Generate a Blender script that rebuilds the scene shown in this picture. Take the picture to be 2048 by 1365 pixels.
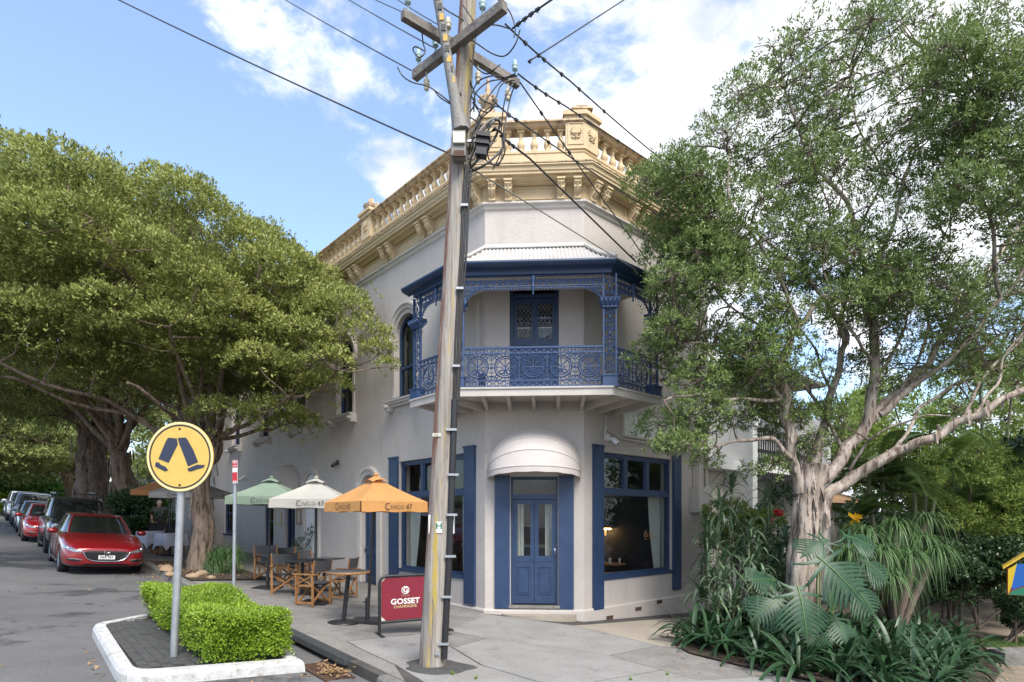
import bpy, bmesh, math, random
import numpy as np
from mathutils import Vector, Matrix, geometry

for _o in list(bpy.data.objects):
    bpy.data.objects.remove(_o)
scene = bpy.context.scene
COL = scene.collection
rnd = random.Random(11)
nrng = np.random.default_rng(11)
PI = math.pi
I4 = Matrix.Identity(4)

# ------------------------------------------------------------------ camera, sky, sun, exposure
FPX, CZ, HY = 1180.0, 2.03, 1035.0          # focal length in photo pixels, eye height, horizon row
cam_data = bpy.data.cameras.new('camera')
cam_data.sensor_width = 36.0
cam_data.lens = 36.0 * FPX / 2048.0
cam_data.shift_y = (HY - 682.5) / 2048.0
cam_data.clip_start, cam_data.clip_end = 0.1, 3000.0
cam = bpy.data.objects.new('camera', cam_data)
cam.location = (0, 0, CZ)
cam.rotation_euler = (PI / 2, 0, 0)
COL.objects.link(cam)
scene.camera = cam

SUN_EL, SUN_AZ = math.radians(50), math.radians(156)   # azimuth clockwise from +Y (view direction)
sun_dir = Vector((math.sin(SUN_AZ) * math.cos(SUN_EL), math.cos(SUN_AZ) * math.cos(SUN_EL), math.sin(SUN_EL)))
sd = bpy.data.lights.new('sun', 'SUN')
sd.energy, sd.angle, sd.color = 1.36, math.radians(30), (1.0, 0.95, 0.88)
sun = bpy.data.objects.new('sun', sd)
sun.rotation_euler = (-sun_dir).to_track_quat('-Z', 'Y').to_euler()
sun.location = (0, 0, 40)
COL.objects.link(sun)

world = bpy.data.worlds.new('World')
scene.world = world
world.use_nodes = True
wn, wl = world.node_tree.nodes, world.node_tree.links
wn.clear()
w_out = wn.new('ShaderNodeOutputWorld')
w_bg = wn.new('ShaderNodeBackground')
w_bg.inputs['Strength'].default_value = 0.087
w_sky = wn.new('ShaderNodeTexSky')
w_sky.sky_type = 'NISHITA'
w_sky.sun_disc = False
w_sky.sun_elevation = SUN_EL
w_sky.sun_rotation = SUN_AZ
w_sky.air_density, w_sky.dust_density, w_sky.ozone_density = 1.0, 1.0, 2.2


def nmath(nt, op, a, b=None, clamp=False):
    n = nt.nodes.new('ShaderNodeMath')
    n.operation, n.use_clamp = op, clamp
    for i, v in enumerate((a, b)):
        if v is None:
            continue
        if isinstance(v, (int, float)):
            n.inputs[i].default_value = v
        else:
            nt.links.new(v, n.inputs[i])
    return n.outputs[0]


wt = world.node_tree
w_tc = wn.new('ShaderNodeTexCoord')
w_map = wn.new('ShaderNodeMapping')
w_map.inputs['Scale'].default_value = (1.0, 1.0, 1.45)
w_map.inputs['Location'].default_value = (2.8, 8.3, 1.7)
wl.new(w_tc.outputs['Generated'], w_map.inputs['Vector'])
w_n1 = wn.new('ShaderNodeTexNoise')
w_n1.inputs['Scale'].default_value = 3.1
w_n1.inputs['Detail'].default_value = 9
w_n1.inputs['Roughness'].default_value = 0.6
w_n1.inputs['Distortion'].default_value = 0.25
wl.new(w_map.outputs[0], w_n1.inputs['Vector'])
w_sep = wn.new('ShaderNodeSeparateXYZ')
wl.new(w_tc.outputs['Generated'], w_sep.inputs[0])
w_bias = wn.new('ShaderNodeMapRange')          # the cloud bank lies to the right, open blue to the left
w_bias.inputs['From Min'].default_value, w_bias.inputs['From Max'].default_value = -0.62, -0.05
w_bias.inputs['To Min'].default_value, w_bias.inputs['To Max'].default_value = -0.12, 0.09
w_bias.interpolation_type = 'SMOOTHSTEP'
wl.new(w_sep.outputs['X'], w_bias.inputs['Value'])
w_sum = nmath(wt, 'ADD', w_n1.outputs['Fac'], w_bias.outputs[0])
w_den = wn.new('ShaderNodeMapRange')
w_den.inputs['From Min'].default_value, w_den.inputs['From Max'].default_value = 0.475, 0.575
w_den.interpolation_type = 'SMOOTHSTEP'
wl.new(w_sum, w_den.inputs['Value'])
w_n2 = wn.new('ShaderNodeTexNoise')
w_n2.inputs['Scale'].default_value, w_n2.inputs['Detail'].default_value = 7.5, 6
wl.new(w_map.outputs[0], w_n2.inputs['Vector'])
w_cr = wn.new('ShaderNodeValToRGB')
w_cr.color_ramp.elements[0].position, w_cr.color_ramp.elements[0].color = 0.34, (2.2, 2.4, 2.85, 1)
w_cr.color_ramp.elements[1].position, w_cr.color_ramp.elements[1].color = 0.60, (3.9, 3.95, 4.05, 1)
wl.new(w_n2.outputs['Fac'], w_cr.inputs['Fac'])
w_mix = wn.new('ShaderNodeMix')
w_mix.data_type = 'RGBA'
wl.new(w_den.outputs[0], w_mix.inputs['Factor'])
w_haze = wn.new('ShaderNodeMix')               # thin veil of high cloud over the whole sky
w_haze.data_type = 'RGBA'
w_haze.inputs['Factor'].default_value = 0.14
w_haze.inputs['B'].default_value = (2.4, 3.0, 4.0, 1)
wl.new(w_sky.outputs[0], w_haze.inputs['A'])
wl.new(w_haze.outputs['Result'], w_mix.inputs['A'])
wl.new(w_cr.outputs[0], w_mix.inputs['B'])
wl.new(w_mix.outputs['Result'], w_bg.inputs['Color'])
wl.new(w_bg.outputs[0], w_out.inputs['Surface'])

scene.view_settings.view_transform = 'Standard'
scene.view_settings.look = 'None'
scene.view_settings.gamma = 1.0
scene.view_settings.use_curve_mapping = False
scene.view_settings.exposure = 2.05
scene.cycles.use_denoising = True
scene.cycles.max_bounces = 7
scene.cycles.diffuse_bounces = 3
scene.cycles.glossy_bounces = 3
scene.cycles.transmission_bounces = 4
scene.cycles.transparent_max_bounces = 12
scene.cycles.caustics_reflective = False
scene.cycles.caustics_refractive = False
scene.cycles.sample_clamp_indirect = 6.0


# ------------------------------------------------------------------ place: pixel rays, ground plane, wall frames
def P(px, py, Y):
    return Vector(((px - 1024) * Y / FPX, Y, CZ - (py - HY) * Y / FPX))


def gz(x, y):
    x = min(max(x, -80.0), 30.0)
    y = min(max(y, -20.0), 90.0)
    return 0.15 - 0.0714 * x - 0.01 * y


def G(px, py, off=0.0):
    a, b = (px - 1024) / FPX, (py - HY) / FPX
    Y = (1.88 - off) / (b - 0.0714 * a - 0.01)
    return Vector((a * Y, Y, gz(a * Y, Y) + off))


AL = math.radians(41.7)
dL = Vector((-math.sin(AL), math.cos(AL), 0))
nL = Vector((-math.cos(AL), -math.sin(AL), 0))
dR, nR = -nL, -dL
LC = Vector((-0.552, 12.06, 0))
SW = 2.01                                   # splay (corner face) width
eS = (nR + nL).normalized()                 # placeholder, replaced below
eS = Vector((math.cos(math.radians(3.3)), -math.sin(math.radians(3.3)), 0))
nS = Vector((eS.y, -eS.x, 0))
RC = LC + eS * SW
SC = (LC + RC) / 2


def frame(o, x, n):
    return Matrix(((x.x, n.x, 0, o.x), (x.y, n.y, 0, o.y), (0, 0, 1, 0), (0, 0, 0, 1)))


ML, MS, MR = frame(LC, dL, nL), frame(SC, eS, nS), frame(RC, dR, nR)


def miter(c, n1, n2, d):
    return c + (n1 + n2) / (1 + n1.dot(n2)) * d


def LM(d):
    return miter(LC, nL, nS, d)


def RM(d):
    return miter(RC, nR, nS, d)


def WL(t, n, z=None):
    v = LC + dL * t + nL * n
    v.z = gz(v.x, v.y) if z is None else z
    return v


def WR(t, n, z=None):
    v = RC + dR * t + nR * n
    v.z = gz(v.x, v.y) if z is None else z
    return v


# ------------------------------------------------------------------ mesh helpers
WM = {}


def link(o, parent=None):
    COL.objects.link(o)
    if parent is not None:
        o.parent = parent
        o.matrix_parent_inverse = WM.get(parent.name, I4).inverted()
    return o


def tag(o, label=None, cat=None, group=None, kind=None):
    if label: o['label'] = label
    if cat: o['category'] = cat
    if group: o['group'] = group
    if kind: o['kind'] = kind
    return o


def thing(name, label, cat, loc=(0, 0, 0), group=None, kind=None):
    o = bpy.data.objects.new(name, None)
    o.empty_display_size = 0.2
    o.location = loc
    COL.objects.link(o)
    WM[o.name] = Matrix.Translation(Vector(loc))
    return tag(o, label, cat, group, kind)


def dup(root, M, label=None, group=None, skip=()):
    r = root.copy()
    COL.objects.link(r)
    r.matrix_world = M
    if label: r['label'] = label
    if group: r['group'] = group
    for ch in list(root.children):
        if ch.name in skip:
            continue
        c = ch.copy()
        COL.objects.link(c)
        c.parent = r
        for g in list(ch.children):
            d = g.copy()
            COL.objects.link(d)
            d.parent = c
    return r


def fast_mesh(name, V, Fq):
    """V (n,3), Fq (m,k) arrays -> mesh"""
    V = np.asarray(V, np.float32)
    Fq = np.asarray(Fq, np.int32)
    me = bpy.data.meshes.new(name)
    m, k = Fq.shape
    me.vertices.add(len(V))
    me.vertices.foreach_set('co', V.ravel())
    me.loops.add(m * k)
    me.loops.foreach_set('vertex_index', Fq.ravel())
    me.polygons.add(m)
    me.polygons.foreach_set('loop_start', np.arange(0, m * k, k, dtype=np.int32))
    me.polygons.foreach_set('loop_total', np.full(m, k, np.int32))
    me.update(calc_edges=True)
    return me


class MB:
    def __init__(self):
        self.v, self.f, self.sm = [], [], []

    def add(self, vs, fs, smooth=False):
        b = len(self.v)
        self.v += [tuple(v) for v in vs]
        for f in fs:
            self.f.append(tuple(i + b for i in f))
            self.sm.append(smooth)
        return self

    def box(self, c, s, M=None):
        x, y, z = (k / 2 for k in s)
        c = Vector(c)
        vs = [c + Vector((sx * x, sy * y, sz * z)) for sz in (-1, 1) for sy in (-1, 1) for sx in (-1, 1)]
        if M is not None:
            vs = [M @ v for v in vs]
        return self.add(vs, [(0, 2, 3, 1), (4, 5, 7, 6), (0, 1, 5, 4), (2, 6, 7, 3), (0, 4, 6, 2), (1, 3, 7, 5)])

    def bx(self, x0, x1, y0, y1, z0, z1, M=None):
        return self.box(((x0 + x1) / 2, (y0 + y1) / 2, (z0 + z1) / 2), (x1 - x0, y1 - y0, z1 - z0), M)

    def bar(self, a, b, w, h, up=Vector((0, 0, 1))):
        a, b = Vector(a), Vector(b)
        d = (b - a).normalized()
        s = d.cross(up)
        if s.length < 1e-4:
            s = d.cross(Vector((0, 1, 0)))
        s.normalize()
        u = s.cross(d)
        vs = []
        for p in (a, b):
            for sy, sz in ((-1, -1), (1, -1), (1, 1), (-1, 1)):
                vs.append(p + s * (sy * w / 2) + u * (sz * h / 2))
        return self.add(vs, [(0, 3, 2, 1), (4, 5, 6, 7), (0, 1, 5, 4), (1, 2, 6, 5), (2, 3, 7, 6), (3, 0, 4, 7)])

    def tube(self, pts, r, n=6, smooth=True, M=None, cap=True, jitter=0.0):
        pts = [Vector(p) for p in pts]
        if M is not None:
            pts = [M @ p for p in pts]
        m = len(pts)
        rs = r if isinstance(r, (list, tuple)) else [r] * m
        vs = []
        prev = None
        for i, p in enumerate(pts):
            d = (pts[min(i + 1, m - 1)] - pts[max(i - 1, 0)])
            if d.length < 1e-9:
                d = Vector((0, 0, 1))
            d.normalize()
            if prev is None:
                ref = Vector((0, 0, 1)) if abs(d.z) < 0.9 else Vector((0, 1, 0))
                s = d.cross(ref).normalized()
            else:
                s = (prev - d * prev.dot(d))
                if s.length < 1e-6:
                    s = d.cross(Vector((0, 0, 1)))
                s.normalize()
            prev = s
            u = d.cross(s)
            for k in range(n):
                a = 2 * PI * k / n
                rr = rs[i] * (1 + (jitter * math.sin(3 * a + i * 1.7) if jitter else 0))
                vs.append(p + s * (rr * math.cos(a)) + u * (rr * math.sin(a)))
        fs = [(i * n + k, i * n + (k + 1) % n, (i + 1) * n + (k + 1) % n, (i + 1) * n + k) for i in range(m - 1) for k in range(n)]
        self.add(vs, fs, smooth)
        if cap:
            self.add(vs[:n], [tuple(range(n - 1, -1, -1))])
            self.add(vs[-n:], [tuple(range(n))])
        return self

    def ring(self, c, r, w, n=18, M=None, sides=4, ax=('x', 'z'), a0=0, a1=2 * PI):
        full = abs(a1 - a0 - 2 * PI) < 1e-6
        pts = []
        for k in range(n + 1):
            a = a0 + (a1 - a0) * k / n
            q = [c[0], c[1], c[2]]
            q['xyz'.index(ax[0])] += r * math.cos(a)
            q['xyz'.index(ax[1])] += r * math.sin(a)
            pts.append(q)
        return self.tube(pts, w, sides, False, M, cap=not full)

    def lathe(self, prof, n=16, o=(0, 0, 0), M=None, smooth=True, cap=True):
        o = Vector(o)
        vs = []
        for r, z in prof:
            for k in range(n):
                a = 2 * PI * k / n
                vs.append(o + Vector((r * math.cos(a), r * math.sin(a), z)))
        if M is not None:
            vs = [M @ v for v in vs]
        m = len(prof)
        self.add(vs, [(i * n + k, i * n + (k + 1) % n, (i + 1) * n + (k + 1) % n, (i + 1) * n + k) for i in range(m - 1) for k in range(n)], smooth)
        if cap:
            self.add(vs[:n], [tuple(range(n - 1, -1, -1))])
            self.add(vs[-n:], [tuple(range(n))])
        return self

    def prism(self, poly, h0, h1, M=None, axis='z'):
        """poly: list of 2-tuples; axis z: (x,y) lifted; axis y: (x,z) pushed along y"""
        n = len(poly)
        if axis == 'z':
            vs = [Vector((a, b, h0)) for a, b in poly] + [Vector((a, b, h1)) for a, b in poly]
        else:
            vs = [Vector((a, h0, b)) for a, b in poly] + [Vector((a, h1, b)) for a, b in poly]
        if M is not None:
            vs = [M @ v for v in vs]
        fs = [tuple(range(n - 1, -1, -1)), tuple(range(n, 2 * n))] + [(i, (i + 1) % n, n + (i + 1) % n, n + i) for i in range(n)]
        return self.add(vs, fs)

    def holed(self, outer, holes, y0, y1, M=None):
        """slab in the xz plane between y0 and y1 with holes"""
        loops = [[Vector((a, 0, b)) for a, b in lp] for lp in [outer] + list(holes)]
        flat = [v for lp in loops for v in lp]
        tris = geometry.tessellate_polygon([[Vector((v.x, v.z, 0)) for v in lp] for lp in loops])
        n = len(flat)
        vs = [Vector((v.x, y1, v.z)) for v in flat] + [Vector((v.x, y0, v.z)) for v in flat]
        fs = [tuple(t) for t in tris] + [tuple(i + n for i in reversed(t)) for t in tris]
        b = 0
        for lp in loops:
            k = len(lp)
            fs += [(b + i, b + (i + 1) % k, n + b + (i + 1) % k, n + b + i) for i in range(k)]
            b += k
        if M is not None:
            vs = [M @ v for v in vs]
        return self.add(vs, fs)

    def loft(self, rings, closed=True, smooth=True, cap=True):
        n = len(rings[0])
        vs = [v for r in rings for v in r]
        kk = n if closed else n - 1
        fs = [(i * n + k, i * n + (k + 1) % n, (i + 1) * n + (k + 1) % n, (i + 1) * n + k) for i in range(len(rings) - 1) for k in range(kk)]
        self.add(vs, fs, smooth)
        if cap and closed:
            self.add(rings[0], [tuple(range(n - 1, -1, -1))])
            self.add(rings[-1], [tuple(range(n))])
        return self

    def mesh(self, name):
        me = bpy.data.meshes.new(name)
        me.from_pydata(self.v, [], self.f)
        if any(self.sm):
            me.polygons.foreach_set('use_smooth', self.sm)
        me.update()
        return me

    def build(self, name, mat, parent=None):
        me = self.mesh(name)
        o = bpy.data.objects.new(name, me)
        if mat is not None:
            me.materials.append(mat)
        return link(o, parent)


def obj_from(name, me, mat, parent=None):
    if mat is not None and not me.materials:
        me.materials.append(mat)
    return link(bpy.data.objects.new(name, me), parent)


def place(me, name, mat, parent, M):
    """an object sharing mesh data, posed by matrix M in world space, child of parent"""
    if mat is not None and not me.materials:
        me.materials.append(mat)
    o = bpy.data.objects.new(name, me)
    link(o, parent)
    o.matrix_basis = M
    return o


def arc(cx, cz, r, a0, a1, n):
    return [(cx + r * math.cos(a0 + (a1 - a0) * k / n), cz + r * math.sin(a0 + (a1 - a0) * k / n)) for k in range(n + 1)]


def bez(p, n=8):
    """Catmull-Rom through points"""
    p = [Vector(q) for q in p]
    out = []
    for i in range(len(p) - 1):
        a, b, c, d = p[max(i - 1, 0)], p[i], p[i + 1], p[min(i + 2, len(p) - 1)]
        for k in range(n):
            t = k / n
            out.append(0.5 * ((2 * b) + (c - a) * t + (2 * a - 5 * b + 4 * c - d) * t * t + (3 * b - a - 3 * c + d) * t ** 3))
    out.append(p[-1])
    return out


# ------------------------------------------------------------------ materials
def pm(name, c1, c2=None, scale=4.0, rough=0.65, bump=0.0, bscale=60.0, metal=0.0, coat=0.0, stretch=(1, 1, 1),
       detail=6, lo=0.35, hi=0.68, island=0.0, spots=None, spot_scale=2.0, spot_lo=0.55, spot_hi=0.7, spot_stretch=(1, 1, 1),
       spec=0.5, emit=None, trans=0.0, world_co=False, grain=None):
    m = bpy.data.materials.new(name)
    m.use_nodes = True
    nt = m.node_tree
    N, L = nt.nodes, nt.links
    b = N['Principled BSDF']
    b.inputs['Roughness'].default_value = rough
    b.inputs['Metallic'].default_value = metal
    b.inputs['Specular IOR Level'].default_value = spec
    if coat:
        b.inputs['Coat Weight'].default_value = coat
        b.inputs['Coat Roughness'].default_value = 0.04
    c1 = (*c1, 1)
    b.inputs['Base Color'].default_value = c1
    col = None
    if world_co:
        src = N.new('ShaderNodeNewGeometry').outputs['Position']
    else:
        src = N.new('ShaderNodeTexCoord').outputs['Object']

    def mapped(st):
        mp = N.new('ShaderNodeMapping')
        mp.inputs['Scale'].default_value = st
        L.new(src, mp.inputs['Vector'])
        return mp.outputs[0]
    if c2 is not None:
        nz = N.new('ShaderNodeTexNoise')
        nz.inputs['Scale'].default_value, nz.inputs['Detail'].default_value = scale, detail
        nz.inputs['Roughness'].default_value = 0.62
        L.new(mapped(stretch), nz.inputs['Vector'])
        mr = N.new('ShaderNodeMapRange')
        mr.inputs['From Min'].default_value, mr.inputs['From Max'].default_value = lo, hi
        L.new(nz.outputs['Fac'], mr.inputs['Value'])
        mx = N.new('ShaderNodeMix')
        mx.data_type = 'RGBA'
        L.new(mr.outputs[0], mx.inputs['Factor'])
        mx.inputs['A'].default_value, mx.inputs['B'].default_value = c1, (*c2, 1)
        col = mx.outputs['Result']
    if spots is not None:
        nz = N.new('ShaderNodeTexNoise')
        nz.inputs['Scale'].default_value, nz.inputs['Detail'].default_value = spot_scale, 8
        nz.inputs['Roughness'].default_value = 0.68
        L.new(mapped(spot_stretch), nz.inputs['Vector'])
        mr = N.new('ShaderNodeMapRange')
        mr.inputs['From Min'].default_value, mr.inputs['From Max'].default_value = spot_lo, spot_hi
        L.new(nz.outputs['Fac'], mr.inputs['Value'])
        mx = N.new('ShaderNodeMix')
        mx.data_type = 'RGBA'
        L.new(mr.outputs[0], mx.inputs['Factor'])
        mx.inputs['A'].default_value = c1
        if col is not None:
            L.new(col, mx.inputs['A'])
        mx.inputs['B'].default_value = (*spots, 1)
        col = mx.outputs['Result']
    if island:
        g = N.new('ShaderNodeNewGeometry')
        hs = N.new('ShaderNodeHueSaturation')
        v = nmath(nt, 'ADD', nmath(nt, 'MULTIPLY', g.outputs['Random Per Island'], island), 1 - island / 2)
        L.new(v, hs.inputs['Value'])
        hs.inputs['Color'].default_value = c1
        if col is not None:
            L.new(col, hs.inputs['Color'])
        col = hs.outputs[0]
    if grain:
        nz = N.new('ShaderNodeTexNoise')
        nz.inputs['Scale'].default_value, nz.inputs['Detail'].default_value = grain[0], 3
        nz.inputs['Roughness'].default_value = 0.75
        L.new(src, nz.inputs['Vector'])
        hs = N.new('ShaderNodeHueSaturation')
        L.new(nmath(nt, 'ADD', nmath(nt, 'MULTIPLY', nmath(nt, 'SUBTRACT', nz.outputs['Fac'], 0.5), grain[1] * 4), 1.0), hs.inputs['Value'])
        hs.inputs['Color'].default_value = c1
        if col is not None:
            L.new(col, hs.inputs['Color'])
        col = hs.outputs[0]
    if col is not None:
        L.new(col, b.inputs['Base Color'])
    if emit:
        b.inputs['Emission Color'].default_value = (*emit[:3], 1)
        b.inputs['Emission Strength'].default_value = emit[3]
    if bump:
        nz = N.new('ShaderNodeTexNoise')
        nz.inputs['Scale'].default_value, nz.inputs['Detail'].default_value = bscale, 6
        L.new(mapped(stretch), nz.inputs['Vector'])
        bp = N.new('ShaderNodeBump')
        bp.inputs['Strength'].default_value, bp.inputs['Distance'].default_value = bump, 0.02
        L.new(nz.outputs['Fac'], bp.inputs['Height'])
        L.new(bp.outputs[0], b.inputs['Normal'])
    if trans:
        tr = N.new('ShaderNodeBsdfTranslucent')
        tr.inputs['Color'].default_value = c1
        if col is not None:
            L.new(col, tr.inputs['Color'])
        ms = N.new('ShaderNodeMixShader')
        ms.inputs[0].default_value = trans
        L.new(b.outputs[0], ms.inputs[1])
        L.new(tr.outputs[0], ms.inputs[2])
        L.new(ms.outputs[0], N['Material Output'].inputs['Surface'])
    return m


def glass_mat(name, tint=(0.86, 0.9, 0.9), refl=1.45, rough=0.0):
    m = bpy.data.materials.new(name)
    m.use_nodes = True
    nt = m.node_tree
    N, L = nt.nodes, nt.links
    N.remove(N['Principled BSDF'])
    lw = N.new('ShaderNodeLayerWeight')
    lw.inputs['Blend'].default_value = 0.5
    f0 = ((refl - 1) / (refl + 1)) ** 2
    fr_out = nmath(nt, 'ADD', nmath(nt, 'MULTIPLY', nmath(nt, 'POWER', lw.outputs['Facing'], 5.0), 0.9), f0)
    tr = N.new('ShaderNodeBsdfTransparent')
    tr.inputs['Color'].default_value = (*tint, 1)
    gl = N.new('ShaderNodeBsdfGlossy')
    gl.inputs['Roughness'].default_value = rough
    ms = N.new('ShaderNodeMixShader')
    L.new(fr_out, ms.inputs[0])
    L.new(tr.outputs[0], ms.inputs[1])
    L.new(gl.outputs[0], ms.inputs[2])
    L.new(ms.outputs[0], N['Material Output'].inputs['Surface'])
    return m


MAT = dict(
    plaster=pm('painted_render', (0.50, 0.455, 0.42), (0.46, 0.415, 0.385), 1.1, 0.8, 0.35, 26, world_co=True, grain=(14, 0.05),
               spots=(0.36, 0.315, 0.28), spot_scale=1.6, spot_lo=0.55, spot_hi=0.85, spot_stretch=(1.6, 1.6, 0.35)),
    plaster_trim=pm('trim_render', (0.54, 0.50, 0.46), (0.48, 0.44, 0.405), 3, 0.7, 0.15, 40, world_co=True),
    stone_yellow=pm('yellow_wash_stucco', (0.61, 0.475, 0.295), (0.54, 0.415, 0.25), 2.2, 0.8, 0.3, 40, world_co=True,
                    spots=(0.36, 0.26, 0.155), spot_scale=3.0, spot_lo=0.60, spot_hi=0.80, spot_stretch=(1.8, 1.8, 0.35)),
    stone_stained=pm('weathered_stucco_coping', (0.54, 0.41, 0.265), (0.42, 0.32, 0.21), 3, 0.85, 0.4, 40, world_co=True,
                     spots=(0.13, 0.095, 0.07), spot_scale=4.2, spot_lo=0.47, spot_hi=0.66, spot_stretch=(1.6, 1.6, 0.45)),
    navy=pm('navy_gloss_paint', (0.018, 0.042, 0.10), (0.027, 0.055, 0.122), 5, 0.42, 0.08, 90),
    iron=pm('navy_cast_iron', (0.032, 0.064, 0.15), (0.046, 0.085, 0.185), 14, 0.4, 0.1, 80),
    iron_dark=pm('black_cast_iron', (0.02, 0.02, 0.022), (0.04, 0.04, 0.045), 14, 0.5),
    glass=glass_mat('window_glass', (0.92, 0.95, 0.95), 1.45),
    glass_dark=glass_mat('tinted_window_glass', (0.55, 0.6, 0.6), 1.6),  # darker tint and stronger reflection than the plain glass
    lead=pm('lead_lattice', (0.42, 0.43, 0.44), (0.32, 0.33, 0.35), 30, 0.4, 0, metal=0.4),
    curtain=pm('sheer_curtain', (0.80, 0.80, 0.76), (0.70, 0.71, 0.68), 8, 0.9, trans=0.35),
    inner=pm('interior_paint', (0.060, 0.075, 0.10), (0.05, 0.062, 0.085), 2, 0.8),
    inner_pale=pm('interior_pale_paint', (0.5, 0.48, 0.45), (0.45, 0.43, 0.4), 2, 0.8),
    floorwood=pm('interior_boards', (0.12, 0.075, 0.045), (0.08, 0.05, 0.03), 6, 0.5, stretch=(1, 8, 1)),
    corrug=pm('weathered_roof_iron', (0.47, 0.455, 0.435), (0.38, 0.365, 0.35), 3.5, 0.55, 0.1, 50,
              spots=(0.22, 0.19, 0.17), spot_scale=6, spot_lo=0.62, spot_hi=0.8),
    asphalt=pm('road_asphalt', (0.15, 0.147, 0.147), (0.108, 0.106, 0.107), 0.7, 0.85, 0.55, 130, world_co=True, grain=(55, 0.42),
               spots=(0.055, 0.055, 0.057), spot_scale=0.42, spot_lo=0.545, spot_hi=0.60),
    base_con=pm('footpath_bed', (0.085, 0.078, 0.07), (0.05, 0.046, 0.042), 3, 0.9, 0.4, 80, world_co=True),
    con_light=pm('pale_concrete', (0.29, 0.282, 0.27), (0.22, 0.213, 0.20), 1.3, 0.88, 0.45, 150, world_co=True, grain=(48, 0.30),
                 spots=(0.135, 0.13, 0.122), spot_scale=2.6, spot_lo=0.58, spot_hi=0.78),
    con_grey=pm('exposed_aggregate', (0.27, 0.255, 0.235), (0.19, 0.18, 0.168), 2.2, 0.88, 0.7, 170, world_co=True, grain=(42, 0.45),
                spots=(0.12, 0.112, 0.105), spot_scale=1.4, spot_lo=0.58, spot_hi=0.75),
    con_tan=pm('tan_concrete', (0.36, 0.315, 0.255), (0.285, 0.25, 0.205), 1.5, 0.88, 0.4, 140, world_co=True, grain=(48, 0.25)),
    kerb=pm('kerb_stone', (0.21, 0.20, 0.185), (0.12, 0.115, 0.105), 5, 0.88, 0.7, 60, world_co=True),
    kerb_white=pm('white_kerb_paint', (0.54, 0.54, 0.535), (0.42, 0.42, 0.41), 5, 0.8, 0.5, 60, world_co=True, grain=(30, 0.12),
                  spots=(0.22, 0.20, 0.18), spot_scale=9, spot_lo=0.52, spot_hi=0.72),
    pave=pm('dark_brick_paver', (0.075, 0.074, 0.072), (0.045, 0.045, 0.044), 9, 0.9, 0.6, 70, world_co=True,
            spots=(0.16, 0.16, 0.15), spot_scale=5, spot_lo=0.64, spot_hi=0.76),
    soil=pm('garden_soil', (0.075, 0.05, 0.035), (0.04, 0.028, 0.02), 8, 0.95, 0.8, 60, world_co=True),
    dirt=pm('bare_earth', (0.26, 0.205, 0.15), (0.17, 0.135, 0.095), 2.5, 0.95, 0.6, 70, world_co=True),
    black=pm('black_powdercoat', (0.016, 0.016, 0.018), (0.024, 0.024, 0.026), 20, 0.4),
    rubber=pm('black_rubber', (0.014, 0.014, 0.015), None, rough=0.8),
    steel=pm('galvanised_steel', (0.42, 0.44, 0.46), (0.34, 0.36, 0.38), 9, 0.42, 0.1, 60, metal=0.55),
    wood_chair=pm('oiled_timber', (0.36, 0.175, 0.062), (0.25, 0.115, 0.04), 9, 0.5, 0.15, 60, stretch=(1, 1, 0.2)),
    canvas_grey=pm('charcoal_canvas', (0.072, 0.074, 0.08), (0.055, 0.057, 0.062), 30, 0.9, 0.2, 200),
    white=pm('white_paint', (0.78, 0.78, 0.77), (0.70, 0.70, 0.69), 5, 0.6),
    cream=pm('cream_paint', (0.66, 0.62, 0.53), (0.58, 0.54, 0.46), 4, 0.7),
    cloth_white=pm('white_tablecloth', (0.60, 0.60, 0.66), (0.52, 0.52, 0.58), 6, 0.85),
    red_sign=pm('maroon_banner', (0.22, 0.012, 0.03), (0.19, 0.010, 0.026), 3, 0.55),
    ink=pm('dark_print', (0.02, 0.02, 0.025), None, rough=0.7),
    ink_white=pm('white_print', (0.8, 0.78, 0.74), None, rough=0.6),
    ink_gold=pm('gold_print', (0.55, 0.42, 0.22), None, rough=0.5),
    sign_yellow=pm('faded_yellow_reflective', (0.62, 0.42, 0.10), (0.56, 0.375, 0.085), 9, 0.45, 0.06, 40,
                   spots=(0.45, 0.30, 0.065), spot_scale=16, spot_lo=0.60, spot_hi=0.72),
    sign_cream=pm('pale_yellow_rim', (0.66, 0.57, 0.29), None, rough=0.5),
    sign_red=pm('red_sign_face', (0.55, 0.02, 0.03), None, rough=0.4),
    chrome=pm('chrome', (0.75, 0.76, 0.78), None, rough=0.12, metal=1.0),
    ceramic=pm('insulator_glaze', (0.36, 0.50, 0.50), (0.28, 0.42, 0.43), 12, 0.2),
    ceramic_cream=pm('cream_insulator_glaze', (0.55, 0.50, 0.38), (0.45, 0.40, 0.3), 12, 0.25),
    skin=pm('skin', (0.48, 0.27, 0.19), None, rough=0.6),
    hair=pm('pale_hair', (0.42, 0.36, 0.28), (0.3, 0.25, 0.19), 30, 0.7),
    warm=pm('warm_shelf_light', (1, 0.6, 0.25), None, emit=(1.0, 0.5, 0.16, 9.0)),
    rock=pm('sandstone_rock', (0.38, 0.27, 0.17), (0.22, 0.16, 0.11), 4, 0.9, 0.6, 20),
    rust=pm('rusty_iron', (0.10, 0.05, 0.032), (0.06, 0.035, 0.025), 20, 0.8, 0.4, 80),
    dry_leaf=pm('dry_leaf', (0.33, 0.21, 0.10), (0.22, 0.13, 0.06), 10, 0.8, island=0.5),
)

# text meshes, made once from the built-in font
TXT = {}


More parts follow.
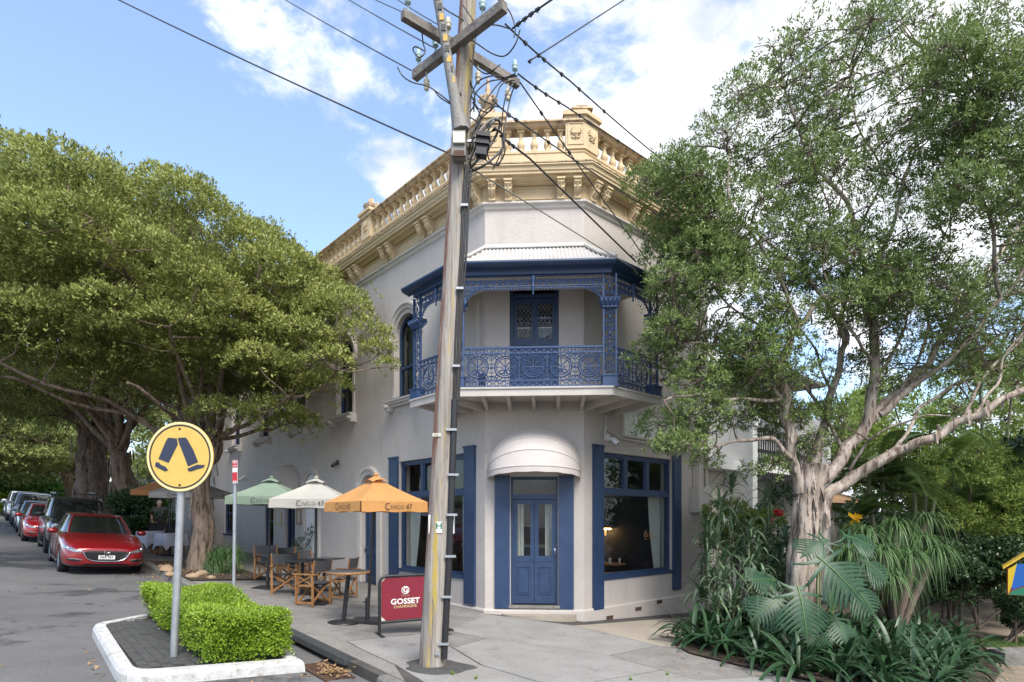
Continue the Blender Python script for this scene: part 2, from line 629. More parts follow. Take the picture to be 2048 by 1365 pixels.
def make_texts(strings):
    obs = []
    for s in strings:
        c = bpy.data.curves.new('t', 'FONT')
        c.body, c.align_x, c.align_y, c.extrude = s, 'CENTER', 'CENTER', 0.0
        c.resolution_u = 3
        o = bpy.data.objects.new('t', c)
        COL.objects.link(o)
        obs.append((s, o, c))
    dg = bpy.context.evaluated_depsgraph_get()
    for s, o, c in obs:
        me = bpy.data.meshes.new_from_object(o.evaluated_get(dg))
        vs = [v.co.copy() for v in me.vertices]
        fs = [tuple(p.vertices) for p in me.polygons]
        TXT[s] = (vs, fs)
        bpy.data.objects.remove(o)
        bpy.data.curves.remove(c)
        bpy.data.meshes.remove(me)


make_texts(['C', 'IVICO', '47', 'G', 'GOSSET', 'CHAMPAGNE', 'DEPUIS 1584', 'NO', 'STOPPING', 'H', '3051', 'DLK·56Y', 'G S'])


def text(mb, s, size, M, sx=1.0, fat=0.0):
    """text in the local xz plane of M, facing -y ... thickened a little"""
    vs, fs = TXT[s]
    k = len(vs)
    offs = [(0, 0)] if not fat else [(-fat, 0), (fat, 0), (0, fat), (0, -fat)]
    for i, (ox, oz) in enumerate(offs):
        mb.add([M @ Vector((v.x * size * sx + ox, 0.0004 * i, v.y * size + oz)) for v in vs], fs)
    return mb
# ------------------------------------------------------------------ ground
def sheet(name, pts, mat, lift=0.0, parent=None, kind='structure', thick=0.0):
    top = [Vector((p[0], p[1], gz(p[0], p[1]) + lift)) for p in pts]
    mb = MB()
    n = len(top)
    tris = geometry.tessellate_polygon([[Vector((p.x, p.y, 0)) for p in top]])
    mb.add(top, [tuple(t) for t in tris])
    if thick:
        bot = [p - Vector((0, 0, thick)) for p in top]
        mb.add(top + bot, [(i, (i + 1) % n, n + (i + 1) % n, n + i) for i in range(n)])
    o = mb.build(name, mat, parent)
    if kind and parent is None:
        o['kind'] = kind
    return o


xs = [-900, -300, -80] + list(range(-60, 31, 6)) + [60, 900]
ys = [-60, -20] + list(range(-12, 91, 6)) + [150, 400, 1200]
mb = MB()
mb.add([(x, y, gz(x, y) - 0.13) for y in ys for x in xs],
       [(j * len(xs) + i, j * len(xs) + i + 1, (j + 1) * len(xs) + i + 1, (j + 1) * len(xs) + i) for j in range(len(ys) - 1) for i in range(len(xs) - 1)])
road = mb.build('road', MAT['asphalt'])
tag(road, 'grey asphalt street with dark patches running past the parked cars', 'road', kind='structure')

KN = 4.25                                    # kerb line, metres out from the long wall


def tn(t, n):
    v = LC + dL * t + nL * n
    return (v.x, v.y)


corner = [tn(-5.9 - 2.5 * math.sin(a), 1.75 + 2.5 * math.cos(a)) for a in np.linspace(0, PI / 2, 8)]
fp = [tn(60, KN - 0.05), tn(30, KN - 0.05), tn(0, KN - 0.05)] + [tn(-5.9, KN - 0.05)] + corner[1:] + [tn(-8.4, -30), tn(30, -30), tn(60, -30)]
footpath = sheet('footpath', fp, MAT['base_con'], 0.0, thick=0.25)
tag(footpath, 'concrete footpath of patched slabs wrapping the corner building', 'footpath', kind='structure')


def inset(poly, d=0.013):
    c = sum((Vector((p[0], p[1], 0)) for p in poly), Vector()) / len(poly)
    out = []
    n = len(poly)
    area = sum(poly[i][0] * poly[(i + 1) % n][1] - poly[(i + 1) % n][0] * poly[i][1] for i in range(n))
    sg = 1 if area > 0 else -1
    for i in range(n):
        a, b, c2 = (Vector((*poly[k % n][:2], 0)) for k in (i - 1, i, i + 1))
        e1, e2 = (b - a).normalized(), (c2 - b).normalized()
        n1, n2 = Vector((-e1.y, e1.x, 0)) * sg, Vector((-e2.y, e2.x, 0)) * sg
        den = max(1 + n1.dot(n2), 0.35)
        q = b + (n1 + n2) / den * d
        out.append((q.x, q.y))
    return out


def slab(poly, mat, name='slab', lift=None):
    poly = [(p[0], p[1]) for p in poly]
    lf = rnd.uniform(0.006, 0.011) if lift is None else lift
    return sheet(name, inset(poly), mat, lf, footpath, None, thick=0.05)


g_ = lambda x, y: tuple(G(x, y)[:2])
slab([g_(693, 1284), g_(850, 1268.5), g_(905, 1297), g_(963, 1332), g_(790, 1331), g_(722, 1300)], MAT['con_light'])
slab([g_(897, 1263), tn(-0.02, 0.12), g_(1000, 1233), g_(1145, 1252), g_(1317, 1293), g_(1218, 1312), g_(975, 1278)], MAT['con_light'])
slab([g_(975, 1278), g_(1218, 1312), g_(1322, 1342), g_(1150, 1372), g_(1075, 1365), g_(963, 1332), g_(905, 1297)], MAT['con_light'])
slab([g_(850, 1268.5), g_(897, 1263), g_(975, 1278), g_(905, 1297)], MAT['con_grey'])
slab([g_(790, 1331), g_(963, 1332), g_(1075, 1365), g_(1150, 1372), g_(1200, 1480), g_(960, 1560), tn(-4.9, 4.08)], MAT['con_light'])
slab([g_(1145, 1252), g_(1180, 1250), g_(1320, 1239), g_(1440, 1231), g_(1440, 1302), g_(1317, 1293)], MAT['con_tan'])
slab([g_(1317, 1293), g_(1440, 1302), g_(1560, 1352), g_(1400, 1362), g_(1322, 1342), g_(1218, 1312)], MAT['con_grey'])
slab([g_(1322, 1342), g_(1400, 1362), g_(1560, 1352), g_(1750, 1420), g_(1500, 1480), g_(1200, 1480), g_(1150, 1372)], MAT['con_light'])
slab([tn(-0.25, 4.08), tn(-0.25, 0.12), g_(897, 1263), g_(850, 1268.5), g_(693, 1284), g_(722, 1300), g_(790, 1331), tn(-3.6, 4.08)], MAT['con_grey'])
ti = -0.25
while ti < 44:
    L1 = rnd.uniform(1.8, 2.4)
    for (n0, n1) in ((0.08, 2.1), (2.1, 4.08)):
        t0, t1 = ti, ti + L1
        if n0 > 2 and 6.6 < (t0 + t1) / 2 < 10.5:      # planting pit round the near street tree
            continue
        slab([tn(t0, n0), tn(t1, n0), tn(t1, n1), tn(t0, n1)], MAT['con_grey'])
    ti += L1
sheet('planting_pit', [tn(5.9, 2.2), tn(10.6, 2.2), tn(10.6, 4.05), tn(5.9, 4.05)], MAT['soil'], 0.022)['label'] = 'leaf strewn soil pit round the near street tree'

# kerb stones (pieces of the footpath) with a steel drain lintel over a black block
ti = -5.6
while ti < 44:
    L1 = rnd.uniform(1.05, 1.35) if ti < 12 else 2.4
    t0, t1 = ti, ti + L1
    ti = t1
    if t1 > -2.5 and t0 < 0.2:
        continue
    mb = MB()
    rings = []
    for t in (t0 + 0.006, t1 - 0.006):
        rings.append([WL(t, n) + Vector((0, 0, z)) for n, z in ((4.09, -0.2), (4.09, 0.008), (4.20, 0.008), (4.24, -0.025), (4.27, -0.2))])
    mb.loft(rings, smooth=False)
    mb.build('kerb_stone', MAT['kerb'], footpath)
mb = MB()
mb.loft([[WL(t, n) + Vector((0, 0, z)) for n, z in ((4.09, -0.055), (4.09, 0.012), (4.25, 0.012), (4.27, -0.055))] for t in (-2.45, 0.45)], smooth=False)
MAT['lintel'] = pm('dark_steel_lintel', (0.055, 0.06, 0.066), (0.035, 0.04, 0.045), 8, 0.5, 0.2, 60, world_co=True)
mb.build('drain_lintel', MAT['lintel'], footpath)
mb = MB()
mb.loft([[WL(t, n) + Vector((0, 0, z)) for n, z in ((3.6, -0.4), (3.6, -0.06), (4.09, -0.06), (4.12, -0.4))] for t in (-2.5, 0.5)], smooth=False)
mb.build('drain_dark_block', MAT['rubber'], footpath)  # solid black block stands for the darkness inside the drain
gr = thing('drain_grate', 'rusty iron drain grate in the gutter beside the white kerb', 'drain grate', WL(-2.0, 4.45))
for k in range(11):
    t = -2.75 + k * 0.075
    mb = MB()
    mb.loft([[WL(t + dt, n) + Vector((0, 0, -0.13 + z)) for dt, z in ((0, 0), (0.03, 0), (0.03, 0.02), (0, 0.02))] for n in (4.31, 4.64)], smooth=False)
    mb.build('bar', MAT['rust'], gr)
mb = MB()
for n0, n1 in ((4.29, 4.325), (4.625, 4.66)):
    mb.loft([[WL(t, n) + Vector((0, 0, -0.128 + z)) for n, z in ((n0, 0), (n1, 0), (n1, 0.025), (n0, 0.025))] for t in (-2.8, -1.9)], smooth=False)
mb.build('rim', MAT['rust'], gr)


# traffic island -------------------------------------------------
def round_path(pts, radii, seg=7):
    out = []
    n = len(pts)
    for i, p in enumerate(pts):
        r = radii[i]
        if r <= 0:
            out.append(Vector((*p, 0)))
            continue
        a, b, c = (Vector((*pts[k % n], 0)) for k in (i - 1, i, i + 1))
        u, w = (a - b).normalized(), (c - b).normalized()
        h = math.acos(max(-1, min(1, u.dot(w)))) / 2
        k = r / math.tan(h)
        s, e = b + u * k, b + w * k
        for j in range(seg + 1):
            f = j / seg
            out.append((s * (1 - f) ** 2 + b * 2 * f * (1 - f) + e * f * f))
    return out


isl = thing('traffic_island', 'kerbed corner island with white painted edge and dark pavers', 'traffic island', WL(-0.5, 5.6))
isl_pts = [(-2.27, 4.68), (-2.10, 6.58), (0.95, 6.50), (1.75, 5.55), (2.1, 4.68)]
path = round_path(isl_pts, [0.0, 0.42, 0.55, 0.4, 0.0])


def kerb_sweep(path, prof, name, mat, parent, closed=True):
    n = len(path)
    rings = []
    area = sum(path[i].x * path[(i + 1) % n].y - path[(i + 1) % n].x * path[i].y for i in range(n))
    sg = 1 if area > 0 else -1
    for i in range(n):
        a, b, c = path[i - 1], path[i], path[(i + 1) % n]
        e1, e2 = (b - a).normalized(), (c - b).normalized()
        n1, n2 = Vector((-e1.y, e1.x, 0)) * sg, Vector((-e2.y, e2.x, 0)) * sg
        m = (n1 + n2) / max(1 + n1.dot(n2), 0.4)
        rg = []
        for d, z in prof:
            q = b + m * d
            v = WL(q.x, q.y)
            rg.append(v + Vector((0, 0, z)))
        rings.append(rg)
    mb = MB()
    rings.append(rings[0])
    mb.loft(rings, closed=True, smooth=False, cap=False)
    return mb.build(name, mat, parent)


kerb_sweep(path, [(0.0, -0.16), (0.01, -0.03), (0.035, 0.012), (0.16, 0.015), (0.165, -0.08)], 'kerb', MAT['kerb_white'], isl)
inner = []
mb = MB()
q = [WL(p.x * 0.985, 5.6 + (p.y - 5.6) * 0.93) for p in path]
mb.add([v - Vector((0, 0, 0.03)) for v in q], [tuple(t) for t in geometry.tessellate_polygon([[Vector((v.x, v.y, 0)) for v in q]])])
mb.build('bed', MAT['soil'], isl)
pv = MB()
pv.box((0, 0, 0), (0.212, 0.102, 0.05))
pv_me = pv.mesh('paver')
for j in range(8):
    for i in range(16):
        t = -2.05 + i * 0.222 + (0.111 if j % 2 else 0)
        n = 5.66 + j * 0.108
        if n > 6.34 or t > 1.1 or t < -1.93 or (n > 6.2 and (t < -1.85 or t > 0.95)) or t + n > 7.15:
            continue
        v = WL(t, n)
        M = Matrix.Translation(v + Vector((0, 0, -0.022 + rnd.uniform(-0.003, 0.004)))) @ ML.to_3x3().to_4x4() @ Matrix.Rotation(rnd.uniform(-0.02, 0.02), 4, 'Z') @ Matrix.Rotation(math.atan(-0.04), 4, 'Y') @ Matrix.Rotation(0.045, 4, 'X')
        place(pv_me, 'paver', MAT['pave'], isl, M)

# garden ground on the right
gp = lambda pts: [g_(*p) for p in pts]
sheet('garden_earth', gp([(1480, 1225), (1700, 1206), (2250, 1185), (2600, 1300), (2500, 1440), (1850, 1440), (1700, 1372), (1500, 1330), (1370, 1290)]), MAT['dirt'], 0.016)['label'] = 'bare tan earth of the garden beside the footpath'
sheet('garden_bed', gp([(1345, 1290), (1430, 1245), (1560, 1225), (1850, 1235), (1960, 1275), (2000, 1350), (1950, 1440), (1700, 1380), (1480, 1335), (1380, 1310)]), MAT['soil'], 0.035)['label'] = 'dark soil bed under the strap leaved plants'
# ------------------------------------------------------------------ the corner building
bld = thing('corner_building', 'two storey pale rendered corner building with yellow balustraded parapet and navy trim', 'building', (SC.x, SC.y, 0.0))
TLEN, TR = 26.0, 4.75                       # wall lengths
Z1, Z2 = 8.33, 9.47                         # top of the plaster wall, top of blocking course


def arch_open(t, w, z0, zs, n=14):
    """opening: width w centred on t, bottom z0, spring line zs, semicircular head"""
    r = w / 2
    return [(t - r, z0), (t + r, z0)] + arc(t, zs, r, 0, PI, n)


def rect_open(x0, x1, z0, z1):
    return [(x0, z0), (x1, z0), (x1, z1), (x0, z1)]


UPW = [3.05, 6.3, 9.55, 12.8, 16.05, 19.3]
UW, UZ0, UZS = 0.98, 4.92, 6.50
holesL = [arch_open(t, UW, UZ0, UZS) for t in UPW]
holesL += [rect_open(0.66, 3.37, 0.77, 3.40), arch_open(4.85, 0.86, 0.25, 2.72), rect_open(9.95, 10.85, 0.45, 2.75),
           rect_open(11.9, 12.75, 0.95, 2.85), rect_open(16.55, 17.65, 1.35, 3.05), rect_open(20.4, 21.3, 1.0, 3.0)]
wl_ = MB().holed(rect_open(0, TLEN, -0.8, Z1), holesL, -0.32, 0.0, ML).build('long_wall', MAT['plaster'], bld)
holesR = [rect_open(0.58, 3.15, 0.77, 3.40)]
MB().holed(rect_open(0, TR, -1.0, Z1), holesR, -0.32, 0.0, MR).build('short_wall', MAT['plaster'], bld)
hw = SW / 2
holesS = [rect_open(-0.48, 0.48, 0.24, 2.86), rect_open(-0.5, 0.5, 4.45, 6.9)]
MB().holed(rect_open(-hw, hw, -0.8, Z1), holesS, -0.32, 0.0, MS).build('corner_wall', MAT['plaster'], bld)
# thin corner fillets where walls meet inside, back and end walls, floors and roof lid
DEP = -(TR + 1.42)
MB().bx(-1.42, TLEN, DEP - 0.01, DEP + 0.25, -1.5, 9.3, ML).bx(TLEN - 0.3, TLEN, DEP + 0.27, -0.33, -0.5, 9.2, ML).build('party_wall', MAT['plaster'], bld)
MB().bx(-1.41, -1.1, DEP + 0.3, DEP + 0.9, -1.2, 8.2, ML).build('end_pier', MAT['plaster'], bld)
plan = [tuple(LM(-0.34)[:2]), tn(TLEN - 0.35, -0.34), tn(TLEN - 0.35, DEP + 0.3), tuple(WR(TR - 0.3, -0.34, 0)[:2]), tuple(RM(-0.34)[:2])]
MB().prism(plan, 8.75, 8.9).build('roof_lid', MAT['con_grey'], bld)  # unseen lid, added to keep sky light out of the rooms
MB().prism(plan, 3.75, 4.40).build('upper_floor', MAT['inner_pale'], bld)
MB().prism(plan, 0.0, 0.18).build('ground_floor', MAT['floorwood'], bld)
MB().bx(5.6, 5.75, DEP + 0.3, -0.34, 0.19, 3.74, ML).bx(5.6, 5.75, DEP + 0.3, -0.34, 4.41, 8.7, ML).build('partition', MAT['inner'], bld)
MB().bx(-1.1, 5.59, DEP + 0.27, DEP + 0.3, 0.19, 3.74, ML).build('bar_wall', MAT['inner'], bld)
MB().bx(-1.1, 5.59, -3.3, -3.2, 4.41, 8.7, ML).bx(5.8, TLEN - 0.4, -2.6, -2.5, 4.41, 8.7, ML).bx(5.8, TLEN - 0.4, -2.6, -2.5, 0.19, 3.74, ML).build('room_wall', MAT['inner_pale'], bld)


def sweep(prof, name, mat, tl=TLEN, tr=TR, parent=None, smooth=False):
    """moulding run round the three faces; prof = closed list of (outward offset, height)"""
    rings = [[Vector((*WL(tl, d, z)[:2], z)) for d, z in prof],
             [Vector((*LM(d)[:2], z)) for d, z in prof],
             [Vector((*RM(d)[:2], z)) for d, z in prof],
             [Vector((*WR(tr, d, z)[:2], z)) for d, z in prof]]
    mb = MB()
    mb.loft(rings, smooth=smooth)
    return mb.build(name, mat, parent or bld)


# plinth, string moulding, entablature
sweep([(-0.05, -1.0), (-0.05, 0.16), (0.03, 0.16), (0.05, 0.13), (0.055, -1.0)], 'plinth', MAT['plaster'])
sweep([(-0.1, 8.28), (-0.1, 8.42), (0.10, 8.42), (0.10, 8.385), (0.055, 8.36), (0.035, 8.31), (0.004, 8.28)], 'string_moulding', MAT['plaster_trim'])
sweep([(-0.3, 8.43), (-0.3, 8.93), (0.02, 8.93), (0.02, 8.43)], 'frieze', MAT['stone_yellow'])
corn = sweep([(-0.28, 8.84), (-0.28, 9.03), (0.26, 9.03), (0.37, 9.015), (0.38, 8.985), (0.345, 8.965), (0.335, 8.90), (0.315, 8.895), (0.31, 8.845), (0.24, 8.84), (0.23, 8.80), (0.12, 8.795), (0.11, 8.76), (0.022, 8.755), (0.022, 8.84)], 'cornice', MAT['stone_yellow'])
sweep([(-0.26, 9.032), (-0.26, 9.075), (0.2, 9.075), (0.385, 9.045), (0.385, 9.02), (0.2, 9.036)], 'cornice_weathering', MAT['stone_stained'])
# dentils under the corona
dn = MB().box((0, 0, 0), (0.045, 0.05, 0.05)).mesh('dentil')
for (F_, a, b) in ((ML, -0.05, 9.0), (MS, -hw - 0.03, hw + 0.03), (MR, -0.05, TR)):
    n = int((b - a) / 0.09)
    mb = MB()
    for k in range(n):
        x = a + (k + 0.5) * (b - a) / n
        mb.box((x, 0.29, 8.868), (0.05, 0.05, 0.05), F_)
    o = mb.build('dentil_row', MAT['stone_yellow'], corn)
    o['kind'] = 'stuff'
par = sweep([(-0.28, 9.05), (-0.28, Z2), (0.03, Z2), (0.03, Z2 - 0.05), (0.015, Z2 - 0.055), (0.015, 9.05)], 'parapet', MAT['stone_yellow'])
sweep([(-0.27, 9.935), (-0.27, 10.06), (-0.05, 10.10), (0.09, 10.06), (0.10, 10.02), (0.06, 10.0), (0.04, 9.96), (0.0, 9.935)], 'parapet_rail', MAT['stone_stained'])

# console brackets
bk = MB()
prof = [(0.0, 8.75), (0.24, 8.75), (0.245, 8.70), (0.20, 8.655), (0.205, 8.61), (0.15, 8.55), (0.10, 8.52), (0.09, 8.47), (0.11, 8.44), (0.06, 8.41), (0.0, 8.41)]
n = len(prof)
vs = [Vector((sx * 0.068, d + 0.022, z)) for sx in (-1, 1) for d, z in prof]
bk.add(vs, [tuple(range(n)), tuple(range(2 * n - 1, n - 1, -1))] + [(i, n + i, n + (i + 1) % n, (i + 1) % n) for i in range(n)])
bk.box((0, 0.14, 8.765), (0.165, 0.30, 0.035))
bk.box((0, 0.05, 8.425), (0.15, 0.09, 0.03))
for sx in (-1, 1):
    bk.ring((sx * 0.07, 0.17, 8.68), 0.038, 0.012, 10, None, 4, ('y', 'z'))
    bk.ring((sx * 0.07, 0.09, 8.47), 0.026, 0.010, 8, None, 4, ('y', 'z'))
bk.tube([(0, 0.262, 8.70), (0, 0.225, 8.655), (0, 0.225, 8.61), (0, 0.17, 8.55), (0, 0.12, 8.50)], 0.02, 5)
bk_me = bk.mesh('bracket')
BL = [(k * 1.70 + 0.14, k * 1.70 + 0.47) for k in range(6)]
for pr in BL:
    for t in pr:
        place(bk_me, 'bracket', MAT['stone_yellow'], corn, ML @ Matrix.Translation((t, 0, 0)))
for x in (-0.85, -0.52, 0.54, 0.87):
    place(bk_me, 'bracket', MAT['stone_yellow'], corn, MS @ Matrix.Translation((x, 0, 0)))
for t in (0.18, 0.5, 1.49, 1.86, 3.1, 3.45):
    place(bk_me, 'bracket', MAT['stone_yellow'], corn, MR @ Matrix.Translation((t, 0, 0)))


def frame_rect(mb, x0, x1, z0, z1, y, w, h, M):
    mb.bx(x0, x1, y, y + h, z0, z0 + w, M).bx(x0, x1, y, y + h, z1 - w, z1, M)
    mb.bx(x0, x0 + w, y, y + h, z0 + w, z1 - w, M).bx(x1 - w, x1, y, y + h, z0 + w, z1 - w, M)
    return mb


for k in range(5):
    frame_rect(MB(), BL[k][1] + 0.16, BL[k + 1][0] - 0.16, 8.48, 8.72, 0.021, 0.025, 0.02, ML).build('frieze_panel', MAT['stone_yellow'], bld)
frame_rect(MB(), -0.38, 0.40, 8.48, 8.72, 0.021, 0.025, 0.02, MS).build('frieze_panel', MAT['stone_yellow'], bld)
frame_rect(MB(), 0.68, 1.32, 8.48, 8.72, 0.021, 0.025, 0.02, MR).build('frieze_panel', MAT['stone_yellow'], bld)
frame_rect(MB(), 2.05, 2.92, 8.48, 8.72, 0.021, 0.025, 0.02, MR).build('frieze_panel', MAT['stone_yellow'], bld)

# balusters and piers
bl = MB()
bl.lathe([(0.048, 0.04), (0.062, 0.055), (0.055, 0.075), (0.045, 0.085), (0.07, 0.12), (0.084, 0.165), (0.078, 0.215), (0.052, 0.275), (0.038, 0.325), (0.036, 0.36), (0.052, 0.375), (0.052, 0.39), (0.042, 0.40), (0.06, 0.425)], 12, cap=False)
bl.box((0, 0, 0.02), (0.15, 0.15, 0.04)).box((0, 0, 0.445), (0.15, 0.15, 0.04))
bl_me = bl.mesh('baluster')


def balusters(F_, a, b, step=0.287):
    n = max(1, round((b - a) / step))
    for k in range(n):
        x = a + (k + 0.5) * (b - a) / n
        place(bl_me, 'baluster', MAT['stone_yellow'], par, F_ @ Matrix.Translation((x, -0.1, Z2)))


PIERS = [4.98, 9.96, 14.94, 19.92]
balusters(MS, -0.68, 0.68)
edges = [0.34] + [v for p in PIERS for v in (p - 0.24, p + 0.24)] + [TLEN - 0.1]
for i in range(0, len(edges), 2):
    balusters(ML, edges[i], edges[i + 1])
balusters(MR, 0.34, TR - 0.5)


def shell(mb, M, x, z, y):
    """palmette ornament"""
    for k in range(9):
        a = PI * (0.04 + 0.92 * k / 8)
        r = 0.10 + 0.055 * math.sin(a)
        mb.tube([(x + 0.02 * math.cos(a), y + 0.012, z - 0.03), (x + 0.7 * r * math.cos(a), y + 0.02, z - 0.03 + 0.75 * r * math.sin(a)), (x + r * math.cos(a), y + 0.008, z - 0.03 + r * math.sin(a))], [0.012, 0.019, 0.012], 5, True, M)
    for s in (-1, 1):
        mb.ring((x + s * 0.05, y + 0.01, z - 0.085), 0.035, 0.013, 9, M, 4)
    mb.tube([(x, y + 0.02, z - 0.06), (x, y + 0.012, z - 0.15)], [0.025, 0.008], 5, True, M)


def corner_pier(which):
    mit, F_, sgn = (LM, ML, -1) if which == 'L' else (RM, MR, 1)
    a = 0.37

    def poly(dout, din, ext):
        s1 = lambda d: tuple((MS @ Vector((sgn * (hw - a - ext), d, 0)))[:2])
        s2 = lambda d: tuple((F_ @ Vector((a + ext, d, 0)))[:2])
        m1 = tuple(mit(dout)[:2])
        m2 = tuple(mit(din)[:2])
        return [s1(dout), m1, s2(dout), s2(din), m2, s1(din)]
    mb = MB()
    mb.prism(poly(0.055, -0.30, 0), Z2 + 0.002, 10.06)
    mb.prism(poly(0.085, -0.33, 0.03), 10.06, 10.12).prism(poly(0.13, -0.37, 0.06), 10.12, 10.20).prism(poly(0.07, -0.31, 0.0), 10.20, 10.25)
    o = mb.build('corner_pier', MAT['stone_yellow'], bld)
    mb = MB()
    shell(mb, MS, sgn * (hw - 0.16), 9.80, 0.058)
    shell(mb, F_, 0.18, 9.80, 0.058)
    mb.build('palmette', MAT['stone_yellow'], o)
    frame_rect(MB(), min(sgn * (hw - 0.33), sgn * (hw - 0.0)), max(sgn * (hw - 0.33), sgn * (hw - 0.0)), 9.55, 9.99, 0.056, 0.02, 0.012, MS).build('pier_panel', MAT['stone_yellow'], o)
    return o


pr_ = corner_pier('R')
pl_ = corner_pier('L')
c = RM(-0.12)
MB().loft([[Vector((c.x + r * sx, c.y + r * sy, z)) for sx, sy in ((-1, -1), (1, -1), (1, 1), (-1, 1))] for r, z in ((0.22, 10.25), (0.20, 10.30), (0.10, 10.34), (0.12, 10.37), (0.03, 10.46))], smooth=False).build('acroterion', MAT['stone_stained'], pr_)
c = LM(-0.12)
urn = MB()
urn.box((c.x, c.y, 10.30), (0.30, 0.30, 0.10))
urn.lathe([(0.11, 10.34), (0.07, 10.38), (0.055, 10.42), (0.10, 10.46), (0.155, 10.54), (0.165, 10.60), (0.13, 10.62), (0.15, 10.65), (0.11, 10.68), (0.08, 10.75), (0.045, 10.80), (0.06, 10.84), (0.045, 10.88), (0.03, 10.98), (0.04, 11.02), (0.012, 11.10)], 14, (c.x, c.y, 0))
for k in range(8):
    a = k * PI / 4
    urn.tube([(c.x + 0.16 * math.cos(a), c.y + 0.16 * math.sin(a), 10.58), (c.x + 0.20 * math.cos(a), c.y + 0.20 * math.sin(a), 10.62), (c.x + 0.15 * math.cos(a), c.y + 0.15 * math.sin(a), 10.66)], 0.025, 5)
urn.build('urn_finial', MAT['stone_stained'], pl_)
for p in PIERS:
    mb = MB().bx(p - 0.24, p + 0.24, -0.30, 0.055, Z2 + 0.002, 10.06, ML).bx(p - 0.28, p + 0.28, -0.34, 0.09, 10.06, 10.12, ML).bx(p - 0.32, p + 0.32, -0.37, 0.13, 10.12, 10.19, ML)
    o = mb.build('pier', MAT['stone_yellow'], bld)
    mb = MB()
    shell(mb, ML, p, 9.80, 0.056)
    mb.build('palmette', MAT['stone_yellow'], o)
    mb = MB()
    M = ML @ Matrix.Translation((p, -0.12, 0))
    mb.loft([[M @ Vector((r * sx, r * sy, z)) for sx, sy in ((-1, -1), (1, -1), (1, 1), (-1, 1))] for r, z in ((0.2, 10.19), (0.16, 10.24), (0.09, 10.27), (0.15, 10.33), (0.16, 10.40), (0.06, 10.48), (0.03, 10.60))], smooth=False)
    for k in range(4):
        a = k * PI / 2 + PI / 4
        mb.tube([(0.13 * math.cos(a), 0.13 * math.sin(a), 10.30), (0.2 * math.cos(a), 0.2 * math.sin(a), 10.40), (0.15 * math.cos(a), 0.15 * math.sin(a), 10.47)], 0.04, 5, True, M)
    mb.build('acroterion', MAT['stone_stained'], o)


# windows --------------------------------------------------------
def curtain(mb, x0, x1, z0, z1, y, M, folds=9, amp=0.03, gather=0.0, side=1):
    nx, nz = folds * 6, 8
    vs = []
    for j in range(nz + 1):
        f = j / nz
        for i in range(nx + 1):
            u = i / nx
            x = x0 + (x1 - x0) * u
            if gather:
                g = gather * (1 - f) ** 2
                x = x - side * g * (x - (x0 if side > 0 else x1)) * side * (1 if side > 0 else -1) if False else x + (-1 if side > 0 else 1) * 0 + side * g * (x1 - x0) * (0.0 if side == 0 else 1) * (1 - abs(u - 0.5))
            vs.append(M @ Vector((x, y + amp * math.sin(2 * PI * folds * u + 0.6 * f), z0 + (z1 - z0) * f)))
    mb.add(vs, [(j * (nx + 1) + i, j * (nx + 1) + i + 1, (j + 1) * (nx + 1) + i + 1, (j + 1) * (nx + 1) + i) for j in range(nz) for i in range(nx)], True)
    return mb


def shop_window(F_, x0, x1, mirror):
    z0, zt, z1 = 0.77, 2.50, 3.40
    mb = MB()
    y0, y1 = -0.17, -0.07
    fw = 0.07
    mb.bx(x0, x0 + fw, y0, y1, z0, z1, F_).bx(x1 - fw, x1, y0, y1, z0, z1, F_)
    mb.bx(x0 + fw, x1 - fw, y0, y1, z1 - fw, z1, F_).bx(x0 + fw, x1 - fw, y0, y1, z0, z0 + fw, F_)
    mb.bx(x0 + fw, x1 - fw, y0 - 0.01, y1 + 0.04, zt, zt + 0.12, F_)
    w = (x1 - x0 - 2 * fw)
    for k in (1, 2):
        xm = x0 + fw + w * k / 3
        mb.bx(xm - 0.055, xm + 0.055, y0, y1 - 0.002, zt + 0.12, z1 - fw, F_)
    win = mb.build('window', MAT['navy'], bld)
    mb = MB()
    for k in range(3):       # sash frames of the three top lights
        a, b = x0 + fw + w * k / 3 + (0.055 if k else 0), x0 + fw + w * (k + 1) / 3 - (0.055 if k < 2 else 0)
        frame_rect(mb, a + 0.002, b - 0.002, zt + 0.122, z1 - fw - 0.002, y1 - 0.06, 0.035, 0.045, F_)
    mb.build('frame', MAT['navy'], win)
    for k in range(3):
        a, b = x0 + fw + w * k / 3 + 0.02, x0 + fw + w * (k + 1) / 3 - 0.02
        MB().bx(a, b, -0.125, -0.12, zt + 0.10, z1 - 0.05, F_).build('pane', MAT['glass'], win)
    MB().bx(x0 + 0.05, x1 - 0.05, -0.125, -0.12, z0 + 0.05, zt + 0.02, F_).build('pane', MAT['glass'], win)
    MB().bx(x0 - 0.0, x1 + 0.0, -0.19, 0.03, z0 - 0.06, z0 + 0.012, F_).build('sill', MAT['navy'], win)
    mb = MB()
    curtain(mb, x0 + 0.06, x0 + 0.06 + (0.2 if mirror else 0.42), z0 - 0.1, zt + 0.05, -0.30, F_, 6 if not mirror else 3)
    n0 = len(mb.v)
    curtain(mb, x1 - 0.55, x1 - 0.06, z0 - 0.1, zt + 0.05, -0.30, F_, 7)
    # drawn curtain swings outward toward its hem
    for i in range(n0, len(mb.v)):
        v = Vector(mb.v[i])
        f = (v.z - z0) / (zt - z0)
        xl = (F_.inverted() @ v).x
        u = (xl - (x1 - 0.55)) / 0.49
        sh = (1 - u) * 0.26 * (1 - max(0, min(1, f))) ** 1.5
        mb.v[i] = tuple(v + (F_.to_3x3() @ Vector((sh, 0, 0))))
    mb.build('curtain', MAT['curtain'], win)
    return win


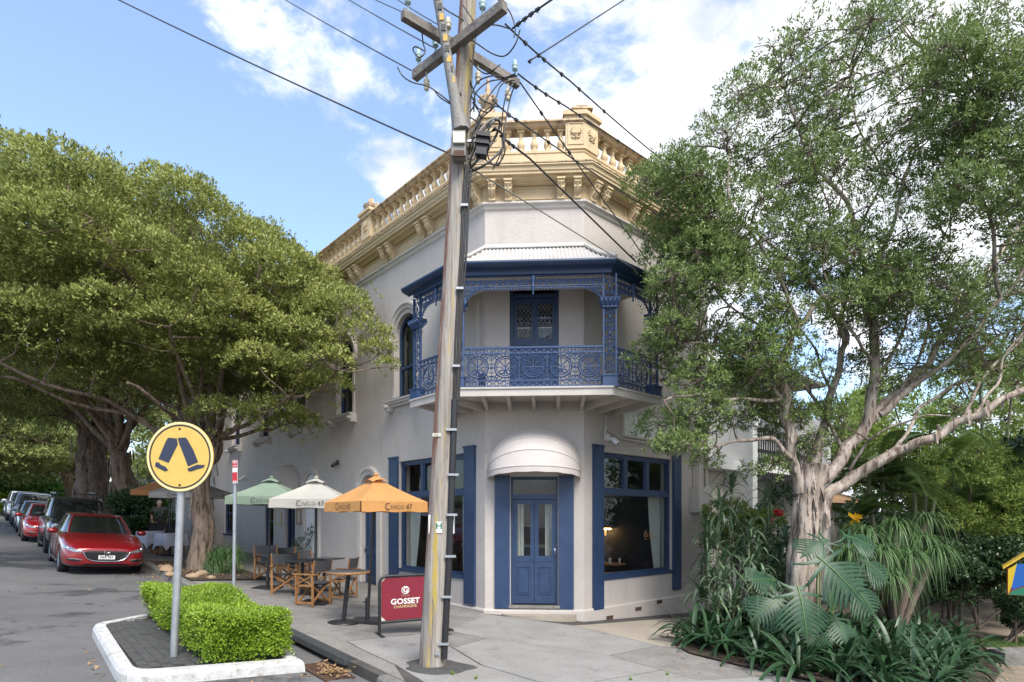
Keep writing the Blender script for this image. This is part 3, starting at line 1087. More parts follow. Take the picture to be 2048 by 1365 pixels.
shop_window(ML, 0.66, 3.37, False)
shop_window(MR, 0.58, 3.15, True)
for F_, a, b in ((ML, 0.30, 0.655), (ML, 3.375, 3.78), (MR, 0.258, 0.575), (MR, 3.155, 3.475)):
    MB().bx(a, b, -0.02, 0.055, 0.20 if F_ is ML else (0.12 if a < 1 else 0.30), 3.49, F_).bx(a - 0.015, b + 0.015, -0.02, 0.075, 3.49, 3.53, F_).build('pilaster', MAT['navy'], bld)

for i, t in enumerate(UPW):
    mb = MB()
    r = UW / 2
    # frame: outer band
    outer = arch_open(t, UW, UZ0, UZS)
    innr = arch_open(t, UW - 0.14, UZ0 + 0.10, UZS)
    mb.holed(outer, [innr], -0.20, -0.12, ML)
    mb.bx(t - r + 0.07, t + r - 0.07, -0.21, -0.13, 5.70, 5.77, ML)
    win = mb.build('window', MAT['navy'], bld)
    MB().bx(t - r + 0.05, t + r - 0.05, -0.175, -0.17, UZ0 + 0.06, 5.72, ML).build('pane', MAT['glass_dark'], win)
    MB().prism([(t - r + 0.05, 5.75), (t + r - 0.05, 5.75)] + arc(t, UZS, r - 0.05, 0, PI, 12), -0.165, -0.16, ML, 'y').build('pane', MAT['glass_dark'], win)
    mb = MB().bx(t - 0.62, t + 0.62, -0.1, 0.16, UZ0 - 0.10, UZ0 - 0.045, ML).bx(t - 0.66, t + 0.66, -0.02, 0.20, UZ0 - 0.045, UZ0 - 0.005, ML).bx(t - 0.56, t + 0.56, 0.0, 0.10, UZ0 - 0.16, UZ0 - 0.10, ML)
    for s in (-1, 1):
        mb.bx(t + s * 0.62 - 0.07, t + s * 0.62 + 0.07, 0.0, 0.17, UZ0 - 0.26, UZ0 - 0.045 - 0.003, ML)
        mb.lathe([(0.02, -0.05), (0.075, -0.02), (0.085, 0.03), (0.03, 0.06)], 8, (t + s * 0.62, 0.19, UZ0 - 0.16), ML)
    mb.build('sill', MAT['plaster_trim'], win)
    MB().bx(t - 0.5, t + 0.5, -0.12, 0.05, UZ0 - 0.002, UZ0 + 0.06, ML).build('blue_sill', MAT['navy'], win)
    hood = MB()
    rings = []
    for k in range(17):
        a = PI * k / 16
        rings.append([ML @ Vector((t + rr * math.cos(a), y, UZS + rr * math.sin(a))) for rr, y in ((0.60, 0.0), (0.60, 0.04), (0.66, 0.05), (0.70, 0.09), (0.75, 0.09), (0.76, 0.0))])
    hood.loft(rings, smooth=False)
    for s in (-1, 1):
        hood.lathe([(0.03, -0.12), (0.09, -0.06), (0.10, 0.0), (0.09, 0.05), (0.04, 0.09)], 8, (t + s * 0.68, 0.06, UZS - 0.07), ML)
        hood.bx(t + s * 0.55 - 0.05, t + s * 0.55 + 0.05, 0.0, 0.028, UZ0, UZS, ML)
    hood.build('hood_mould', MAT['plaster_trim'], win)
    mb = MB()
    curtain(mb, t - r + 0.05, t - 0.08, UZ0 + 0.05, UZS + 0.3, -0.36, ML, 4)
    curtain(mb, t + 0.18, t + r - 0.05, UZ0 + 0.05, UZS + 0.3, -0.36, ML, 3)
    mb.build('curtain', MAT['curtain'], win)

# ground floor openings along the long wall
t = 4.85
dr = MB().bx(t - 0.43, t + 0.43, -0.16, -0.10, 0.27, 2.42, ML)
for z0, z1 in ((0.45, 1.05), (1.2, 2.25)):
    frame_rect(dr, t - 0.33, t - 0.03, z0, z1, -0.10, 0.03, 0.02, ML)
    frame_rect(dr, t + 0.03, t + 0.33, z0, z1, -0.10, 0.03, 0.02, ML)
dr = dr.build('side_door', MAT['navy'], bld)
MB().tube([(t + 0.36, -0.08, 1.2), (t + 0.36, -0.03, 1.2)], 0.03, 8, True, ML).build('handle', MAT['chrome'], dr)
MB().prism(arc(t, 2.72, 0.425, 0, PI, 12) + [(t - 0.425, 2.44), (t + 0.425, 2.44)], -0.155, -0.12, ML, 'y').build('fanlight_panel', MAT['plaster_trim'], dr)


def arch_surround(t, r0, zs, z0):
    mb = MB()
    rings = []
    for k in range(17):
        a = PI * k / 16
        rings.append([ML @ Vector((t + rr * math.cos(a), y, zs + rr * math.sin(a))) for rr, y in ((r0, 0.0), (r0, 0.05), (r0 + 0.10, 0.06), (r0 + 0.13, 0.10), (r0 + 0.20, 0.10), (r0 + 0.21, 0.0))])
    mb.loft(rings, smooth=False)
    for s in (-1, 1):
        mb.bx(t + s * (r0 + 0.1) - 0.1, t + s * (r0 + 0.1) + 0.1, 0.0, 0.062, z0, zs - 0.003, ML)
    return mb.build('arch_surround', MAT['plaster_trim'], bld)


arch_surround(4.85, 0.45, 2.72, 0.2)
arch_surround(8.6, 0.45, 2.95, 0.4)
MB().prism(rect_open(8.2, 9.0, 0.9, 2.95)[:2] + arc(8.6, 2.95, 0.4, 0, PI, 12), 0.0, 0.02, ML, 'y').build('blind_arch_panel', MAT['white'], bld)
gd = frame_rect(MB(), 9.95, 10.85, 0.45, 2.75, -0.18, 0.11, 0.08, ML).bx(10.36, 10.44, -0.18, -0.10, 0.5, 2.7, ML).build('glazed_door', MAT['navy'], bld)
MB().bx(10.0, 10.8, -0.15, -0.145, 0.5, 2.7, ML).build('pane', MAT['glass_dark'], gd)
for (a, b, z0, z1) in ((11.9, 12.75, 0.95, 2.85), (16.55, 17.65, 1.35, 3.05), (20.4, 21.3, 1.0, 3.0)):
    w_ = frame_rect(MB(), a, b, z0, z1, -0.14, 0.10, 0.10, ML).bx(a + 0.1, b - 0.1, -0.12, -0.06, (z0 + z1) / 2 - 0.035, (z0 + z1) / 2 + 0.035, ML).bx(a - 0.06, b + 0.06, -0.05, 0.06, z0 - 0.07, z0 - 0.002, ML).build('sash_window', MAT['navy'], bld)
    MB().bx(a + 0.06, b - 0.06, -0.11, -0.105, z0 + 0.06, (z0 + z1) / 2, ML).build('pane', MAT['glass_dark'], w_)
    MB().bx(a + 0.06, b - 0.06, -0.10, -0.095, (z0 + z1) / 2, z1 - 0.06, ML).build('pane', MAT['glass_dark'], w_)

# corner door ----------------------------------------------------
dd = MB()
dd.bx(-0.48, -0.435, -0.16, -0.06, 0.24, 2.86, MS).bx(0.435, 0.48, -0.16, -0.06, 0.24, 2.86, MS).bx(-0.435, 0.435, -0.16, -0.06, 2.80, 2.86, MS).bx(-0.435, 0.435, -0.16, -0.04, 2.40, 2.50, MS)
dd = dd.build('corner_door', MAT['navy'], bld)
for s in (-1, 1):
    a, b = (-0.433, -0.004) if s < 0 else (0.004, 0.433)
    lf = MB()
    lf.holed(rect_open(a, b, 0.265, 2.395), [rect_open(a + 0.085, b - 0.075, 1.24, 2.30)], -0.13, -0.085, MS)
    lf.bx(a, b, -0.086, -0.075, 1.12, 1.15, MS)
    frame_rect(lf, a + 0.08, b - 0.08, 0.45, 1.03, -0.086, 0.025, 0.02, MS)
    lf.bx(a + 0.12, b - 0.12, -0.086, -0.078, 0.49, 0.99, MS)
    lf = lf.build('door_leaf', MAT['navy'], dd)
    MB().bx(a + 0.07, b - 0.06, -0.112, -0.107, 1.22, 2.32, MS).build('pane', MAT['glass'], dd)
MB().bx(-0.44, 0.44, -0.112, -0.107, 2.48, 2.82, MS).build('fanlight_pane', MAT['glass'], dd)
MB().bx(-0.52, 0.52, -0.16, 0.06, 0.185, 0.24, MS).build('threshold', MAT['con_grey'], dd)
MB().tube([(0.42, -0.075, 1.25), (0.42, -0.04, 1.25), (0.42, -0.04, 1.40), (0.42, -0.075, 1.40)], 0.008, 5, True, MS).build('handle', MAT['chrome'], dd)
mb = MB()
curtain(mb, -0.40, -0.22, 1.1, 2.4, -0.3, MS, 3)
curtain(mb, 0.22, 0.40, 1.1, 2.4, -0.3, MS, 3)
mb.build('curtain', MAT['curtain'], dd)
for s in (-1, 1):
    MB().bx(min(s * 0.495, s * 0.80), max(s * 0.495, s * 0.80), -0.01, 0.05, 0.175, 2.88, MS).build('door_pilaster', MAT['navy'], bld)
st = []
for k in range(13):
    a = PI * k / 12
    st.append((0.10 + 0.76 * math.cos(a), 0.03 + 0.34 * math.sin(a)))
mb = MB()
mb.prism(st, -0.3, 0.075, MS)
mb.build('door_step', MAT['con_tan'], bld)


# hood awnings ---------------------------------------------------
MAT['awning'] = pm('pale_awning_canvas', (0.64, 0.58, 0.55), (0.58, 0.53, 0.50), 3, 0.85, 0.1, 80, trans=0.15)


def hood_awning(F_, x, z, a, b, out):
    mb = MB()
    rows = []
    for j, ph in enumerate(np.linspace(PI / 2, 0.12, 5)):
        rows.append([F_ @ Vector((x + a * math.cos(th), 0.012 + out * abs(math.sin(th)) ** 0.85 * math.cos(ph), z + b * abs(math.sin(th)) ** 0.85 * math.sin(ph))) for th in np.linspace(PI, 0, 25)])
    for j in range(4):
        mb.loft([rows[j], rows[j + 1]], closed=False, smooth=True, cap=False)
    last = rows[-1]
    drop = [v - Vector((0, 0, 0.11 + 0.006 * math.sin(i * 1.9))) for i, v in enumerate(last)]
    mb.loft([last, drop], closed=False, smooth=True, cap=False)
    aw = mb.build('hood_awning', MAT['awning'], bld)
    mb = MB()
    for r_ in rows[1:]:
        mb.tube([v + Vector((0, 0, 0.004)) for v in r_], 0.011, 5)
    mb.build('rib', MAT['awning'], aw)
    return aw


hood_awning(MS, 0.0, 2.90, 0.94, 0.92, 0.80)
hood_awning(ML, 10.4, 2.85, 0.85, 0.95, 0.85)

# interior glimpsed through the glass ------------------------------------------------
ctr = MB().bx(0.6, 3.4, -3.6, -3.05, 0.19, 1.25, ML)
bar = thing('bar_counter', 'dark bar counter with pale top seen through the right shop window', 'bar counter', WL(2.0, -3.3, 0.19))
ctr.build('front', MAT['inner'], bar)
MB().bx(0.5, 3.5, -3.68, -2.98, 1.252, 1.30, ML).build('top', MAT['cream'], bar)
sh = thing('bottle_shelf', 'arched wall niche with warm lit bottle shelf behind the bar', 'shelf', WL(2.0, DEP + 0.4, 1.5))
MB().prism([(1.6, 1.5), (2.6, 1.5)] + arc(2.1, 2.3, 0.5, 0, PI, 12), DEP + 0.305, DEP + 0.33, ML, 'y').build('niche', MAT['inner_pale'], sh)
MB().bx(1.3, 2.9, DEP + 0.335, DEP + 0.55, 1.72, 1.76, ML).build('board', MAT['floorwood'], sh)
MB().bx(1.3, 2.9, DEP + 0.50, DEP + 0.53, 1.68, 1.715, ML).build('light_strip', MAT['warm'], sh)
bt = MB().lathe([(0.035, 0), (0.035, 0.17), (0.014, 0.21), (0.012, 0.28)], 8).mesh('bottle')
MAT['bottle'] = pm('amber_bottle', (0.12, 0.045, 0.02), None, rough=0.15)
for k in range(8):
    o = place(bt, 'bottle', MAT['bottle'], None, ML @ Matrix.Translation((1.45 + k * 0.17 + rnd.uniform(-.02, .02), DEP + 0.44, 1.761)) @ Matrix.Scale(rnd.uniform(0.85, 1.15), 4, (0, 0, 1)))
    tag(o, 'amber bottle on the lit shelf behind the bar, %s from the partition end' % ('first', 'second', 'third', 'fourth', 'fifth', 'sixth', 'seventh', 'eighth')[7 - k], 'bottle', 'bottles on the bar shelf')
# bentwood dining chairs and tables inside
dc = thing('dining_chair', 'dark bentwood dining chair inside behind the shop window', 'chair', (0, 0, 0), 'dining chairs inside the windows')
for sx in (-1, 1):
    for sy in (-1, 1):
        MB().tube([(sx * 0.18, sy * 0.18, 0.45), (sx * 0.21, sy * 0.21, 0)], 0.016, 6).build('leg', MAT['black'], dc)
MB().lathe([(0.0, 0.44), (0.22, 0.44), (0.22, 0.47), (0.0, 0.475)], 14).build('seat', MAT['black'], dc)
MB().tube(bez([(-0.19, -0.18, 0.46), (-0.2, -0.22, 0.75), (-0.12, -0.25, 0.93), (0.12, -0.25, 0.93), (0.2, -0.22, 0.75), (0.19, -0.18, 0.46)], 5), 0.015, 6).build('back_hoop', MAT['black'], dc)
for sx in (-0.06, 0.0, 0.06):
    MB().tube([(sx, -0.19, 0.46), (sx * 1.3, -0.245, 0.93)], 0.009, 5).build('spindle', MAT['black'], dc)
dt = thing('dining_table', 'small round dining table inside behind the shop window', 'table', (0, 0, 0), 'dining tables inside the windows')
MB().lathe([(0.0, 0.72), (0.36, 0.72), (0.36, 0.75), (0.0, 0.75)], 20).build('top', MAT['wood_chair'], dt)
MB().tube([(0, 0, 0.03), (0, 0, 0.72)], 0.03, 8).build('leg', MAT['black'], dt)
MB().lathe([(0.24, 0), (0.24, 0.02), (0.03, 0.05)], 14).build('base', MAT['black'], dt)


def inside(root, F_, x, y, rz, lab, first):
    M = F_ @ Matrix.Translation((x, y, 0.185)) @ Matrix.Rotation(rz, 4, 'Z')
    if first:
        root.matrix_world = M
        root['label'] = lab
        return root
    return dup(root, M, lab)


inside(dc, MR, 1.15, -1.45, 2.6, 'dark bentwood dining chair inside the right window, left of the table', True)
inside(dc, MR, 1.75, -1.75, 2.2, 'dark bentwood dining chair inside the right window, nearer the bar', False)
inside(dc, MR, 2.75, -1.0, -1.9, 'dark bentwood dining chair inside the right window, by the gathered curtain', False)
inside(dc, ML, 2.4, -1.2, 2.0, 'dark dining chair inside the long wall window, beside its left curtain', False)
inside(dc, ML, 1.0, -1.1, -2.2, 'dark dining chair inside the long wall window, beside its right curtain', False)
inside(dt, MR, 2.1, -1.0, 0, 'small round table laid with glasses inside the right window', True)
inside(dt, ML, 1.6, -1.2, 0, 'small round table inside the long wall window', False)
for k, (dx, dy, h) in enumerate(((-0.15, 0.1, 0.14), (0.05, -0.08, 0.11), (0.18, 0.12, 0.12))):
    v = MR @ Vector((2.1 + dx, -1.0 + dy, 0.185 + 0.751))
    o = MB().lathe([(0.02, 0), (0.022, h * 0.5), (0.03, h * 0.6), (0.03, h)], 8, v).build('condiment_jar', MAT['white'])
    tag(o, 'small pale jar on the table inside the right window, %s' % ('tallest of the three', 'shortest of the three', 'rightmost of the three')[k], 'jar', 'jars on the table inside')
# window emblem, printed
em = MB()
c = (2.35, -0.116, 1.62)
em.ring((c[0] - 0.02, c[1], c[2]), 0.11, 0.006, 14, MR, 4, ('x', 'z'), PI * 0.6, PI * 1.4).ring((c[0] + 0.02, c[1], c[2]), 0.11, 0.006, 14, MR, 4, ('x', 'z'), -PI * 0.4, PI * 0.4)
text(em, 'G S', 0.12, MR @ Matrix.Translation(c), 1.0)
MAT['neon'] = pm('orange_transfer', (0.62, 0.3, 0.14), None, rough=0.5)
em.build('window_emblem', MAT['neon'], bld)

# small fittings on the walls ---------------------------------------------------------
for (t, z) in ((0.75, -0.08), (1.75, 0.0), (2.55, 0.08)):
    v = MB()
    frame_rect(v, t - 0.13, t + 0.13, z - 0.06, z + 0.06, 0.05, 0.015, 0.012, MR)
    v = v.build('air_vent', MAT['plaster_trim'], bld)
    MB().bx(t - 0.115, t + 0.115, 0.045, 0.058, z - 0.045, z + 0.045, MR).build('vent_grille', MAT['rust'], v)
mbx = thing('meter_box', 'pale painted metal box on the wall by the downpipes', 'box', WR(4.2, 0.1, 2.2))
MB().bx(3.95, 4.6, 0.0, 0.22, 2.15, 2.78, MR).build('case', MAT['plaster_trim'], mbx)
MB().bx(3.98, 4.57, 0.22, 0.232, 2.18, 2.75, MR).build('lid', MAT['plaster_trim'], mbx)
for i, (t, z0, z1) in enumerate(((4.05, 2.79, 4.2), (4.15, 2.79, 4.2), (4.25, 2.79, 4.2), (4.45, -0.4, 2.14), (4.62, -0.4, 4.4))):
    MB().tube([(t, 0.05, z0), (t, 0.05, z1)], 0.022 if i < 4 else 0.04, 7, True, MR).build('pipe', MAT['plaster_trim'], bld)
MB().tube([(0.62, 0.06, 4.15), (0.62, 0.06, 3.95), (0.55, 0.10, 3.80), (0.55, 0.10, 3.62)], 0.022, 7, True, MR).tube([(0.62, 0.05, 3.9), (1.1, 0.05, 3.72), (3.9, 0.05, 3.66)], 0.02, 6, True, MR).build('conduit', MAT['plaster_trim'], bld)
sg = thing('wall_panel', 'blank white framed panel fixed to the short wall under the balcony', 'wall panel', WR(2.0, 0.03, 4.0))
MB().bx(1.25, 3.7, 0.002, 0.03, 3.80, 4.35, MR).build('board', MAT['white'], sg)
frame_rect(MB(), 1.22, 3.73, 3.77, 4.38, 0.002, 0.04, 0.05, MR).build('frame', MAT['plaster_trim'], sg)


def cctv(F_, x, z, lab, mat, flip=1):
    t_ = thing('security_camera', lab, 'security camera', F_ @ Vector((x, 0.0, z)), 'security cameras on the walls')
    MB().bx(x - 0.05, x + 0.05, 0.002, 0.05, z, z + 0.14, F_).build('mount', mat, t_)
    MB().tube([(x, 0.05, z + 0.06), (x + flip * 0.05, 0.12, z + 0.02)], 0.02, 6, True, F_).build('arm', mat, t_)
    b = MB().lathe([(0.03, -0.1), (0.052, -0.08), (0.055, 0.07), (0.045, 0.09)], 10, (0, 0, 0), F_ @ Matrix.Translation((x + flip * 0.08, 0.16, z - 0.01)) @ Matrix.Rotation(0.9, 4, 'X')).build('body', mat, t_)
    MB().lathe([(0.035, 0.091), (0.03, 0.10)], 10, (0, 0, 0), F_ @ Matrix.Translation((x + flip * 0.08, 0.16, z - 0.01)) @ Matrix.Rotation(0.9 + PI, 4, 'X')).build('lens', MAT['black'], b)
    return t_


cctv(MR, 0.72, 3.64, 'white security camera on the short wall beneath the balcony', MAT['white'])
cctv(ML, 6.75, 3.55, 'black security camera on the long wall left of the arched side door', MAT['black'], -1)
cctv(ML, 15.0, 3.55, 'white security camera far along the long wall above the green umbrella', MAT['white'], -1)
for (t, z, w, h, m, lab) in ((11.35, 2.0, 0.55, 0.5, 'ink_gold', 'gold framed notice on the long wall by the blue sash window'), (9.55, 2.05, 0.36, 0.5, 'wood_chair', 'timber framed menu case on the wall beside the glazed door')):
    o = thing('notice_board', lab, 'notice', WL(t, 0.03, z))
    frame_rect(MB(), t - w / 2, t + w / 2, z - h / 2, z + h / 2, 0.003, 0.04, 0.04, ML).build('frame', MAT[m], o)
    MB().bx(t - w / 2 + 0.03, t + w / 2 - 0.03, 0.003, 0.02, z - h / 2 + 0.03, z + h / 2 - 0.03, ML).build('sheet', MAT['inner_pale'], o)
# ------------------------------------------------------------------ balcony
ZF, ZR, ZB, ZG = 4.43, 5.20, 6.54, 6.74      # floor, handrail, underside of beam, gutter lip
BT = 0.97                                     # how far the balcony runs along each side wall
bal = MB()
pl = [tuple(WL(BT + 0.12, 0.004, 0)[:2]), tuple(WL(BT + 0.12, 1.06, 0)[:2]), tuple(LM(1.06)[:2]), tuple(RM(1.06)[:2]), tuple(WR(BT + 0.12, 1.06, 0)[:2]), tuple(WR(BT + 0.12, 0.004, 0)[:2]), tuple(RM(0.004)[:2]), tuple(LM(0.004)[:2])]
bal.prism(pl, ZF - 0.06, ZF)
balc = bal.build('balcony', MAT['plaster_trim'], bld)
sweep([(1.06, ZF - 0.15), (1.06, ZF + 0.012), (1.125, ZF + 0.012), (1.125, ZF - 0.02), (1.10, ZF - 0.025), (1.10, ZF - 0.15)], 'edge_fascia', MAT['plaster_trim'], BT + 0.12, BT + 0.12, balc)
for F_, ts in ((ML, (0.05, 0.5, 1.0)), (MS, (-0.95, -0.48, 0.0, 0.48, 0.95)), (MR, (0.05, 0.5, 1.0))):
    for x in ts:
        MB().prism([(0.005, ZF - 0.24), (0.005, ZF - 0.062), (1.055, ZF - 0.062), (1.055, ZF - 0.12)], x - 0.035, x + 0.035, F_ @ Matrix.Rotation(PI / 2, 4, 'Z') @ Matrix.Scale(-1, 4, (0, 1, 0)) if False else F_ @ Matrix(((0, 1, 0, 0), (1, 0, 0, 0), (0, 0, 1, 0), (0, 0, 0, 1))), 'y').build('joist', MAT['plaster_trim'], balc)


def segM(a, b):
    a, b = Vector(a), Vector(b)
    x = (b - a)
    x.z = 0
    L_ = x.length
    x.normalize()
    n = Vector((x.y, -x.x, 0))
    return frame(a, x, n), L_


pL, pA, pB, pR = WL(BT, 1.0, 0), LM(1.0), RM(1.0), WR(BT, 1.0, 0)
SEGS = [segM(pL, pA), segM(pA, pB), segM(pB, pR)]


def spiral(cx, cz, r, a0, turns, n=14):
    return [(cx + r * (1 - 0.75 * k / n) * math.cos(a0 + turns * 2 * PI * k / n), 0, cz + r * (1 - 0.75 * k / n) * math.sin(a0 + turns * 2 * PI * k / n)) for k in range(n + 1)]


def rail_panel(M, x0, x1):
    mb = MB()
    for z, w in ((ZR, 0.017), (ZR - 0.105, 0.011), (ZF + 0.155, 0.011), (ZF + 0.045, 0.012)):
        mb.bx(x0, x1, -w, w, z - w, z + w, M)
    for zc in (ZR - 0.052, ZF + 0.10):                       # bands of little rings
        n = round((x1 - x0) / 0.137)
        for k in range(n):
            x = x0 + (k + 0.5) * (x1 - x0) / n
            mb.ring((x, 0, zc), 0.040, 0.010, 8, M, 4)
            mb.box((x + (x1 - x0) / n / 2, 0, zc), (0.035, 0.014, 0.014), M)
            mb.box((x + (x1 - x0) / n / 2, 0, zc), (0.012, 0.013, 0.085), M)
    n = max(2, round((x1 - x0) / 0.56))
    zc = (ZR - 0.105 + ZF + 0.155) / 2
    R_ = 0.2
    for k in range(n):
        x = x0 + (k + 0.5) * (x1 - x0) / n
        mb.ring((x, 0, zc), R_, 0.0145, 22, M, 4).ring((x, 0, zc), R_ - 0.038, 0.010, 20, M, 4)
        mb.bx(x - R_, x + R_, -0.007, 0.007, zc - 0.007, zc + 0.007, M)
        for a in (PI / 2, PI / 4, 3 * PI / 4):
            mb.tube([(x, 0, zc), (x + 0.165 * math.cos(a), 0, zc + 0.165 * math.sin(a))], [0.009, 0.012], 4, False, M)
            mb.lathe([(0.004, -0.018), (0.018, 0), (0.004, 0.018)], 6, (x + 0.12 * math.cos(a), 0, zc + 0.12 * math.sin(a)), M)
        for s in (-1, 1):
            mb.tube([(p[0], 0, p[2]) for p in spiral(x + s * 0.075, zc - 0.085, 0.062, PI / 2, s * 1.2)], 0.0125, 4, False, M)
            mb.tube([(x, 0, zc), (x + s * 0.02, 0, zc - 0.16)], 0.009, 4, False, M)
        for a in (PI / 2, -PI / 2):
            mb.tube([(x, 0, zc + math.copysign(R_, a)), (x, 0, zc + math.copysign(R_ + 0.06, a))], 0.011, 4, False, M)
        for sx in (-1, 1):
            for sz in (-1, 1):
                mb.tube([(p[0], 0, p[2]) for p in spiral(x + sx * 0.155, zc + sz * 0.185, 0.046, 0 if sx < 0 else PI, sx * sz * 1.1, 10)], 0.0125, 4, False, M)
                mb.lathe([(0.004, -0.02), (0.022, 0), (0.004, 0.02)], 6, (x + sx * 0.17, 0, zc + sz * 0.12), M)
        for sx in (-1, 1):                    # fine tracery between ring and rails
            for sz in (-1, 1):
                mb.ring((x + sx * 0.235, 0, zc + sz * 0.20), 0.034, 0.009, 8, M, 4)
                mb.tube([(x + sx * 0.05, 0, zc + sz * 0.205), (x + sx * 0.11, 0, zc + sz * 0.235), (x + sx * 0.2, 0, zc + sz * 0.235)], 0.009, 4, False, M)
        # leafy upright between circles
        xe = x + (x1 - x0) / n / 2
        if k < n - 1:
            mb.bx(xe - 0.006, xe + 0.006, -0.006, 0.006, ZF + 0.16, ZR - 0.11, M)
            for f in (-0.2, -0.12, -0.04, 0.04, 0.12, 0.2):
                for s in (-1, 1):
                    mb.tube([(xe, 0, zc + f), (xe + s * 0.035, 0, zc + f + 0.025), (xe + s * 0.05, 0, zc + f + 0.012)], [0.006, 0.012, 0.004], 4, False, M)
            mb.lathe([(0.005, -0.025), (0.026, 0), (0.005, 0.025)], 6, (xe, 0, zc), M)
    return mb


for M, L_ in SEGS:
    n = 1
    rail_panel(M, 0.12, L_ - 0.12).build('railing', MAT['iron'], balc)


def frieze(M, L_, x0, x1):
    mb = MB()
    zt, zb = ZB, ZB - 0.195
    for z, w in ((zt - 0.012, 0.012), (zb, 0.011), (zb - 0.035, 0.007)):
        mb.bx(x0, x1, -w, w, z - w, z + w, M)
    n = round((x1 - x0) / 0.125)
    for k in range(n):
        x = x0 + (k + 0.5) * (x1 - x0) / n
        h = (x1 - x0) / n / 2
        mb.ring((x, 0, zb + 0.02), h * 1.55, 0.0095, 8, M, 4, ('x', 'z'), 0.25, PI - 0.25)
        mb.ring((x, 0, zb + 0.06), 0.026, 0.0095, 7, M, 4)
        for a in (0.35 * PI, 0.5 * PI, 0.65 * PI):
            mb.tube([(x, 0, zb + 0.02), (x + 0.11 * math.cos(a), 0, zb + 0.03 + 0.11 * math.sin(a))], 0.009, 4, False, M)
        for s in (-0.5, 0.5):                              # fringe of little drops
            mb.lathe([(0.003, -0.034), (0.016, -0.01), (0.006, 0.012)], 5, (x + s * h, 0, zb - 0.05), M)
    # spandrel brackets by the posts
    for s, xp in ((1, x0), (-1, x1)):
        w_, h_ = 0.50, 0.40
        cur = [(xp + s * w_ * (1 - math.cos(a)), 0, zb - h_ + h_ * math.sin(a)) for a in np.linspace(0, PI / 2, 12)]
        mb.tube(cur, 0.015, 4, False, M)
        cur2 = [(p[0] + s * 0.03, 0, p[2] + 0.045) for p in cur[:-2]]
        mb.tube(cur2, 0.009, 4, False, M)
        mb.ring((xp + s * 0.085, 0, zb - 0.09), 0.06, 0.008, 12, M, 4).ring((xp + s * 0.085, 0, zb - 0.09), 0.03, 0.006, 8, M, 4)
        mb.ring((xp + s * 0.045, 0, zb - 0.19), 0.03, 0.007, 9, M, 4).ring((xp + s * 0.185, 0, zb - 0.05), 0.035, 0.007, 9, M, 4).ring((xp + s * 0.265, 0, zb - 0.035), 0.024, 0.006, 8, M, 4)
        mb.bx(min(xp, xp + s * 0.02), max(xp, xp + s * 0.02), -0.01, 0.01, zb - h_, zb, M)
        for p in cur[1:-1]:
            mb.lathe([(0.003, -0.03), (0.015, -0.008), (0.006, 0.012)], 5, (p[0] + s * 0.015, 0, p[2] - 0.02), M)
    xm = (x0 + x1) / 2
    mb.lathe([(0.008, -0.36), (0.02, -0.33), (0.012, -0.29), (0.03, -0.24), (0.035, -0.18), (0.022, -0.15), (0.045, -0.1), (0.05, -0.04), (0.03, 0.0)], 8, (xm, 0.01, zt), M)
    return mb


for M, L_ in SEGS:
    frieze(M, L_, 0.12, L_ - 0.12).build('lace_frieze', MAT['iron'], balc)


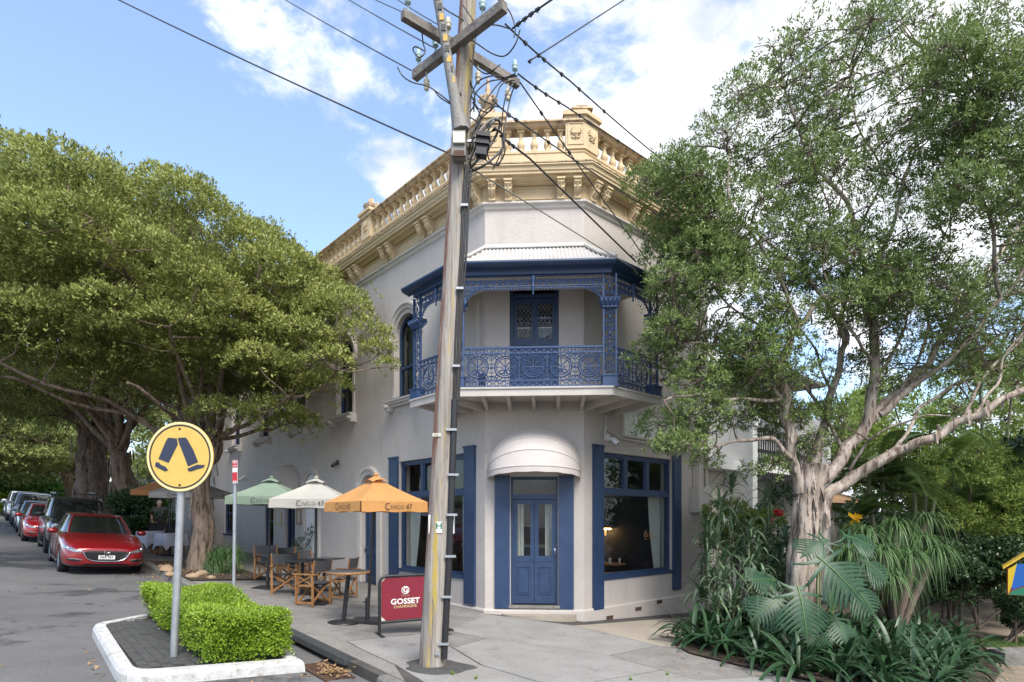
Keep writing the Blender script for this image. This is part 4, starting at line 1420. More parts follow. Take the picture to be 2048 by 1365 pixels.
def post(c, xdir, label=None):
    n = Vector((xdir.y, -xdir.x, 0))
    M = frame(c, xdir, n)
    hwid = 0.115
    mb = MB()
    mb.box((0, 0, ZF + 0.10), (0.27, 0.20, 0.20), M).box((0, 0, ZF + 0.215), (0.30, 0.23, 0.03), M).box((0, 0, ZF + 0.02), (0.31, 0.23, 0.04), M)
    for sx in (-1, 1):
        mb.box((sx * hwid, 0, (ZF + 0.23 + ZB) / 2), (0.028, 0.05, ZB - ZF - 0.23), M)
    pan = mb.build('post', MAT['iron'], balc)
    mb = MB()
    z0, z1 = ZF + 0.24, ZB - 0.64
    for zz0, zz1, m in ((z0, z1, 4), (ZB - 0.45, ZB - 0.02, 1)):
        seg = (zz1 - zz0) / m
        for k in range(m):
            zc = zz0 + (k + 0.5) * seg
            if k == 0 and m > 1:
                mb.ring((0, 0, zc), 0.085, 0.011, 14, M, 4).ring((0, 0, zc), 0.05, 0.008, 10, M, 4).lathe([(0.005, -0.03), (0.032, 0), (0.005, 0.03)], 6, (0, 0, zc), M)
                for sz in (-1, 1):
                    mb.tube([(-0.1, 0, zc + sz * 0.16), (-0.03, 0, zc + sz * 0.1), (0, 0, zc + sz * 0.085), (0.03, 0, zc + sz * 0.1), (0.1, 0, zc + sz * 0.16)], 0.009, 4, False, M)
                continue
            for s in (-1, 1):
                for sz in (-1, 1):
                    mb.tube([(p[0], 0, p[2]) for p in spiral(s * 0.05, zc + sz * seg * 0.24, 0.05, PI if s > 0 else 0, -s * sz * 1.15, 11)], 0.010, 4, False, M)
                    mb.tube([(s * 0.1, 0, zc + sz * seg * 0.5), (s * 0.075, 0, zc + sz * seg * 0.3), (s * 0.02, 0, zc + sz * 0.04), (s * 0.01, 0, zc)], [0.010, 0.012, 0.010, 0.008], 4, False, M)
            mb.lathe([(0.006, -0.04), (0.03, 0), (0.006, 0.04)], 6, (0, 0, zc), M)
            mb.lathe([(0.006, -0.035), (0.024, 0), (0.006, 0.035)], 6, (0, 0, zc + seg * 0.47), M)
    mb.build('scrollwork', MAT['iron'], pan)
    mb = MB()
    zc = ZB - 0.55
    mb.loft([[M @ Vector((sx * w, sy * d, z)) for sx, sy in ((-1, -1), (1, -1), (1, 1), (-1, 1))] for w, d, z in ((0.13, 0.05, zc - 0.09), (0.15, 0.06, zc - 0.075), (0.135, 0.055, zc - 0.06), (0.15, 0.08, zc + 0.0), (0.185, 0.11, zc + 0.06), (0.19, 0.115, zc + 0.085), (0.15, 0.08, zc + 0.095))], smooth=False)
    for k in range(5):
        x = -0.14 + 0.07 * k
        for y in (0.085, -0.085):
            mb.tube([(x, y * 0.7, zc - 0.05), (x * 1.1, y * 1.1, zc + 0.01), (x * 1.2, y * 1.45, zc + 0.05), (x * 1.15, y * 1.25, zc + 0.03)], [0.018, 0.024, 0.018, 0.008], 5, True, M)
    mb.build('capital', MAT['iron'], pan)


sd1 = (pA - pL).normalized()
sd2 = (pR - pB).normalized()
post(pL, sd1)
post(pA, eS)
post(pB, eS)
post(pR, sd2)
# beam, gutter, soffit, roof
sweep([(0.94, ZB + 0.002), (0.94, ZB + 0.10), (1.06, ZB + 0.10), (1.06, ZB + 0.002)], 'beam', MAT['navy'], BT + 0.06, BT + 0.06, balc)
sweep([(1.04, ZB + 0.075), (1.04, ZG - 0.03), (1.20, ZG - 0.01), (1.235, ZG), (1.24, ZG - 0.03), (1.225, ZG - 0.055), (1.19, ZG - 0.085), (1.13, ZG - 0.105), (1.09, ZG - 0.11), (1.075, ZB + 0.075)], 'gutter', MAT['navy'], BT + 0.25, BT + 0.25, balc)
sp = [tuple(WL(BT + 0.1, 0.004, 0)[:2]), tuple(WL(BT + 0.1, 1.03, 0)[:2]), tuple(LM(1.03)[:2]), tuple(RM(1.03)[:2]), tuple(WR(BT + 0.1, 1.03, 0)[:2]), tuple(WR(BT + 0.1, 0.004, 0)[:2]), tuple(RM(0.004)[:2]), tuple(LM(0.004)[:2])]
MB().prism(sp, ZB + 0.105, ZB + 0.125).build('soffit_board', MAT['cream'], balc)


def corrugated(F_, xa, xb, dmin, name):
    """sheet rows of corrugations running up the slope; dmin(x): where the hip cuts the row"""
    D1, zl, zh = 1.2, ZG + 0.005, 7.52
    step = 0.0125
    xs_ = np.arange(xa, xb + 1e-6, step)
    nd = 5
    vs = []
    for i, x in enumerate(xs_):
        d0 = max(0.004, dmin(x))
        for j in range(nd):
            d = D1 + (d0 - D1) * j / (nd - 1)
            f = 1 - d / D1
            z = zl + (zh - zl) * f - 0.05 * math.sin(PI * f)
            vs.append(F_ @ Vector((x, d, z + 0.014 * math.sin(2 * PI * x / 0.076))))
    mb = MB()
    mb.add(vs, [(i * nd + j, (i + 1) * nd + j, (i + 1) * nd + j + 1, i * nd + j + 1) for i in range(len(xs_) - 1) for j in range(nd - 1)], True)
    return mb.build(name, MAT['corrug'], balc)


k225 = math.tan(PI / 8)
corrugated(MS, -hw - k225 * 1.2, hw + k225 * 1.2, lambda x: max(0.0, (abs(x) - hw) / k225), 'roof_sheet')
corrugated(ML, -k225 * 1.2, BT + 0.22, lambda x: max(0.0, -x / k225), 'roof_sheet')
corrugated(MR, -k225 * 1.2, BT + 0.22, lambda x: max(0.0, -x / k225), 'roof_sheet')
for mit in (LM, RM):
    a, b = mit(0.01), mit(1.22)
    a.z, b.z = 7.545, ZG + 0.03
    m_ = (a + b) / 2 - Vector((0, 0, 0.045))
    MB().tube([a, m_, b], 0.035, 6).build('hip_capping', MAT['corrug'], balc)
sweep([(0.0, 7.49), (0.0, 7.60), (0.015, 7.60), (0.09, 7.50), (0.085, 7.485)], 'flashing', MAT['corrug'], BT + 0.2, BT + 0.2, balc)
# wall quoin strip and french doors behind the lace
fd = MB().holed(rect_open(-0.499, 0.499, 4.452, 6.899), [rect_open(-0.43, 0.43, 4.46, 6.52), rect_open(-0.43, 0.43, 6.60, 6.84)], -0.16, -0.06, MS).build('french_door', MAT['navy'], bld)
for s in (-1, 1):
    a, b = (-0.428, -0.003) if s < 0 else (0.003, 0.428)
    lf = MB().holed(rect_open(a, b, 4.47, 6.515), [rect_open(a + 0.075, b - 0.06, 5.70, 6.40)], -0.13, -0.09, MS)
    frame_rect(lf, a + 0.08, b - 0.07, 4.62, 5.05, -0.092, 0.025, 0.02, MS)
    frame_rect(lf, a + 0.08, b - 0.07, 5.13, 5.58, -0.092, 0.025, 0.02, MS)
    lf = lf.build('door_leaf', MAT['navy'], fd)
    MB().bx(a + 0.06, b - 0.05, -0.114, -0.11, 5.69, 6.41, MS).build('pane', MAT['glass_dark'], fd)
    x0, x1, z0, z1 = a + 0.075, b - 0.06, 5.70, 6.40
    mb = MB()
    for k in range(-8, 9):                                   # lead lattice
        for sg_ in (-1, 1):
            pts = []
            xm = (x0 + x1) / 2
            zc = (z0 + z1) / 2 + k * 0.115
            pA_, pB_ = Vector((x0, 0, zc - sg_ * 0.20)), Vector((x1, 0, zc + sg_ * 0.20))
            # clip to the pane in z
            t0, t1 = 0.0, 1.0
            dz = pB_.z - pA_.z
            for lim, up in ((z0, 0), (z1, 1)):
                tt = (lim - pA_.z) / dz
                if (dz > 0) == (up == 1):
                    t1 = min(t1, tt)
                else:
                    t0 = max(t0, tt)
            if t1 - t0 > 0.03:
                q0, q1 = pA_.lerp(pB_, t0), pA_.lerp(pB_, t1)
                mb.tube([(q0.x, -0.104, q0.z), (q1.x, -0.104, q1.z)], 0.005, 4, False, MS)
    mb.bx(x0, x1, -0.112, -0.1, 5.905, 5.925, MS)
    mb.build('lattice', MAT['lead'], lf)
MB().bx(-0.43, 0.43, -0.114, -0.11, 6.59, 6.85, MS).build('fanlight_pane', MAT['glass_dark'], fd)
MB().bx(-0.6, 0.6, -1.0, -0.97, 4.41, 7.0, MS).build('door_curtain', MAT['curtain'], fd)
MB().bx(0.14, 0.24, 0.002, 0.05, ZF + 0.01, 6.55, ML).build('downpipe_strip', MAT['plaster_trim'], bld)
mb = MB()
sc_ = thing('floodlight', 'dark lamp standing on the balcony floor behind the left railing', 'lamp', (MS @ Vector((-1.0, 0.55, ZF))))
MB().box((-1.0, 0.6, ZF + 0.26), (0.14, 0.10, 0.22), MS).build('head', MAT['black'], sc_)
MB().tube([(-1.0, 0.6, ZF), (-1.0, 0.6, ZF + 0.16)], 0.02, 6, True, MS).build('stand', MAT['black'], sc_)
# ------------------------------------------------------------------ power pole and wires
MAT['pole'] = None


def pole_material():
    m = bpy.data.materials.new('weathered_pole_timber')
    m.use_nodes = True
    nt = m.node_tree
    N, L = nt.nodes, nt.links
    b = N['Principled BSDF']
    b.inputs['Roughness'].default_value = 0.85
    pos = N.new('ShaderNodeNewGeometry').outputs['Position']

    def noise(st, sc, det=8):
        mp = N.new('ShaderNodeMapping')
        mp.inputs['Scale'].default_value = st
        L.new(pos, mp.inputs['Vector'])
        n = N.new('ShaderNodeTexNoise')
        n.inputs['Scale'].default_value, n.inputs['Detail'].default_value = sc, det
        n.inputs['Roughness'].default_value = 0.65
        L.new(mp.outputs[0], n.inputs['Vector'])
        return n.outputs['Fac']

    def mixc(f, a, bcol, lo, hi):
        mr = N.new('ShaderNodeMapRange')
        mr.inputs['From Min'].default_value, mr.inputs['From Max'].default_value = lo, hi
        L.new(f, mr.inputs['Value'])
        mx = N.new('ShaderNodeMix')
        mx.data_type = 'RGBA'
        L.new(mr.outputs[0], mx.inputs['Factor'])
        if isinstance(a, tuple):
            mx.inputs['A'].default_value = (*a, 1)
        else:
            L.new(a, mx.inputs['A'])
        mx.inputs['B'].default_value = (*bcol, 1)
        return mx.outputs['Result']
    c = mixc(noise((26, 26, 0.8), 1.0), (0.36, 0.33, 0.295), (0.20, 0.175, 0.15), 0.38, 0.64)      # silvered grain
    c = mixc(noise((34, 34, 1.3), 1.3), c, (0.055, 0.048, 0.042), 0.57, 0.68)                          # checks and cracks
    sx = N.new('ShaderNodeSeparateXYZ')
    L.new(pos, sx.inputs[0])
    # lichen on the middle of the weather face, oxide red on its left edge
    axis = nmath(nt, 'ADD', nmath(nt, 'MULTIPLY', sx.outputs['Z'], 0.063), -1.03)
    dx = nmath(nt, 'SUBTRACT', sx.outputs['X'], axis)
    yl = nmath(nt, 'ADD', noise((9, 9, 0.7), 1.0), nmath(nt, 'MULTIPLY', nmath(nt, 'ABSOLUTE', nmath(nt, 'ADD', dx, 0.005)), -1.7))
    c = mixc(yl, c, (0.40, 0.29, 0.055), 0.49, 0.60)
    rd = nmath(nt, 'SUBTRACT', noise((12, 12, 1.2), 1.0), nmath(nt, 'MULTIPLY', dx, 2.4))
    c = mixc(rd, c, (0.23, 0.115, 0.075), 0.70, 0.82)
    L.new(c, b.inputs['Base Color'])
    bp = N.new('ShaderNodeBump')
    bp.inputs['Strength'].default_value, bp.inputs['Distance'].default_value = 0.8, 0.02
    L.new(noise((30, 30, 1.1), 1.2), bp.inputs['Height'])
    L.new(bp.outputs[0], b.inputs['Normal'])
    return m


MAT['pole'] = pole_material()
MAT['arm'] = pm('weathered_arm_timber', (0.25, 0.225, 0.20), (0.12, 0.105, 0.095), 6, 0.9, 0.6, 30, stretch=(1, 1, 1), spots=(0.07, 0.06, 0.05), spot_scale=9, spot_lo=0.58, spot_hi=0.7)
PY = 7.40
pb = G(864, 1334)
pt = P(944, -150, PY)
pole = thing('power_pole', 'tall grey weathered timber power pole with yellow lichen streaks', 'pole', pb)


def pole_at(z):
    f = (z - pb.z) / (pt.z - pb.z)
    return Vector((pb.x + (pt.x - pb.x) * f, PY, z))


def pole_r(z):
    return 0.168 - 0.068 * (z - pb.z) / 8.6


mb = MB()
rings = []
NA = 56
gro = [0.0] * NA
for _ in range(15):
    k0, dep = rnd.randrange(NA), rnd.uniform(0.03, 0.085)
    gro[k0] -= dep
    gro[(k0 + 1) % NA] -= dep * 0.35
for i in range(90):
    z = pb.z - 0.3 + (pt.z - pb.z + 0.3) * i / 89
    c = pole_at(z)
    r = pole_r(z)
    rg = []
    for k in range(NA):
        a = 2 * PI * k / NA + 0.05 * math.sin(z * 0.7)
        gk = gro[k] * (0.45 + 0.55 * math.sin(z * (0.7 + 0.13 * (k % 5)) + k))
        rr_ = r * (1 + 0.035 * math.sin(3 * a + 0.7) + 0.012 * math.sin(9 * a + z * 0.5) + min(0, gk) + rnd.uniform(-0.006, 0.006))
        rg.append(c + Vector((rr_ * math.cos(a), rr_ * math.sin(a), 0)))
    rings.append(rg)
mb.loft(rings)
mb.build('shaft', MAT['pole'], pole)
mb = MB()                                    # asphalt collar at the foot
mb.lathe([(0.44, -0.02), (0.40, 0.012), (0.28, 0.035), (0.0, 0.05)], 28, (pb.x + 0.06, pb.y - 0.02, pb.z), None)
mb.v = [(pb.x + (x - pb.x) * (1 + 0.16 * math.sin(3 * math.atan2(y - pb.y, x - pb.x) + 1) + 0.09 * math.sin(7 * math.atan2(y - pb.y, x - pb.x))), y, z - 0.0714 * (x - pb.x)) for x, y, z in mb.v]
mb.build('asphalt_collar', pm('dark_asphalt_patch', (0.075, 0.073, 0.072), (0.05, 0.05, 0.05), 6, 0.9, 0.8, 60, world_co=True, grain=(60, 0.4)), pole)
ppx = lambda x, y, Y=PY: P(x, y, Y)
# cable riser with straps
mb = MB()
rp = [(882, 1318), (893, 1100), (903, 800), (915, 640), (924, 500), (928, 420), (933, 330)]
mb.tube([ppx(x + 6, y, PY - 0.1) for x, y in rp[:2]] + [ppx(x + 6, y, PY - 0.1) for x, y in rp[2:3]], 0.042, 10)
mb.build('riser_pipe', MAT['black'], pole)
mb = MB()
for dx in (-4, 2, 7):
    mb.tube(bez([ppx(x + dx + (6 if y > 700 else 3) + 2 * math.sin(y), y, PY - 0.11) for x, y in rp[2:]], 4), 0.013, 6)
mb.build('riser_cables', MAT['black'], pole)
for x, y in ((889, 1288), (896, 1194), (903, 1113), (906, 1030), (909, 950), (905, 860), (915, 733), (922, 578), (931, 412)):
    c = ppx(x - 2, y, PY - 0.13)
    MB().box(c, (0.13 if y > 800 else 0.09, 0.06, 0.028)).build('strap', MAT['steel'], pole)
MB().box(ppx(875, 1293 + 14, PY - 0.168), (0.06, 0.006, 0.05)).build('date_tag', MAT['steel'], pole)
o = MB().box(ppx(878, 1055, PY - 0.165), (0.072, 0.006, 0.135)).build('marker_plate', MAT['white'], pole)
mb = MB()
MAT['ink_green'] = pm('green_print', (0.01, 0.16, 0.09), None, rough=0.5)
text(mb, 'H', 0.11, Matrix.Translation(ppx(878, 1053, PY - 0.170)), 1.0, 0.003)
mb.build('lettering', MAT['ink_green'], o)
o = MB().box(ppx(873.5, 870, PY - 0.155), (0.10, 0.006, 0.04)).build('number_tag', MAT['cream'], pole)
mb = MB()
text(mb, '3051', 0.036, Matrix.Translation(ppx(873.5, 870, PY - 0.16)), 1.0)
mb.build('lettering', MAT['ink'], o)
for x in (861, 906):
    MB().box(ppx(x, 1049, PY - 0.05), (0.03, 0.12, 0.23)).build('reflector_strip', MAT['white'], pole)


def beam(a, b, w, h):
    return MB().bar(a, b, w, h)


HA = (HY - 84) * PY / FPX + CZ               # height of the crossarms


def at_h(px, py, z):
    Y = (z - CZ) * FPX / (HY - py)
    return P(px, py, Y)


aA, aB = at_h(800, 6, HA + 0.09), at_h(1036, 152, HA + 0.09)
bA, bB = at_h(832, 166, HA - 0.08), at_h(1010, 30, HA - 0.08)
offA = Vector((0.0, 0.16, 0))
beam(aA + offA, aB + offA, 0.085, 0.105).build('crossarm', MAT['arm'], pole)
beam(bA - Vector((0, 0.12, 0)), bB - Vector((0, 0.12, 0)), 0.09, 0.115).build('crossarm', MAT['arm'], pole)
MB().bar(pole_at(HA - 0.75) - Vector((0.02, 0.12, 0)), bB - Vector((0.5, -0.38, 0.0)), 0.012, 0.05).bar(pole_at(HA - 0.75) - Vector((0.02, 0.12, 0)), bA + Vector((0.45, -0.45, 0)), 0.012, 0.05).build('brace', MAT['arm'], pole)
ins = MB().lathe([(0.012, -0.10), (0.012, 0.0), (0.036, 0.005), (0.042, 0.03), (0.03, 0.045), (0.045, 0.06), (0.045, 0.075), (0.028, 0.09), (0.034, 0.11), (0.03, 0.135), (0.012, 0.15)], 10).mesh('insulator')
ins2 = MB().lathe([(0.012, -0.10), (0.012, 0.0), (0.036, 0.005), (0.042, 0.03), (0.03, 0.045), (0.045, 0.06), (0.045, 0.075), (0.028, 0.09), (0.034, 0.11), (0.03, 0.135), (0.012, 0.15)], 10).mesh('insulator')


def insul(v, cream=False, rot=None):
    M = Matrix.Translation(v)
    if rot is not None:
        M = M @ rot
    place(ins2 if cream else ins, 'insulator', MAT['ceramic_cream' if cream else 'ceramic'], pole, M)


TOPA = Vector((0, 0, 0.165))
for f in (0.04, 0.36, 0.52, 0.97):
    insul((aA + offA).lerp(aB + offA, f) + TOPA, f in (0.36,))
for f in (0.05, 0.26, 0.78, 0.97):
    insul((bA - Vector((0, 0.12, 0))).lerp(bB - Vector((0, 0.12, 0)), f) + TOPA)
for f in (0.62, 0.9):
    insul((aA + offA).lerp(aB + offA, f) - TOPA, True, Matrix.Rotation(PI, 4, 'X'))
insul((bA - Vector((0, 0.12, 0))).lerp(bB - Vector((0, 0.12, 0)), 0.15) - TOPA, True, Matrix.Rotation(PI, 4, 'X'))
# striped cable guard leaning on the pole
g0, g1 = P(868, -40, PY - 0.25), P(911, 205, PY - 0.16)
mb = MB()
mb.tube([g0, g0.lerp(g1, 0.5), g1, P(922, 262, PY - 0.14)], [0.05, 0.055, 0.07, 0.11], 8)
MAT['guard'] = pm('grey_cable_guard', (0.26, 0.25, 0.23), (0.18, 0.17, 0.155), 12, 0.7, 0.3, 40)
gd_ = mb.build('cable_guard', MAT['guard'], pole)
MAT['guard_y'] = pm('worn_yellow_paint', (0.66, 0.38, 0.06), (0.5, 0.3, 0.06), 14, 0.6)
for k in range(9):
    f = 0.16 + k * 0.085
    p_ = g0.lerp(g1, f)
    MB().box(p_ + Vector((0.012, -0.052, 0)), (0.05, 0.014, 0.075), None).build('stripe', MAT['guard_y'] if k % 2 == 0 else MAT['black'], gd_)
# fuse box and junction pack
fb = MB().box(ppx(918, 293, PY - 0.20), (0.17, 0.14, 0.30))
fb = fb.build('fuse_box', MAT['guard'], pole)
MB().box(ppx(918, 276, PY - 0.29), (0.14, 0.03, 0.13)).build('box_face', MAT['cream'], fb)
MB().box(ppx(918, 308, PY - 0.29), (0.13, 0.03, 0.07)).build('box_recess', MAT['rust'], fb)
jp = MB()
Mj = Matrix.Translation(ppx(966, 285, PY - 0.15)) @ Matrix.Rotation(0.12, 4, 'Y')
jp.box((0, 0, 0), (0.15, 0.12, 0.21), Mj).box((0, -0.02, -0.15), (0.13, 0.12, 0.08), Mj).box((0, -0.02, 0.04), (0.175, 0.14, 0.025), Mj).box((0, -0.02, -0.05), (0.175, 0.14, 0.025), Mj)
jp.build('junction_pack', MAT['black'], pole)
MB().bar(ppx(935, 283, PY - 0.1), ppx(962, 283, PY - 0.1), 0.03, 0.03).build('junction_arm', MAT['steel'], pole)

# loose cable loops round the head of the pole
loops = thing('cable_tangle', 'tangle of looped black service cables beside the pole top', 'cables', ppx(960, 230, PY))
LP = [
    [(938, 330), (955, 250), (985, 215), (1003, 170), (1030, 160)],
    [(940, 335), (950, 270), (962, 220), (1000, 165), (1035, 152)],
    [(985, 340), (1000, 310), (1006, 280), (1000, 262), (975, 268), (950, 300), (937, 334)],
    [(938, 345), (970, 330), (1003, 300), (1008, 275), (992, 258), (985, 262)],
    [(960, 310), (985, 330), (1002, 322), (1010, 300), (1008, 268), (1020, 200), (1032, 165)],
    [(945, 320), (960, 290), (975, 262), (985, 245), (996, 236), (975, 245), (950, 275)],
    [(975, 310), (982, 326), (998, 330), (1005, 300), (1003, 260), (1010, 200), (1026, 168)],
    [(940, 200), (955, 165), (985, 152), (1010, 155), (1032, 150)],
    [(948, 225), (950, 190), (975, 165), (1005, 158), (1030, 148)],
    [(938, 310), (948, 260), (975, 218), (1000, 215), (1020, 235)],
    [(1040, 60), (1030, 90), (1010, 112), (985, 108), (950, 85), (930, 72)],
    [(940, 120), (958, 140), (975, 148), (990, 138), (1000, 130)],
    [(842, 48), (846, 85), (850, 105), (838, 115), (826, 100), (832, 94), (848, 102)],
    [(795, 135), (805, 152), (825, 165), (860, 175), (900, 205)],
    [(868, 180), (880, 195), (900, 208), (912, 214)],
    [(868, 2), (895, 22), (925, 40), (950, 60), (985, 50), (1020, 58)],
    [(925, 10), (945, 40), (952, 62), (948, 100), (942, 140)],
    [(1000, 0), (1020, 25), (1030, 55), (1028, 75)],
    [(940, 235), (955, 245), (968, 262), (970, 280)],
    [(940, 165), (950, 185), (965, 200), (985, 210)],
    [(935, 150), (945, 175), (950, 205), (940, 225)],
    [(942, 190), (955, 215), (975, 225), (990, 212)],
    [(936, 300), (950, 268), (960, 245), (958, 225), (945, 205)],
    [(938, 320), (962, 270), (978, 250), (992, 240), (1000, 250), (985, 285), (960, 315), (940, 338)],
]
for i, lp in enumerate(LP):
    dy = -0.05 - 0.012 * (i % 9)
    mb = MB()
    mb.tube(bez([P(x, y, PY + dy + 0.05 * math.sin(k * 2.1 + i)) for k, (x, y) in enumerate(lp)], 7), 0.0085 if i not in (3, 5, 23) else 0.015, 5)
    mb.build('cable', MAT['guard'] if i in (5,) else MAT['black'], loops)


def wire(name, pts, r, lab, sag=0.0, beads=(), mat='black', group='overhead wires at the pole'):
    pts = [Vector(p) for p in pts]
    full = []
    for i in range(len(pts) - 1):
        m = 14
        for k in range(m):
            f = k / m
            full.append(pts[i].lerp(pts[i + 1], f) - Vector((0, 0, sag * 4 * f * (1 - f))))
    full.append(pts[-1])
    mb = MB()
    mb.tube(full, r, 5)
    root = mb.build(name, MAT[mat])
    tag(root, lab, 'wire', group)
    for f in beads:
        i = int(f * (len(full) - 1))
        p, q = full[i], full[min(i + 1, len(full) - 1)]
        d = (q - p).normalized()
        b = MB().bar(p - d * 0.03, p + d * 0.03, 0.03, 0.028).bar(p - d * 0.008 - Vector((0, 0, 0.02)), p + d * 0.008 - Vector((0, 0, 0.02)), 0.02, 0.03)
        b.build('clamp', MAT['black'], root)
    return root


wire('overhead_wire', [P(200, -18, 9.5), P(890, 304, PY - 0.12)], 0.011, 'single black wire dropping across the blue sky from the top left to the pole', 0.03)
wire('overhead_wire', [P(520, -30, 13), P(822, 141, PY + 0.3)], 0.009, 'black wire from the upper left ending at the lower crossarm tip', 0.02)
wire('overhead_wire', [P(640, -35, 13), P(868, 96, PY + 0.3)], 0.009, 'black wire from the upper left ending inboard on the lower crossarm', 0.02)
wire('overhead_wire', [P(700, -25, 12), P(862, 48, PY + 0.1)], 0.008, 'black wire from the top edge ending below the upper crossarm', 0.02)
wire('overhead_wire', [P(760, -25, 11), P(880, 52, PY + 0.1)], 0.008, 'short black wire from the top edge closest to the striped guard', 0.02)
wire('overhead_wire', [P(1036, 148, PY + 0.3), P(1130, 212, 8.6), P(1400, 385, 14), P(1750, 620, 26)], 0.011, 'clamped black wire running down right from the upper crossarm tip', 0.02, (0.12, 0.2, 0.29, 0.36, 0.43))
wire('overhead_wire', [P(1010, 48, PY - 0.2), P(1140, 162, 8.2), P(1330, 325, 11.5), P(1700, 640, 22)], 0.011, 'uppermost black wire with clamps passing above the parapet to the right', 0.02, (0.1, 0.2, 0.3, 0.38, 0.44))
wire('overhead_wire', [P(985, 200, PY), P(1040, 245, 7.8), P(1330, 440, 11.5), P(1640, 650, 20)], 0.010, 'black wire with clamps crossing the parapet balusters', 0.02, (0.2, 0.3, 0.4))
wire('overhead_wire', [P(1000, 272, PY - 0.05), P(1060, 318, 8.0), P(1272, 524, 10.75)], 0.014, 'thick black service cable running down to the balcony gutter corner', 0.0, (0.15, 0.22))
wire('overhead_wire', [P(936, 333, PY - 0.1), P(1268, 538, 10.75)], 0.009, 'thin pale service wire from the pole to the balcony gutter', 0.0, mat='guard')
wire('overhead_wire', [P(1060, 122, PY + 0.25), P(1270, -14, 9.0)], 0.009, 'black wire rising right from the crossarm toward the top edge', 0.0, (0.06, 0.12))
wire('overhead_wire', [P(1024, 58, PY - 0.1), P(1115, -8, 7.0)], 0.012, 'twisted black wire rising from the lower crossarm tip to the top edge', -0.01, (0.2, 0.3, 0.45, 0.6))
wire('overhead_wire', [P(1008, 20, PY - 0.2), P(985, -20, 6.5)], 0.010, 'short black wire leaving the frame directly above the crossarm end', 0.0)
wire('overhead_wire', [P(1040, 165, PY + 0.3), P(1265, 480, 10.9), P(1420, 700, 13.2)], 0.010, 'black cable descending past the corner pier to the tree edge', 0.02, (0.1, 0.2))
# ------------------------------------------------------------------ street signs
b0, c0 = G(347, 1313), P(361, 914, 7.0)
sg = thing('crossing_sign', 'round yellow walking legs crossing sign on a grey post in the island', 'sign', b0)
MB().tube([b0 - Vector((0, 0, 0.1)), c0 + Vector((0.01, 0.06, 0.35))], 0.043, 12).build('post', MAT['steel'], sg)
R_ = 0.412
fz = Matrix.Translation(c0) @ Matrix.Rotation(math.radians(-4), 4, 'Z')
mb = MB()
mb.lathe([(R_, -0.004), (R_, 0.012), (0.0, 0.012)], 48, (0, 0, 0), fz @ Matrix.Rotation(PI / 2, 4, 'X'), smooth=False)
disc = mb.build('disc', MAT['sign_yellow'], sg)


def annulus(r0, r1, y, n=48):
    a_ = [(r1 * math.cos(2 * PI * k / n), r1 * math.sin(2 * PI * k / n)) for k in range(n)]
    b_ = [(r0 * math.cos(2 * PI * k / n), r0 * math.sin(2 * PI * k / n)) for k in range(n)]
    vs = [fz @ Vector((x, y, z)) for x, z in a_ + b_]
    return vs, [(k, (k + 1) % n, n + (k + 1) % n, n + k) for k in range(n)]


MB().add(*annulus(0.385, 0.411, -0.0135)).build('rim', MAT['sign_cream'], disc)
MB().add(*annulus(0.362, 0.380, -0.0138)).build('ring', MAT['ink'], disc)
k_ = R_ / 69.0
sp_ = lambda pts: [((x - 361) * k_, (914 - y) * k_) for x, y in pts]
MAT['sign_ink'] = pm('dull_navy_print', (0.025, 0.032, 0.06), None, rough=0.55)
for poly in ([(337, 876), (355, 878), (357, 890), (338, 926), (317, 918), (332, 884)],
             [(357, 877), (373, 876), (378, 882), (389, 901), (399, 925), (378, 933), (367, 905), (360, 888)],
             [(311, 925), (317, 925), (322, 930), (332, 934), (337, 941), (330, 943), (318, 937), (310, 933)],
             [(377, 938), (391, 932), (398, 930), (413, 931), (410, 936), (398, 939), (386, 943), (379, 943)]):
    MB().prism(sp_(poly), -0.0165, -0.013, fz, 'y').build('symbol', MAT['sign_ink'], disc)
for yy in (0.33, -0.335):
    MB().lathe([(0.014, 0), (0.014, 0.006), (0.006, 0.010)], 8, (0, 0, 0), fz @ Matrix.Translation((0.0, -0.013, yy)) @ Matrix.Rotation(PI / 2, 4, 'X')).build('bolt', MAT['rust'], disc)

b0 = WL(-0.15, 3.85)
b0 = Vector((-5.60, 11.87, 0)); b0.z = gz(b0.x, b0.y)
ns = thing('parking_sign', 'narrow red and white parking restriction sign on a grey post', 'sign', b0)
tp = P(471, 921, 11.87)
MB().tube([b0 - Vector((0, 0, 0.1)), tp], 0.034, 10).build('post', MAT['steel'], ns)
Mx = Matrix.Translation(P(470, 944, 11.80)) @ Matrix.Rotation(math.radians(-28), 4, 'Z')
pl_s = MB().box((0, 0, 0), (0.15, 0.006, 0.46), Mx).build('plate', MAT['white'], ns)
MB().box((0, -0.004, 0.155), (0.145, 0.003, 0.14), Mx).build('red_panel', MAT['sign_red'], pl_s)
MB().box((0, -0.004, -0.11), (0.145, 0.003, 0.20), Mx).build('red_panel', MAT['sign_red'], pl_s)
mb = MB()
text(mb, 'NO', 0.075, Mx @ Matrix.Translation((0, -0.007, 0.19)), 1.0, 0.002)
text(mb, 'STOPPING', 0.03, Mx @ Matrix.Translation((0, -0.007, 0.12)), 0.85, 0.001)
mb.box((0, -0.007, -0.19), (0.11, 0.002, 0.016), Mx)
mb.build('lettering', MAT['ink_white'], pl_s)

# ------------------------------------------------------------------ umbrellas
UMB = {}


def canvas(name, c):
    return pm(name, c, tuple(v * 0.88 for v in c), 3, 0.9, 0.12, 60, trans=0.22)


